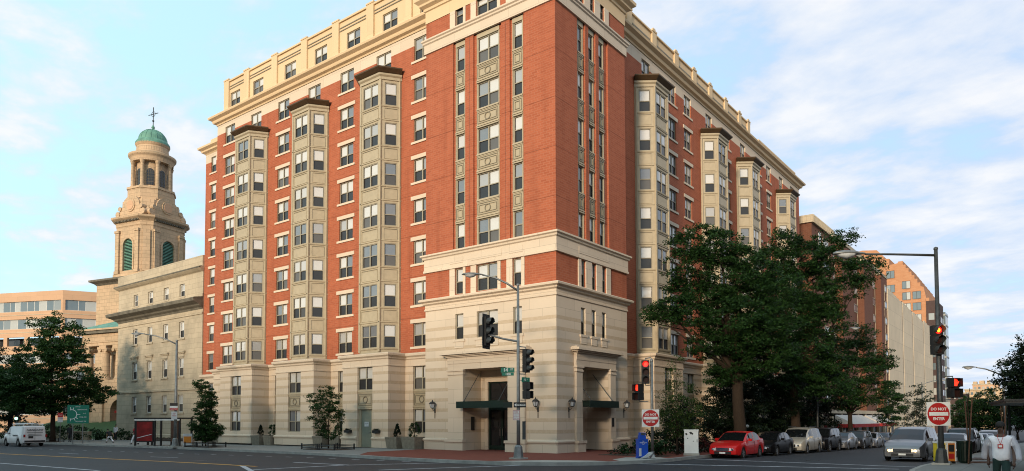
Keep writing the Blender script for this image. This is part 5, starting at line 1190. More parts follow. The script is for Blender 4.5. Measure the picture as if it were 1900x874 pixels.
    if jacket:
        pts = [B_((0, .08, .78)), B_((0, .07, 1.15)), B_((0, .06, 1.42))]; rad = [(.30*s, .13*s), (.27*s, .12*s), (.22*s, .11*s)]; ed = [(0, 1), (1, 2)]
        for k in (1, -1): b = len(pts); pts += [B_((k*.21, .02, 1.41)), B_((k*.31, .04-arm[0]*k*.5, 1.16)), B_((k*.34, -.04-arm[0]*k*1.3, .88))]; rad += [.09*s, .085*s, .08*s]; ed += [(2, b), (b, b+1), (b+1, b+2)]
        skin('jacket', o, pts, ed, rad, jacket, 2)
        q = B_((0, -.145, 1.22)); m = MB(); m.box(q[0]-.055, q[1]-.012, q[2]-.05, q[0]+.055, q[1]-.002, q[2]+.05, 'sign_red'); m.box(q[0]-.035, q[1]-.016, q[2]-.025, q[0]+.035, q[1]-.011, q[2]+.025, 'sign_white'); m.tube([(q[0], q[1]-.006, q[2]+.05), (-.05*s, q[1]+.02, q[2]+.2*s), (-.06*s, q[1]+.06, q[2]+.27*s)], .006, 'sign_red', 4); m.tube([(q[0], q[1]-.006, q[2]+.05), (.05*s, q[1]+.02, q[2]+.2*s), (.06*s, q[1]+.06, q[2]+.27*s)], .006, 'sign_red', 4); m.build('lanyard', o)
    return o
person('man walking towards the camera in white t-shirt, sheer white jacket and red lanyard badge', 21.3, -12.4, .006, 1.79, R_(0), 'cloth_white', 'cloth_green', 'skin_dark', stride=.28, detail=True, jacket='sheer')
person('person in red top and white trousers walking left of the bus shelter', -41.6, -4.2, G(-41, -4)+.006, 1.68, R_(-60), 'cloth_red', 'cloth_white', 'skin_dark', stride=.3)
person('person in white shirt and dark trousers standing near the red church door', -60.9, 2.4, G(-61, 2)+.006, 1.72, R_(30), 'cloth_white', 'cloth_dark', 'skin_tan', stride=.1, shirt_long=True)
person('person in dark top and pale trousers stooping forward on the pavement', -50.3, -2.6, G(-50, -3)+.006, 1.7, R_(-80), 'cloth_dark', 'cloth_white', 'skin_tan', stride=.4, bend=.75, crouch=.25)
person('person in dark clothes standing in the shade beside the big tree', -58.2, -3.2, G(-58, -3)+.006, 1.75, R_(60), 'cloth_dark', 'cloth_dark', 'skin_dark', stride=.15, shirt_long=True)
# ============================================================ street furniture
CAMR = R_(37.7)
def lathe_part(par, name, c, prof, m, n=16): mb = MB(); mb.lathe(c, prof, m, n); return mb.build(name, par, smooth=False)
def cobra_head(par, p, ang, s=1.):
    """lamp head pointing along ang from p (tip away)"""
    c, sn = math.cos(ang), math.sin(ang); T = lambda x, y, z: (p[0]+(x*c-y*sn)*s, p[1]+(x*sn+y*c)*s, p[2]+z*s)
    mb = MB(T); st = [(0, .06, .05), (.15, .09, .07), (.35, .17, .11), (.65, .2, .12), (.9, .15, .09), (1.0, .04, .04)]; rows = []
    for x, w, h in st:
        b = len(mb.v)
        for k in range(10): t = math.pi*k/9; mb.v.append(T(x, -w*math.cos(t), h*math.sin(t)))
        rows.append(b)
    mi = mb._m('steel')
    for a, b in zip(rows, rows[1:]):
        for k in range(9): mb.f.append((a+k, a+k+1, b+k+1, b+k)); mb.mi.append(mi)
        mb.f.append((a, b, b+9, a+9)); mb.mi.append(mi)
    h = mb.build('lamp_head', par, smooth=True); l = MB(T); rows = []
    for x, w, d in ((.3, .10, .02), (.4, .16, .1), (.6, .18, .15), (.8, .13, .08), (.88, .05, .0)):
        b = len(l.v)
        for k in range(8): t = math.pi*k/7; l.v.append(T(x, -w*math.cos(t), -d*math.sin(t)-.002))
        rows.append(b)
    mi = l._m('lamp_lens')
    for a, b in zip(rows, rows[1:]):
        for k in range(7): l.f.append((a+k, a+k+1, b+k+1, b+k)); l.mi.append(mi)
    l.build('lamp_lens', h, smooth=True)
def street_lamp(label, x, y, top, arm, zend, ang, base=True, m='steel_dark', r=.085, s=1.):
    z0 = G(x, y)+.006; o = empty('street_lamp', label, 'street lamp', (x, y, z0)); top -= z0; zend -= z0
    mb = MB(); mb.tube([(0, 0, 0), (0, 0, 2.5), (0, 0, top)], [r*1.1, r, r*.72], m, 12); mb.lathe((0, 0, top), [(r*.9, 0), (r*.8, .08), (0, .12)], m, 10); mb.build('pole', o, smooth=True, fix=False)
    c, sn = math.cos(ang), math.sin(ang); q = lambda t, z: (c*t*arm, sn*t*arm, z)
    mb = MB(); mb.tube([q(0, top-.25), q(.3, top-.25+(zend-top+.25)*.45), q(.65, top-.25+(zend-top+.25)*.82), q(1, zend)], [.055, .05, .045, .04], m, 8); mb.build('arm', o, smooth=True, fix=False)
    cobra_head(o, q(1, zend), ang, s)
    if base:
        b = MB()
        for (w0, z0_), (w1, z1_) in (((.27, 0), (.25, .12)), ((.25, .12), (.19, .6)), ((.19, .6), (.12, .68))):
            P0 = [(w0*math.cos(t), w0*math.sin(t), z0_) for t in [R_(22.5+45*k) for k in range(8)]]; P1 = [(w1*math.cos(t), w1*math.sin(t), z1_) for t in [R_(22.5+45*k) for k in range(8)]]
            for i in range(8): j = (i+1) % 8; b.poly([P0[i], P0[j], P1[j], P1[i]], m)
        b.build('base', o); cbx = MB(); cbx.box(-.33, -.33, -.04, .33, .33, .07, 'concrete'); cbx.build('footing', o)
    return o
LA = R_(37.7+180)
street_lamp('grey street lamp at the corner entrance carrying traffic signals and signs', 1.65, -5.78, 8.46, 1.75, 9.0, LA, m='steel')
street_lamp('tall street lamp on the right pavement carrying the red signal and do not enter sign', 18.5, 1.2, 9.05, 3.0, 8.86, LA, m='steel_dark', r=.1, s=1.35)
street_lamp('street lamp beside the bus shelter in front of the limestone building', -31.1, -6.0, 8.0, 2.5, 8.55, LA, m='steel', r=.11)
street_lamp('street lamp half hidden by trees on the side street', 6.2, 30.2, 9.0, 2.8, 9.6, R_(37.7), base=False)
street_lamp('distant thin street lamp in front of the concrete building', 6.6, 85.5, 7.1, 2.6, 7.5, R_(37.7), base=False, m='steel')
street_lamp('street lamp reaching in from the right frame edge', 19.4, 27.5, 5.1, 1.9, 5.5, LA, base=False, m='steel')
def signal(label, x, y, z0, rz, lit=None, back=False, w=.36, h=1.08, arm=None, n=3, group='traffic signals', core='red_core'):
    """vertical head, lenses look along local -Y"""
    o = empty('traffic_signal', label, 'traffic signal', (x, y, z0), rz, group); mb = MB(); sec = h/n
    for k in range(n): a = k*sec; mb.box(-w/2, -.1, a+.008, w/2, .12, a+sec-.008, 'black_plastic')
    mb.box(-w/2+.03, -.08, 0, w/2-.03, .1, h, 'black_plastic'); mb.build('housing', o)
    if back: b = MB(); b.box(-w/2-.14, .0, -.14, w/2+.14, .02, h+.14, 'black_metal'); b.build('backplate', o)
    for k in range(n):
        zc = (n-1-k)*sec+sec/2; r = sec*.38; l = MB()
        on = (k == 0 and lit == 'red')
        ring = [(r*math.cos(2*math.pi*i/20), r*math.sin(2*math.pi*i/20)) for i in range(20)]
        l.poly([(a, -.115, zc+b) for a, b in ring], 'red_light' if on else 'lens_dark')
        if on: l.poly([(a*.6, -.118, zc+b*.6) for a, b in ring], core)
        L = l.build('lens', o, fix=False); v = MB(); nn = 14
        for i in range(nn):
            t0, t1 = R_(-35+250*i/nn), R_(-35+250*(i+1)/nn); R1 = r*1.12
            d0, d1 = .27-.1*(math.sin(t0) < 0), .27-.1*(math.sin(t1) < 0)
            v.poly([(R1*math.cos(t0), -.1, zc+R1*math.sin(t0)), (R1*math.cos(t1), -.1, zc+R1*math.sin(t1)), (R1*math.cos(t1), -.1-d1, zc+R1*math.sin(t1)), (R1*math.cos(t0), -.1-d0, zc+R1*math.sin(t0))], 'steel_dark')
        v.build('visor', o, fix=False)
    if arm: a = MB(); a.tube([(0, .05, h+.0), (0, .05, h+.1), (arm[0], arm[1], h+.14)], .03, 'steel', 6); a.build('bracket', o); a = MB(); a.tube([(0, .05, 0), (0, .05, -.08), (arm[0], arm[1], -.06)], .03, 'steel', 6); a.build('bracket', o)
    return o
def ped_signal(label, x, y, z0, rz, lit, arm=None):
    o = empty('pedestrian_signal', label, 'pedestrian signal', (x, y, z0), rz, 'pedestrian signals'); mb = MB(); mb.box(-.23, -.08, 0, .23, .14, .40, 'black_plastic'); mb.box(-.23, -.08, .43, .23, .14, .83, 'black_plastic'); mb.box(-.2, -.05, .39, .2, .1, .44, 'black_plastic'); mb.build('housing', o)
    for z in (0, .43):
        v = MB(); v.box(-.21, -.26, z+.36, .21, -.08, z+.38, 'black_plastic'); v.box(-.21, -.26, z+.03, -.19, -.08, z+.36, 'black_plastic'); v.box(.19, -.26, z+.03, .21, -.08, z+.36, 'black_plastic'); v.poly([(-.19, -.085, z+.04), (.19, -.085, z+.04), (.19, -.085, z+.36), (-.19, -.085, z+.36)], 'lens_dark'); v.build('screen', o)
    if lit:
        hnd = MB(); zc = .62; hnd.plate([(-.09, zc-.13), (.07, zc-.13), (.10, zc-.02), (.10, zc+.03), (-.10, zc+.03), (-.11, zc-.04)], .09, .10, 'hand_light')
        for k, (a, l) in enumerate(((-.08, .11), (-.03, .14), (.02, .13), (.07, .10))): hnd.box(a-.018, -.1, zc+.03, a+.018, -.09, zc+.03+l, 'hand_light')
        hnd.plate([(.10, zc-.05), (.17, zc+.04), (.15, zc+.07), (.08, zc)], .09, .1, 'hand_light'); hnd.T = ID
        hnd.v = [(a, -abs(b), c) for a, b, c in hnd.v]; hnd.build('hand_symbol', o, fix=False)
    if arm: a = MB(); a.tube([(0, .05, .83), (0, .05, .9), (arm[0], arm[1], .9)], .025, 'steel', 6); a.build('bracket', o); a = MB(); a.tube([(0, .05, 0), (0, .05, -.06), (arm[0], arm[1], -.06)], .025, 'steel', 6); a.build('bracket', o)
    return o
# corner pole equipment
sg = signal('large black traffic signal with backplate on a side arm over the corner', .42, -6.72, 5.50, CAMR+R_(62), back=True, w=.42, h=1.42)
mb = MB(); mb.tube([(-.25*.0, .1, .62), (.0, .3, .62), (-.75, 1.15, .45)], .05, 'steel', 8); 
arm = MB(); arm.tube([(1.65, -5.78, 5.72), (1.05, -6.24, 5.86), (.5, -6.67, 6.05)], [.055, .05, .045], 'steel', 8); arm.v = [(x-.42, y+6.72, z-5.5) for x, y, z in arm.v]
_a = CAMR+R_(62); arm.v = [(x*math.cos(-_a)-y*math.sin(-_a), x*math.sin(-_a)+y*math.cos(-_a), z) for x, y, z in arm.v]; arm.build('arm', sg)
signal('black traffic signal fixed to the side of the corner lamp pole', 1.98, -5.56, 4.2, CAMR+R_(58), w=.36, h=1.14, arm=(-.1, .33))
ped_signal('unlit pedestrian signal on the corner lamp pole', 2.0, -5.55, 2.92, CAMR+R_(66), False, arm=(-.1, .3))
def signpost_plate(name, label, x, y, z, w, h, rz, m, group=None, cat='sign', t=.02, round_=False):
    o = empty(name, label, cat, (x, y, z), rz, group); mb = MB(); mb.box(-w/2, -t, 0, w/2, 0, h, m); mb.build('plate', o); return o
o = signpost_plate('street_sign', 'green street name sign reading 14 ST on the corner pole', 1.26, -6.12, 4.2, .66, .24, CAMR, 'sign_green'); text(o, '14', .24, 'sign_white', (-.1, -.025, .12), bold=.004); text(o, 'ST', .12, 'sign_white', (.2, -.025, .15), bold=.002); mb = MB(); mb.box(-.28, -.02, -.15, .3, 0, -.01, 'sign_green'); mb.build('block_plate', o); text(o, '1200', .13, 'sign_white', (.02, -.025, -.08), bold=.003)
o = signpost_plate('street_sign', 'small green street name sign edge on beside the corner pole', 1.98, -5.62, 3.72, .5, .24, CAMR+R_(40), 'sign_green'); text(o, 'N', .16, 'sign_white', (-.08, -.025, .12)); text(o, 'ST', .09, 'sign_white', (.1, -.025, .14))
o = signpost_plate('one_way_sign', 'black one way sign with a white arrow pointing left', 1.78, -5.83, 2.50, .6, .25, CAMR, 'sign_black'); mb = MB(); mb.T = lambda u, d, z: (u, -.02-d, z); mb.plate([(-.27, .125), (-.17, .21), (-.17, .17), (.27, .17), (.27, .08), (-.17, .08), (-.17, .04)], 0, .004, 'sign_white'); mb.build('arrow', o); text(o, 'ONE WAY', .095, 'sign_black', (.05, -.027, .125), bold=.003)
mb = MB(); mb.box(-.82, -.02, -.01, -.36, .1, .27, 'green_metal'); q = mb.build('sign_back', o)
o = signpost_plate('parking_sign', 'red and white no parking sign under the one way sign', 1.62, -5.9, 1.88, .34, .5, CAMR, 'sign_white'); mb = MB()
for z0_, z1_ in ((.02, .035), (.465, .48)): mb.box(-.16, -.024, z0_, .16, -.02, z1_, 'sign_red')
for x0_, x1_ in ((-.16, -.145), (.145, .16)): mb.box(x0_, -.024, .02, x1_, -.02, .48, 'sign_red')
mb.build('border', o); text(o, 'NO', .11, 'sign_red', (0, -.025, .40)); text(o, 'PARKING', .062, 'sign_red', (0, -.025, .31)); text(o, 'ENTRANCE', .05, 'sign_red', (0, -.025, .2)); text(o, 'ANY TIME', .05, 'sign_red', (0, -.025, .1))
o = empty('control_box', 'grey metal control box strapped to the corner pole', 'box', (1.8, -5.66, .95), CAMR); mb = MB(); mb.box(-.0, -.1, 0, .16, .12, .85, 'steel_dark'); mb.box(.0, -.12, .85, .18, .14, .88, 'steel_dark'); mb.build('case', o)
# left signal post with DO NOT ENTER
o = empty('signal_post', 'round grey signal post at the side street kerb', 'post', (6.05, -.33, .006)); mb = MB(); mb.tube([(0, 0, 0), (0, 0, 4.85)], .075, 'steel', 12); mb.lathe((0, 0, 4.85), [(.08, 0), (.09, .05), (.04, .14), (0, .18)], 'steel', 10); mb.build('post', o, smooth=True, fix=False); mb = MB(); mb.lathe((0, 0, 0), [(.16, 0), (.16, .06), (.1, .12), (.09, .3)], 'steel', 12); mb.build('base', o)
def dne(label, x, y, z, s, rz):
    o = empty('do_not_enter_sign', label, 'road sign', (x, y, z), rz, 'do not enter signs'); mb = MB(); mb.box(-s/2, -.015, 0, s/2, 0, s, 'sign_white'); mb.build('plate', o)
    d = MB(); r = s*.47; d.T = lambda u, dd, z_: (u, -.016-dd, z_); d.plate([(r*math.cos(2*math.pi*k/40), s/2+r*math.sin(2*math.pi*k/40)) for k in range(40)], 0, .003, 'sign_red'); dd = d.build('red_disc', o)
    b = MB(); b.box(-r*.86, -.024, s/2-s*.075, r*.86, -.02, s/2+s*.075, 'sign_white'); b.build('white_bar', o)
    text(o, 'DO NOT', s*.165, 'sign_white', (0, -.023, s*.70), bold=.004*s); text(o, 'ENTER', s*.165, 'sign_white', (0, -.023, s*.29), bold=.004*s); return o
dne('square do not enter sign on the post beside the blue newspaper box', 6.03, -.47, 1.53, .88, CAMR); dne('square do not enter sign on the right hand lamp pole', 18.45, 1.02, 1.62, .98, CAMR)
signal('traffic signal lit red on the post above the newspaper box', 5.80, -.52, 3.72, CAMR+R_(-8), lit='red', w=.40, h=1.2, arm=(.28, .1))
ped_signal('pedestrian signal with a lit red hand on the post beside the newspaper box', 5.52, -.75, 2.88, CAMR+R_(-52), True, arm=(.2, .5))
signal('traffic signal lit red on the right hand lamp pole', 18.47, .98, 4.58, CAMR+R_(4), lit='red', w=.44, h=1.22, core='amber_core')
ped_signal('pedestrian signal with a lit red hand on the right hand lamp pole', 18.98, 1.5, 2.78, CAMR+R_(8), True, arm=(-.5, .1))
# newspaper box
o = empty('newspaper_box', 'blue newspaper box on the kerb at the corner crossing', 'newspaper box', (6.25, -1.85, .006), CAMR+R_(8)); mb = MB(); mb.box(-.24, -.2, .08, .24, .22, .92, 'paint_blue'); mb.box(-.27, -.1, .0, .27, .2, .08, 'paint_blue'); mb.box(-.25, -.22, .9, .25, .24, .95, 'paint_blue'); mb.build('case', o)
mb = MB(); mb.box(-.16, -.14, .95, .16, .16, 1.12, 'paint_blue'); mb.box(-.13, -.15, 1.12, .13, .14, 1.26, 'paint_blue'); mb.build('coin_box', o); mb = MB(); mb.box(-.1, -.156, 1.14, .1, -.15, 1.24, 'steel_dark'); mb.build('coin_slot', o)
text(o, 'The', .06, 'sign_white', (0, -.205, .84)); text(o, 'Washington', .075, 'sign_white', (0, -.205, .77)); text(o, 'Post', .06, 'sign_white', (0, -.205, .70)); mb = MB(); mb.box(-.22, -.206, .12, -.1, -.2, .5, 'paper'); mb.build('poster', o)
o = tag(MB.build((lambda m: (m.plate([(0, 0), (.35, .05), (.6, .28), (.45, .3), (.2, .12)], 0, .3, 'paper'), m.plate([(.5, 0), (.75, .02), (.62, .2)], -.1, .2, 'paper'), m)[-1])(MB(TROT(6.2, -2.0, CAMR, .02))), 'litter'), 'crumpled newspaper lying at the foot of the signal post', 'litter')
# utility cabinet
o = empty('utility_cabinet', 'tall weathered grey utility cabinet with peeling stickers behind the kerb', 'cabinet', (7.0, 2.3, .006), R_(22)); mb = MB(); mb.box(-.36, -.26, .12, .36, .3, 1.34, 'sign_white'); mb.box(-.38, -.28, 1.3, .38, .32, 1.36, 'sign_white'); mb.build('case', o); mb = MB(); mb.box(-.4, -.3, 0, .4, .34, .12, 'concrete'); mb.build('plinth', o)
mb = MB(); mb.T = lambda u, d, z: (u, -.262-d, z)
for cx_, cz_, r in ((-.25, 1.12, .06), (-.02, 1.18, .07), (.06, 1.14, .05), (-.18, .9, .03), (.1, .75, .025)): mb.plate([(cx_+r*(1+.4*math.sin(5*t))*math.cos(t), cz_+r*math.sin(t)) for t in [k*.7 for k in range(9)]], 0, .003, 'black_metal')
mb.build('sticker', o); mb = MB(); mb.box(.28, -.28, .7, .31, -.26, .85, 'steel_dark'); mb.build('handle', o)
# free newspaper racks and bin by the right pole
for i, (x, y, m1, m2, lb) in enumerate([(18.35, 2.0, 'yellow_plastic', 'sign_white', 'white and yellow newspaper rack left of the right hand pole'), (18.66, 2.25, 'orange_plastic', 'sign_white', 'orange newspaper rack behind the right hand pole')]):
    o = empty('newspaper_rack', lb, 'newspaper rack', (x, y, .006), CAMR); mb = MB(); mb.box(-.17, -.16, .1, .17, .18, .86, m1); mb.box(-.19, -.18, .86, .19, .2, .93, m2); mb.box(-.19, -.185, .1, -.15, -.16, .86, 'sign_white'); mb.box(.15, -.185, .1, .19, -.16, .86, 'sign_white'); mb.build('case', o); mb = MB()
    for a in (-.18, .14): mb.box(a, -.15, 0, a+.04, .15, .1, 'black_metal')
    mb.build('feet', o); mb = MB(); mb.box(-.12, -.175, .5, .12, -.165, .8, 'black_plastic'); mb.box(-.12, -.175, .2, .12, -.165, .42, 'sign_red'); mb.build('front_panel', o)
o = empty('litter_bin', 'dark green slatted litter bin on the right pavement', 'litter bin', (19.15, 3.0, .006)); mb = MB(); mb.lathe((0, 0, 0), [(.2, .0), (.24, .08), (.27, .85), (.29, .88), (.29, .95), (.2, .97), (.18, .9)], 'green_metal', 20)
for k in range(16): t = 2*math.pi*k/16; mb.tube([(.25*math.cos(t), .25*math.sin(t), .08), (.285*math.cos(t), .285*math.sin(t), .85)], .012, 'green_metal', 4)
mb.build('basket', o)
# tree stakes on the right pavement
for i, (x, y, lean, h, lb) in enumerate([(19.35, 2.2, .2, 2.75, 'pair of brown tree stakes beside the green litter bin'), (20.2, 9.5, .15, 2.6, 'brown tree stake further along the right pavement')]):
    o = empty('tree_stake', lb, 'tree stake', (x, y, .006)); mb = MB(); mb.box(-.025, -.025, -.05, .025, .025, h, 'rust_brown'); mb.v = [(a+lean*c/h, b, c) for a, b, c in mb.v]; mb.build('stake', o)
    mb = MB(); mb.box(-.025, .6, -.05, .025, .65, h*.97, 'rust_brown'); mb.v = [(a-lean*.6*c/h, b, c) for a, b, c in mb.v]; mb.build('stake', o); mb = MB(); mb.tube([(0, .3, 0), (.05, .3, 1.5), (.0, .3, 2.6), (.1, .35, 3.2)], [.03, .025, .02, .01], 'bark', 6); mb.build('stem', o)
for x0, y0, x1, y1 in ((18.7, 1.6+2, 20.2, 5.4), (18.9, 7.8, 20.4, 10.6), (19, 14, 20.4, 17)): mb = MB(); mb.box(x0, y0, -.2, x1, y1, .03, 'rust_brown'); mb.v = [(x, y, z+G(x, y)) for x, y, z in mb.v]; struct(mb.build('tree_pit'))
# bus shelters
o = empty('bus_shelter', 'dark framed bus shelter at the right frame edge', 'bus shelter', (21.9, -2.5, .006), R_(8))
mb = MB(); mb.box(-1.1, -1.6, 2.42, 1.5, 4.2, 2.52, 'black_metal'); mb.box(-1.15, -1.65, 2.5, 1.55, 4.25, 2.56, 'black_metal'); mb.build('roof', o)
for x, y in ((-.5, -1.4), (1.2, -1.4), (-.5, 4), (1.2, 4), (1.2, 1.3)): mb = MB(); mb.box(x-.04, y-.04, 0, x+.04, y+.04, 2.42, 'black_metal'); mb.build('post', o)
mb = MB(); mb.box(1.14, -1.3, .2, 1.17, 3.9, 2.3, 'pane_dark'); mb.build('glass_panel', o); mb = MB(); mb.box(.6, .2, .42, 1.1, 2.6, .48, 'steel_dark'); mb.box(.8, .4, 0, .85, .45, .42, 'steel_dark'); mb.box(.8, 2.3, 0, .85, 2.35, .42, 'steel_dark'); mb.build('bench', o)
mb = MB(); mb.box(.0, 3.95, .3, 1.1, 4.05, 2.2, 'black_metal'); mb.build('advert_panel', o)
o = empty('bus_shelter', 'black framed bus shelter with a red advertising poster in front of the limestone building', 'bus shelter', (-35.6, -4.6, G(-35, -5)+.006), R_(24))
mb = MB(); mb.box(-2.3, -.8, 2.16, 2.1, .8, 2.28, 'black_metal'); mb.box(-2.25, -.82, 2.05, 2.05, -.79, 2.14, 'sign_white'); mb.build('roof', o)
for x, y in ((-2.2, -.7), (-.35, -.7), (.25, -.7), (2.0, -.7), (-2.2, .7), (2.0, .7), (.1, .7)): mb = MB(); mb.box(x-.06, y-.06, 0, x+.06, y+.06, 2.16, 'black_metal'); mb.build('post', o)
mb = MB(); mb.box(-2.1, -.76, .3, -.45, -.66, 2.02, 'black_metal'); mb.build('advert_panel', o); mb = MB(); mb.box(-2.02, -.772, .38, -.53, -.762, 1.95, 'poster_red'); mb.box(-1.98, -.776, .75, -.6, -.773, .80, 'paper'); mb.v = [(a, b, c+(.22*(a+1.3) if 'x' and b < -.7725 else 0)) for a, b, c in mb.v]; mb.build('poster', o)
mb = MB(); mb.box(1.2, -.74, .35, 1.9, -.68, 2.0, 'rust_brown'); mb.build('map_panel', o); mb = MB(); mb.box(-1.9, .1, .42, 1.6, .5, .48, 'steel_dark'); mb.box(-1.5, .25, 0, -1.4, .35, .42, 'steel_dark'); mb.box(1.1, .25, 0, 1.2, .35, .42, 'steel_dark'); mb.build('bench', o)
mb = MB(); mb.poly([(-2.1, .72, .2), (2.0, .72, .2), (2.0, .72, 2.1), (-2.1, .72, 2.1)], 'pane_dark'); 
o2 = empty('newspaper_rack', 'white newspaper rack behind the left street lamp base', 'newspaper rack', (-30.6, -5.2, G(-31, -5)+.006), CAMR); mb = MB(); mb.box(-.35, -.2, .1, .35, .2, 1.0, 'paper'); mb.box(-.3, -.21, .3, .3, -.2, .8, 'orange_plastic'); mb.build('case', o2); mb = MB(); mb.box(-.3, -.15, 0, .3, .15, .1, 'black_metal'); mb.build('feet', o2)
o = signpost_plate('parking_sign', 'red and white sign band on the left street lamp pole', -31.0, -6.2, 2.68, .6, .55, CAMR, 'sign_white'); mb = MB(); mb.box(-.3, -.024, .0, .3, -.02, .18, 'sign_red'); mb.box(-.3, -.024, .33, .3, -.02, .55, 'black_metal'); mb.build('band', o); text(o, 'BUS STOP', .11, 'sign_white', (0, -.025, .09))
o = signpost_plate('parking_sign', 'pale parking sign below the red banded sign on the left lamp pole', -30.9, -6.2, 1.98, .45, .6, CAMR, 'paper'); text(o, 'NO', .12, 'sign_red', (0, -.025, .42)); text(o, 'PARKING', .08, 'sign_red', (0, -.025, .28))
o = signpost_plate('parking_sign', 'red and white parking sign on the big tree by the white van', -53.6, -5.8, 1.75, .45, .9, CAMR+R_(15), 'paper'); mb = MB(); mb.box(-.225, -.024, .48, .225, -.02, .9, 'sign_red'); mb.build('band', o); mb = MB(); mb.tube([(0, .04, -2.0), (0, .04, .9)], .03, 'steel', 6); mb.build('post', o); text(o, 'NO PARKING', .07, 'sign_red', (0, -.025, .35)); text(o, 'TOW', .12, 'sign_white', (0, -.03, .68))
# green guide sign
o = empty('guide_sign', 'large green guide sign with a traffic circle diagram on two posts', 'road sign', (-50, -5.6, G(-50, -6)+.006), CAMR+R_(10)); mb = MB(); mb.box(-.93, -.03, 1.88, .93, 0, 3.6, 'sign_green'); mb.build('panel', o)
for x in (-.45, .4): mb = MB(); mb.box(x-.04, .0, 0, x+.04, .06, 3.4, 'steel'); mb.build('post', o)
mb = MB(); mb.T = lambda u, d, z: (u, -.031-d, z)
def arc(cx_, cz_, r, a0, a1, w=.05, n=18):
    for k in range(n):
        t0, t1 = R_(a0+(a1-a0)*k/n), R_(a0+(a1-a0)*(k+1)/n); mb.plate([((r-w)*math.cos(t0)+cx_, (r-w)*math.sin(t0)+cz_), (r*math.cos(t0)+cx_, r*math.sin(t0)+cz_), (r*math.cos(t1)+cx_, r*math.sin(t1)+cz_), ((r-w)*math.cos(t1)+cx_, (r-w)*math.sin(t1)+cz_)], 0, .004, 'sign_white')
arc(-.55, 2.72, .46, -110, 110)
for a, l in ((75, .2), (100, .22), (0, .28), (-38, .22), (-62, .2), (-100, .2)):
    t = R_(a); p, q = (-.55+.45*math.cos(t), 2.72+.45*math.sin(t)), (-.55+(.45+l)*math.cos(t), 2.72+(.45+l)*math.sin(t)); nx, nz = -math.sin(t)*.025, math.cos(t)*.025
    mb.plate([(p[0]-nx, p[1]-nz), (q[0]-nx, q[1]-nz), (q[0]+nx, q[1]+nz), (p[0]+nx, p[1]+nz)], 0, .004, 'sign_white')
mb.build('circle_diagram', o)
for tx, sz, x, z in (('14TH ST', .15, -.05, 3.42), ('VERMONT AV', .16, .35, 3.16), ('M ST', .15, .55, 2.80), ('MASS. AVE', .15, .42, 2.46), ('HIGHLAND TER', .15, .25, 2.06)): text(o, tx, sz, 'sign_white', (x, -.035, z), sxx=.85)
# far green signal at the left edge
o = signal('distant traffic signal glowing green behind the white van', -66.6, -5.3, 2.0, CAMR+R_(20), w=.3, h=.8); mb = MB(); mb.lathe((0, 0, 0), [(.0, 0), (.16, 0)], 'green_light', 14); mb.v = [(a, -.3, .15+b) for a, b, c in mb.v]; mb.build('green_lens', o, fix=False); mb = MB(); mb.tube([(0, .15, -2.4), (0, .15, 3.0)], .07, 'steel_dark', 8); mb.build('post', o)
# wall lanterns on the pavilion
def lantern(label, loc, rz):
    o = empty('wall_lantern', label, 'wall lantern', loc, rz, 'lit wall lanterns beside the entrances')
    mb = MB(); mb.tube([(0, 0, -.5), (0, -.04, -.48), (0, -.22, -.42), (0, -.25, -.3)], .02, 'black_metal', 6); mb.tube([(0, -.02, -.95), (0, -.02, -.3)], .025, 'black_metal', 6); mb.box(-.05, -.03, -.6, .05, 0, -.35, 'black_metal'); mb.build('bracket', o)
    f = MB()
    for k in range(6):
        t = R_(60*k); f.tube([(.11*math.cos(t), -.25+.11*math.sin(t), -.28), (.2*math.cos(t), -.25+.2*math.sin(t), -.0)], .012, 'black_metal', 4)
    f.lathe((0, -.25, 0), [(.06, -.32), (.12, -.28), (.12, -.26)], 'black_metal', 6); f.lathe((0, -.25, 0), [(.23, -.01), (.23, .02), (.14, .1), (.05, .14), (.05, .17), (.0, .26)], 'black_metal', 6); f.build('cage', o)
    g = MB(); g.lathe((0, -.25, 0), [(.10, -.27), (.185, -.01)], 'lamp_lens', 6); g.lathe((0, -.25, 0), [(0, -.24), (.05, -.2), (.065, -.14), (.04, -.06), (0, -.03)], 'warm_bulb', 10); g.build('bulb', o)
lantern('lit wall lantern left of the left entrance', (-9.48, 0, 2.95), 0); lantern('lit wall lantern between the left entrance and the building corner', (-1.3, 0, 2.95), 0)
lantern('lit wall lantern just right of the building corner', (0, 1.21, 2.95), R_(90)); lantern('lit wall lantern right of the right entrance', (0, 7.73, 2.95), R_(90))
# iron rail right of the pavilion
o = empty('garden_railing', 'low black iron railing at the foot of the right facade', 'railing', (0, 8.6, 0)); mb = MB()
for z in (.12, .5): mb.tube([(.3, 0, z), (2.6, 0, z), (2.6, 18, z)], .018, 'black_metal', 5)
for k in range(12): mb.box(.3+k*.2-.01, -.01, 0, .3+k*.2+.01, .01, .55, 'black_metal')
for k in range(60): mb.box(2.59, k*.3, 0, 2.61, k*.3+.02, .55, 'black_metal')
mb.v = [(x, y, z+G(5, y+8.6)) for x, y, z in mb.v]; mb.build('rail', o)
lantern('small lit lantern in the ground floor of the brown building', (-1.22, 75, 1.75), R_(90))
for i, (x, y, lb) in enumerate([(4.9, 16.8, 'short dark bollard light behind the white minivan')]):
    o = empty('bollard_light', lb, 'bollard light', (x, y, G(x, y))); mb = MB(); mb.tube([(0, 0, 0), (0, 0, 1.55)], .09, 'black_metal', 10); mb.build('post', o); mb = MB(); mb.lathe((0, 0, 1.55), [(.14, 0), (.15, .12), (.06, .2), (0, .22)], 'sign_white', 12); mb.build('lamp_head', o)
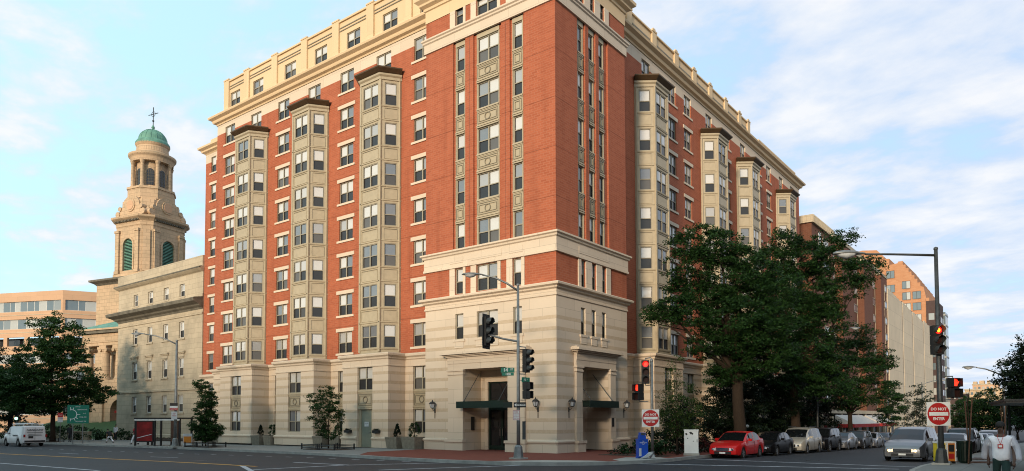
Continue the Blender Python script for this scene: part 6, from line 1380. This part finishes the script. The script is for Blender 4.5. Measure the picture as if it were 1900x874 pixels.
for i, (x, y, r, lb) in enumerate([(-12.5, -14.2, .36, 'round iron manhole cover in the road left of the stop lines'), (9.5, -4.6, .34, 'round iron manhole cover near the crossing lines'), (12.6, 4.2, .34, 'round iron manhole cover in the side street')]):
    o = empty('manhole_cover', lb, 'manhole cover', (x, y, G(x, y)-.147)); mb = MB(); mb.lathe((0, 0, 0), [(0, .004), (r*.86, .004), (r*.88, .001), (r*.94, .001), (r*.95, .006), (r, .006), (r+.01, -.01)], 'black_metal', 28); mb.build('cover', o)
# weep vents along the pavilion edge
o = None
# ============================================================ trees and plants
LR = Vector((.7915, .6112, 0)); LD = Vector((-.6112, .7915, 0))       # crown layout axes
def leaves_mesh(name, clumps, leaf, m, seed, flat=.5):
    """clumps: (x,y,z,rx,ry,rz,n): n leaf-sized four-sided faces scattered in each"""
    rs = np.random.RandomState(seed); P = []
    for x, y, z, rx, ry, rz, n in clumps:
        q = rs.normal(size=(n, 3)); q /= np.linalg.norm(q, axis=1)[:, None]+1e-9; q *= rs.uniform(.15, 1, (n, 1))**.6; P.append(q*np.array([rx, ry, rz])+np.array([x, y, z]))
    P = np.concatenate(P); n = len(P); s = leaf*rs.uniform(.6, 1.35, (n, 1))
    nr = rs.normal(size=(n, 3)); nr[:, 2] = np.abs(nr[:, 2])+flat; nr /= np.linalg.norm(nr, axis=1)[:, None]
    t = np.cross(nr, rs.normal(size=(n, 3))); t /= np.linalg.norm(t, axis=1)[:, None]+1e-9; b = np.cross(nr, t)
    V = np.stack([P-t*s*.9, P+b*s*.42-nr*s*.12, P+t*s*.9, P-b*s*.42-nr*s*.12], 1).reshape(-1, 3)
    me = bpy.data.meshes.new(name); me.vertices.add(4*n); me.vertices.foreach_set('co', V.astype(np.float32).ravel()); me.loops.add(4*n); me.loops.foreach_set('vertex_index', np.arange(4*n, dtype=np.int32))
    me.polygons.add(n); me.polygons.foreach_set('loop_start', np.arange(0, 4*n, 4, dtype=np.int32)); me.polygons.foreach_set('loop_total', np.full(n, 4, dtype=np.int32)); me.materials.append(MATS[m]); me.update(calc_edges=True); return me
def tree(name, label, x, y, trunk_r, blobs, leaf=.13, dens=1., m='leaf', cat='tree', group=None, seed=1, lean=(0, 0), clump=.55, trunk_top=None, per=62):
    z0 = G(x, y)-.02; o = empty(name, label, cat, (x, y, z0), 0, group); rr = random.Random(seed)
    B_ = []
    for la, z, r, *e in blobs:
        rz = e[0] if e else r*.8; dp = e[1] if len(e) > 1 else rr.uniform(-.5, .5)*r; p = LR*la+LD*dp; B_.append((p.x, p.y, z-z0, r*1.12, rz*1.22))
    cl = []
    for bx, by, bz, r, rz in B_:
        n = max(5, int(dens*11*r*r/clump/clump*.55))
        for _ in range(n):
            a, c = rr.uniform(0, 2*math.pi), rr.uniform(-1, 1); s = math.sqrt(1-c*c); k = rr.uniform(.35, 1.0)**.5; q = clump*rr.uniform(.6, 1.3)
            cl.append((bx+r*k*s*math.cos(a), by+r*k*s*math.sin(a), bz+rz*k*c-.1, q, q, q*.45, int(per*rr.uniform(.6, 1.3))))
    link('crown', leaves_mesh('crown', cl, leaf*.72, m, seed), o)
    mb = MB(); zt = trunk_top or min(b[2] for b in B_)*1.05; top = max(b[2] for b in B_); mid = [(0, 0, 0), (trunk_r*.3, 0, zt*.3), (lean[0]*.5, lean[1]*.5, zt*.65), (lean[0], lean[1], zt)]
    mb.tube(mid, [trunk_r*1.35, trunk_r, trunk_r*.9, trunk_r*.8], 'bark', 10)
    for i, (bx, by, bz, r, rz) in enumerate(B_):
        if bz < zt: continue
        s = Vector((lean[0], lean[1], zt*rr.uniform(.9, 1.0))); e = Vector((bx, by, bz)); mm_ = s.lerp(e, .5)+Vector((rr.uniform(-.3, .3), rr.uniform(-.3, .3), -.12*(e-s).length*rr.uniform(-.4, 1))); t = trunk_r*(.42 if i < 6 else .28)
        mb.tube([s, s.lerp(mm_, .5)+Vector((0, 0, .1)), mm_, mm_.lerp(e, .6), e], [t, t*.8, t*.6, t*.35, t*.12], 'bark', 6)
        for _ in range(3):
            a = rr.uniform(0, 6.28); f = mm_.lerp(e, rr.uniform(.2, .8)); g = f+Vector((math.cos(a)*r*.8, math.sin(a)*r*.8, rr.uniform(-.2, .7)*rz)); mb.tube([f, f.lerp(g, .5)+Vector((0, 0, .08)), g], [t*.3, t*.2, t*.06], 'bark', 4)
    mb.build('trunk', o, smooth=True, fix=False); return o
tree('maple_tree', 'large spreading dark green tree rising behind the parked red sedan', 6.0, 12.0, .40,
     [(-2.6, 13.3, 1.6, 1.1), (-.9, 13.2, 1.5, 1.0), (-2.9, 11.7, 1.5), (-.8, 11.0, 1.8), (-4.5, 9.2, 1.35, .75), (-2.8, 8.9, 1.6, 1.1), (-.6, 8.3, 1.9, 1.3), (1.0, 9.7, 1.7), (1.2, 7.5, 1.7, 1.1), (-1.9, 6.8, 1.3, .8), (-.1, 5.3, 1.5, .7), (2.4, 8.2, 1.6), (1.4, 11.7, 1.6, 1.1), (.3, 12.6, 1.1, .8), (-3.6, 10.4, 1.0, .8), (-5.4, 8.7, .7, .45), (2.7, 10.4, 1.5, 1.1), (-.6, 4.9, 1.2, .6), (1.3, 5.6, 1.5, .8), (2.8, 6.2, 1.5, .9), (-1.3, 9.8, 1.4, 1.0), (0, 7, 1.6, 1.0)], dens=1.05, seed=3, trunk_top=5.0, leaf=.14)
tree('maple_tree', 'tall dark tree with a branch reaching right past the street lamp', 6.0, 24.3, .36,
     [(-.6, 15.8, 1.5, 1.0), (1.05, 14.6, 2.0, 1.3), (-1.5, 14.2, 1.8, 1.2), (3.0, 15.9, 1.4, .7), (4.2, 16.4, .9, .6), (3.6, 13.8, 2.0, 1.2), (5.4, 13.6, 1.35, .9), (1, 12.1, 2.3), (-1, 11.6, 2.2), (2.7, 11.2, 1.6, 1.1), (.2, 9.6, 2.4), (2.3, 9.4, 1.5, 1.0), (-1.9, 8.7, 2.0), (.6, 7.0, 2.2, 1.3), (-1.5, 5.7, 2.0, 1.1), (2.3, 6.2, 1.8, 1.1), (4.9, 12.2, .8, .6), (0, 4.6, 1.9, .9), (2.6, 4.6, 1.6, .9), (1.2, 10.6, 2, 1.3)], dens=.95, seed=5, trunk_top=5.2, leaf=.16, clump=.62)
tree('street_tree', 'dark layered tree beside the white and red awning', 6.0, 42.9, .24,
     [(0, 10.1, 2.0, 1.1), (-1.8, 8.7, 2.0, 1.1), (2, 8.2, 2.0, 1.0), (0, 6.6, 2.4, 1.3), (3.4, 7.6, 1.2, .6), (-2.6, 5.5, 2.0, 1.1), (1.7, 4.4, 1.9, .9), (3.6, 5.2, 1.1, .5), (-1, 3.9, 1.8, .9), (-3.0, 7.4, 1.3, .8)], dens=.8, seed=7, trunk_top=3.2, leaf=.18, clump=.7)
tree('street_tree', 'small thin tree in front of the awning canopy', 6.2, 62, .09, [(0, 4.6, 1.2, .7), (.8, 3.2, 1.1, .6), (-.6, 2.6, 1.0, .6), (.3, 1.8, 1.1, .5)], dens=.6, seed=8, leaf=.2, clump=.6, trunk_top=1.6)
tree('street_tree', 'grey green airy tree in front of the pale concrete building', 6.2, 84, .12, [(0, 5.1, 1.7, 1.1), (-.9, 3.5, 1.6, 1.1), (1.0, 3.3, 1.6, 1.1), (0, 1.6, 1.7, 1.0), (-.2, 6.2, .9, .6)], dens=.8, seed=9, leaf=.22, clump=.7, trunk_top=1.2, m='leaf_grey', per=26)
tree('young_tree', 'slender light green young tree beside the grey utility cabinet', 6.0, 2.7, .06,
     [(0, 5.1, .38, .5), (-.1, 4.3, .5, .5), (.25, 3.5, .75, .55), (-.35, 3.1, .7, .5), (.5, 2.6, .8, .5), (-.3, 2.1, .85, .5), (.3, 1.6, .8, .45), (-.1, 1.2, .6, .35)], dens=.75, seed=12, leaf=.075, clump=.28, m='leaf_light', trunk_top=1.0, per=26)
tree('street_tree', 'broad dark tree behind the white van at the left edge', -60.5, -4.0, .24,
     [(-.3, 12.9, .8, .6), (-1.5, 3.6, 2.0, .9), (1.2, 3.4, 1.8, .8), (-4.2, 3.6, 1.8, .8), (.3, 8.9, 1.8, 1.1), (-2.6, 6.0, 2.0, 1.1), (2, 5.5, 2.0, 1.1), (-1.3, 12.1, 1.2, .8), (.7, 11.2, 1.8, 1.1), (-2, 9.9, 1.8, 1.1), (1.8, 8.9, 2.0, 1.1), (-1, 7.8, 2.4, 1.3), (-3.8, 7, 2.0, 1.1), (3, 6.5, 2.0, 1.0), (0, 5.5, 2.6, 1.2), (-3, 4.9, 2.2, 1.1), (4.7, 5.1, 1.3, .55), (2.4, 4.3, 1.8, .9), (-5, 5.3, 2.0, 1.1), (.4, 10, 1.5, 1.0), (-5.6, 6.8, 1.4, .9)], dens=.60, seed=15, trunk_top=3.4, leaf=.2, clump=.62, m='leaf_mid')
tree('street_tree', 'dark tree crown cut off by the left frame edge', -71.5, -4.4, .26, [(0, 3.2, 2.4, 1.0), (3, 3.6, 2.0, .9), (-1, 8.3, 2.4), (1.2, 6.6, 2.4, 1.4), (-2, 5.4, 2.6, 1.4), (1.8, 4.4, 2.0, 1.0), (-4, 7, 2.6)], dens=.6, seed=16, trunk_top=3.5, leaf=.2, clump=.7, m='leaf_dark')
tree('young_tree', 'narrow dense young tree left of the first pair of planters', -28.5, -5.0, .06,
     [(-.35, 4.75, .42, .3), (-.1, 4.2, .6, .4), (.15, 3.5, .65, .45), (-.1, 2.9, .6, .45), (.1, 2.2, .75, .5), (-.3, 1.6, .8, .5), (.35, 1.3, .85, .5), (0, .8, .75, .35), (.7, 1.1, .45, .4)], dens=1.1, seed=18, leaf=.095, clump=.3, trunk_top=.5, m='leaf_mid')
tree('young_tree', 'loose young tree in a fenced bed between two stone piers', -15.9, -3.45, .045,
     [(-.1, 3.9, .55, .3), (-1.0, 3.5, .5, .25), (.05, 3.3, .75, .45), (-.35, 2.8, .75, .4), (.2, 2.5, .7, .4), (-.9, 2.05, .45, .3), (-.6, 1.75, .45, .3), (.55, 2.0, .4, .3), (.4, 1.0, .4, .25), (-.3, 1.1, .45, .25)], dens=.62, seed=21, leaf=.095, clump=.26, trunk_top=1.2, per=34, m='leaf_mid')
tree('street_tree', 'dark dense tree at the right edge of the picture', 23.7, 11.6, .25, [(0, 5.6, 2.2, 1.2), (-.3, 4.2, 2.6, 1.4), (0, 3.0, 2.5, 1.2), (-.8, 5.0, 1.8, 1.1), (.9, 6.4, 1.5, .8)], dens=1.6, seed=23, leaf=.13, clump=.5, trunk_top=2.0, m='leaf_dark')
for i, (x, y, s, lb) in enumerate([(9.5, 118, 1.0, 'leftmost green tree at the far end of the side street'), (13.0, 108, 1.15, 'rounded green tree in the middle at the far end of the side street'), (16.8, 112, 1.2, 'green tree closest to the right at the far end of the side street'), (20.5, 92, 1.2, 'dark green tree behind the far street lamp on the right')]):
    tree('distant_tree', lb, x, y, .2, [(0, 4.2*s, 2.6*s, 1.5*s), (-1.6, 2.6*s, 2.2*s), (1.7, 2.5*s, 2.2*s), (0, 1.2*s, 2.5*s, 1.3)], dens=.6, seed=30+i, leaf=.26, clump=.8, trunk_top=1.0, group=None)
for i, (x, y, s, lb) in enumerate([(3.6, 17.5, 1.0, 'dark understorey tree behind the black sedan'), (3.8, 23.5, 1.05, 'dark understorey tree behind the white minivan'), (3.8, 31, 1.15, 'dark understorey tree behind the black sport utility vehicle'), (4.0, 38, 1.2, 'dark understorey tree below the layered street tree')]):
    tree('small_tree', lb, x, y, .09, [(0, 4.3*s, 1.5, 1.0), (-1.2, 3.3*s, 1.5, 1.0), (1.2, 3.1*s, 1.5, 1.0), (0, 2.2*s, 1.7, 1.0), (-.8, 1.2*s, 1.3, .7), (.9, 1.1*s, 1.3, .7)], dens=.75, seed=130+i, leaf=.15, clump=.55, m='leaf_dark', trunk_top=1.2)
def shrub(name, label, x, y, blobs, m='leaf_dark', leaf=.08, clump=.25, dens=1., seed=1, cat='shrub', group=None, per=26):
    z0 = G(x, y); o = empty(name, label, cat, (x, y, z0), 0, group); rr = random.Random(seed); cl = []
    for la, z, r, *e in blobs:
        rz = e[0] if e else r*.8; p = LR*la
        for _ in range(max(4, int(dens*5*r*r/clump/clump*.5))):
            a, c = rr.uniform(0, 6.283), rr.uniform(-1, 1); s = math.sqrt(1-c*c); k = rr.uniform(.3, 1)**.5; cl.append((p.x+r*k*s*math.cos(a), p.y+r*k*s*math.sin(a), z+rz*k*c, clump, clump, clump*.6, per))
    link('foliage', leaves_mesh('foliage', cl, leaf, m, seed, .2), o); st = MB(); rr = random.Random(seed)
    for la, z, r, *e in blobs: p = LR*la; st.tube([(p.x*.3, p.y*.3, -.05), (p.x*.7, p.y*.7, z*.5), (p.x, p.y, z)], [.04, .03, .012], 'bark', 5)
    st.build('stem', o, fix=False); return o
for i, (x, y, bl, lb, m) in enumerate([
    (4.6, 4.2, [(0, .9, .9), (.7, 1.6, .7), (-.7, .8, .8), (.1, 2.1, .55)], 'dark leafy shrub left of the grey utility cabinet', 'leaf_dark'),
    (4.4, 7.0, [(0, 1.2, 1.1), (-.8, 2.2, .8), (.8, 1.9, .8), (.0, 2.9, .5)], 'tall dark shrub rising above the grey utility cabinet', 'leaf_dark'),
    (4.0, 10.0, [(0, 1.3, 1.3), (.9, 2.3, .9), (-.7, 2.4, .8)], 'dark shrub filling the bed left of the large trunk', 'leaf_dark'),
    (4.2, 15.0, [(0, 1.3, 1.3), (.6, 2.6, .9), (-.9, 2.0, .9)], 'dark shrub right of the large tree trunk', 'leaf_dark'),
    (4.0, 19.5, [(0, 1.2, 1.3), (.7, 2.2, .8), (-.7, 1.9, .9)], 'dark shrub behind the black sedan', 'leaf_dark'),
    (5.4, 7.4, [(0, .5, .6, .4), (1.0, .45, .6, .35), (-.9, .5, .5, .35)], 'low reddish plants in the bed beside the red sedan', 'leaf_red'),
    (5.0, .9, [(0, .45, .6, .4), (-.9, .45, .5, .35), (.9, .5, .6, .4)], 'low green bedding plants behind the blue newspaper box', 'leaf'),
    (3.9, 26, [(0, 1.0, 1.2), (.8, 1.5, .9)], 'dark shrub behind the white minivan', 'leaf_dark')]):
    shrub('shrub', lb, x, y, bl, m, leaf=.10, clump=.3, seed=50+i, dens=.9)
for i, (x, y, bl, lb) in enumerate([
    (-68, 0.5, [(0, .8, 1.3, .9), (-1.8, .9, 1.3, .9), (1.7, .7, 1.2, .8)], 'clipped hedge at the church steps left of the road sign'),
    (-64.5, 1.6, [(0, .6, 1.1, .7), (1.5, .5, 1.0, .6)], 'low hedge behind the green road sign'),
    (-62.5, 3.2, [(0, .6, 1.0, .7), (1.2, .5, .8, .6)], 'dark bush beside the arched red church door'),
    (-78, -1, [(0, 1.2, 2.2, 1.3), (-2.6, 1.5, 2.4, 1.5), (2.8, 1.0, 2.2, 1.2)], 'green bushes behind the white van')]):
    shrub('shrub', lb, x, y, bl, 'leaf', leaf=.13, clump=.4, seed=70+i, dens=.8)
mb = MB(); mb.box(-59.5, 3.2, -.3, -46.8, 4.3, .02, 'soil'); struct(mb.build('planting_bed'))
PGr = [(-60.5+1.1*i, 3.7) for i in range(12)]
o = link('ground_cover', leaves_mesh('ground_cover', [(x, y, -.1, .6, .35, .22, 260) for x, y in PGr]+[(3.2+.3*math.sin(i), 1.2+i*1.1, .1, .6, .7, .2, 200) for i in range(26)]+[(5.6+.3*math.sin(i*2.1), 4.+i*1.1, .08, .6, .7, .15, 120) for i in range(22)], .07, 'leaf_dark', 5)); tag(o, 'low ivy and ground cover along the building foot', 'plants', None, 'stuff')
mb = MB(); mb.box(2.8, -.2, -.1, 6.6, 30, .03, 'soil'); mb.v = [(x, y, z+G(x, y)) for x, y, z in mb.v]; struct(mb.build('planting_bed'))
# church lawn mound
mb = MB(); 
for i in range(8):
    a, b = i/8, (i+1)/8
    mb.poly([(-100, 2+10*a, -.4+2.4*sstep(0, 1, a)), (-67, 4+10*a, -.4+2.4*sstep(0, 1, a)), (-67, 4+10*b, -.4+2.4*sstep(0, 1, b)), (-100, 2+10*b, -.4+2.4*sstep(0, 1, b))], 'grass')
struct(mb.build('lawn'))
rw = MB(); rw.box(-78, 1.0, -.4, -64.5, 1.35, .55, 'limestone'); rw.box(-78, .95, .55, -64.5, 1.4, .68, 'limestone'); tag(rw.build('garden_wall'), 'low pale stone garden wall in front of the church lawn', 'wall')

# planters with clipped cone shrubs
def planter(x, y, w, h, rz, label, cone=True, seed=1, s=1.):
    o = empty('planter', label, 'planter', (x, y, G(x, y)+.006), rz, 'square concrete planters along the building')
    mb = MB(); a, b = w*.43, w*.5
    for q0, q1, z0, z1 in ((a, b, 0, h-.12), (b, b*1.03, h-.12, h-.1), (b*1.03, b*1.03, h-.1, h), ):
        P0 = [(-q0, -q0, z0), (q0, -q0, z0), (q0, q0, z0), (-q0, q0, z0)]; P1 = [(-q1, -q1, z1), (q1, -q1, z1), (q1, q1, z1), (-q1, q1, z1)]
        for i in range(4): j = (i+1) % 4; mb.poly([P0[i], P0[j], P1[j], P1[i]], 'planter')
    r = b*1.03; t = r-.09
    for i in range(4):
        c = [(-1, -1), (1, -1), (1, 1), (-1, 1)]; j = (i+1) % 4; mb.poly([(c[i][0]*r, c[i][1]*r, h), (c[j][0]*r, c[j][1]*r, h), (c[j][0]*t, c[j][1]*t, h), (c[i][0]*t, c[i][1]*t, h)], 'planter')
    mb.build('pot', o); sb = MB(); sb.poly([(-t, -t, h-.05), (t, -t, h-.05), (t, t, h-.05), (-t, t, h-.05)], 'soil'); sb.build('soil', o)
    p = empty('cone_shrub' if cone else 'bushy_shrub', ('cone shrub in ' if cone else 'bushy shrub in ')+'the '+label, 'shrub', (x, y, G(x, y)+h-.03), rz, 'shrubs in the concrete planters')
    cl = []
    n = 60 if cone else 50; rr = random.Random(seed)
    for k in range(n):
        u = rr.random()**.8; a_ = rr.uniform(0, 6.28); hh = .85*s
        if cone: R2 = .33*s*(1-u)*(.5+.5*min(1, u*6))+.02; cl.append((R2*math.cos(a_)*.85, R2*math.sin(a_)*.85, .06+hh*u, .07, .07, .07, 26))
        else: R2 = .38*s*math.sqrt(max(.05, 1-(u-.4)**2*2.4)); cl.append((R2*math.cos(a_)*.85, R2*math.sin(a_)*.85, .06+hh*u, .09, .09, .08, 26))
    link('foliage', leaves_mesh('foliage', cl, .045, 'leaf_dark' if cone else 'leaf', seed, .1), p); st = MB(); st.tube([(0, 0, -.02), (0, 0, .5)], .02, 'bark', 5); st.build('stem', p)
for i, (x, y, w, h, cn, lb, s) in enumerate([(-37.9, .55, 1.05, .75, True, 'leftmost concrete planter against the brick building', .9), (-35.9, .55, 1.05, .75, True, 'second concrete planter, behind the narrow young tree', 1.),
    (-29.35, .2, 1.12, .78, True, 'left planter of the pair beside the first stone pier', .95), (-27.5, .1, 1.12, .78, False, 'right planter of the pair beside the first stone pier', .95),
    (-21.2, .2, 1.15, .78, True, 'concrete planter left of the loose young tree', .95), (-19.35, .2, 1.15, .78, False, 'concrete planter right of the loose young tree', 1.0),
    (-12.95, -.05, 1.15, .78, True, 'concrete planter just right of the green side door pier', .95), (-11.15, -.2, 1.25, .78, False, 'concrete planter touching the corner pavilion', 1.05)]):
    planter(x, y, w, h, R_(3*(i % 3)-3), lb, cn, 90+i, s)
# black baskets beside the side door
for i, (u, lb) in enumerate([(-17.75, 'small black flower basket left of the green side door'), (-14.75, 'small black flower basket right of the green side door')]):
    o = empty('flower_basket', lb, 'flower basket', (u, -.2, 1.0)); mb = MB(); mb.box(-.3, -.25, 0, .3, -.0, .2, 'black_metal'); mb.build('basket', o)
    link('foliage', leaves_mesh('foliage', [(-.2+.1*k, -.13, .24, .1, .1, .08, 22) for k in range(5)], .05, 'leaf_dark', 200+i), o)
# low black railings round the tree beds
def bed_fence(x0, y0, x1, y1, label, rz=0.):
    o = empty('tree_bed_fence', label, 'low fence', ((x0+x1)/2, (y0+y1)/2, G((x0+x1)/2, y0)+.006), rz); a, b = (x1-x0)/2, (y1-y0)/2
    mb = MB()
    for z in (.1, .3): mb.tube([(-a, -b, z), (a, -b, z), (a, b, z), (-a, b, z), (-a, -b, z)], .022, 'black_metal', 5)
    mb.build('rail', o); c = MB()
    for px_, py_ in ((-a, -b), (a, -b), (a, b), (-a, b), (0, -b), (0, b)):
        p = MB(); p.box(px_-.035, py_-.035, 0, px_+.035, py_+.035, .40, 'black_metal'); p.build('post', o)
        for k in (-1, 1):
            if abs(px_) < .01: p2 = MB(); p2.box(px_+k*.18-.02, py_-.02, 0, px_+k*.18+.02, py_+.02, .38, 'black_metal'); p2.build('picket', o)
    s = MB(); s.box(-a+.05, -b+.05, -.02, a-.05, b-.05, .03, 'soil'); s.build('soil', o)
bed_fence(-30.2, -5.7, -26.9, -4.3, 'low black rail fence around the narrow dense young tree'); bed_fence(-17.6, -4.3, -14.2, -2.7, 'low black rail fence around the loose young tree')
bed_fence(-61.9, -5.2, -59.2, -3.4, 'low rail fence around the big tree by the white van')
# ============================================================ plain out-of-view blocks, added to shade the street and lower walls
for i, (x0, x1, y, h, m, lb) in enumerate([(-150, -70.3, -72, 26, 'brick_brown', 'unseen brown brick block added at the far left for its shade'), (-70, -30.3, -72, 25, 'office_stone', 'unseen tan stone block added to shade the foot of the long facade'), (-30, 30, -74, 21.5, 'brick_brown', 'unseen brown block added opposite the corner for its shade'), (34, 75, -66, 20, 'limestone', 'unseen pale block added across the street on the right for its shade')]):
    b = empty('shade_block', lb, 'building'); w = MB(); w.box(x0, y-14, -1, x1, y, h, m); w.build('wall', b); w = MB(); w.box(x0-.1, y-14.3, h, x1+.1, y+.4, h+.6, 'limestone'); w.build('parapet', b)
b = empty('shade_block', 'unseen tall block added on the right side of the side street for its shade', 'building'); w = MB(); w.box(30, -8, -3, 46, 60, 21, 'brick_brown'); w.build('wall', b); w = MB(); w.box(29.7, -8.3, 21, 46.3, 60.3, 21.6, 'limestone'); w.build('parapet', b)
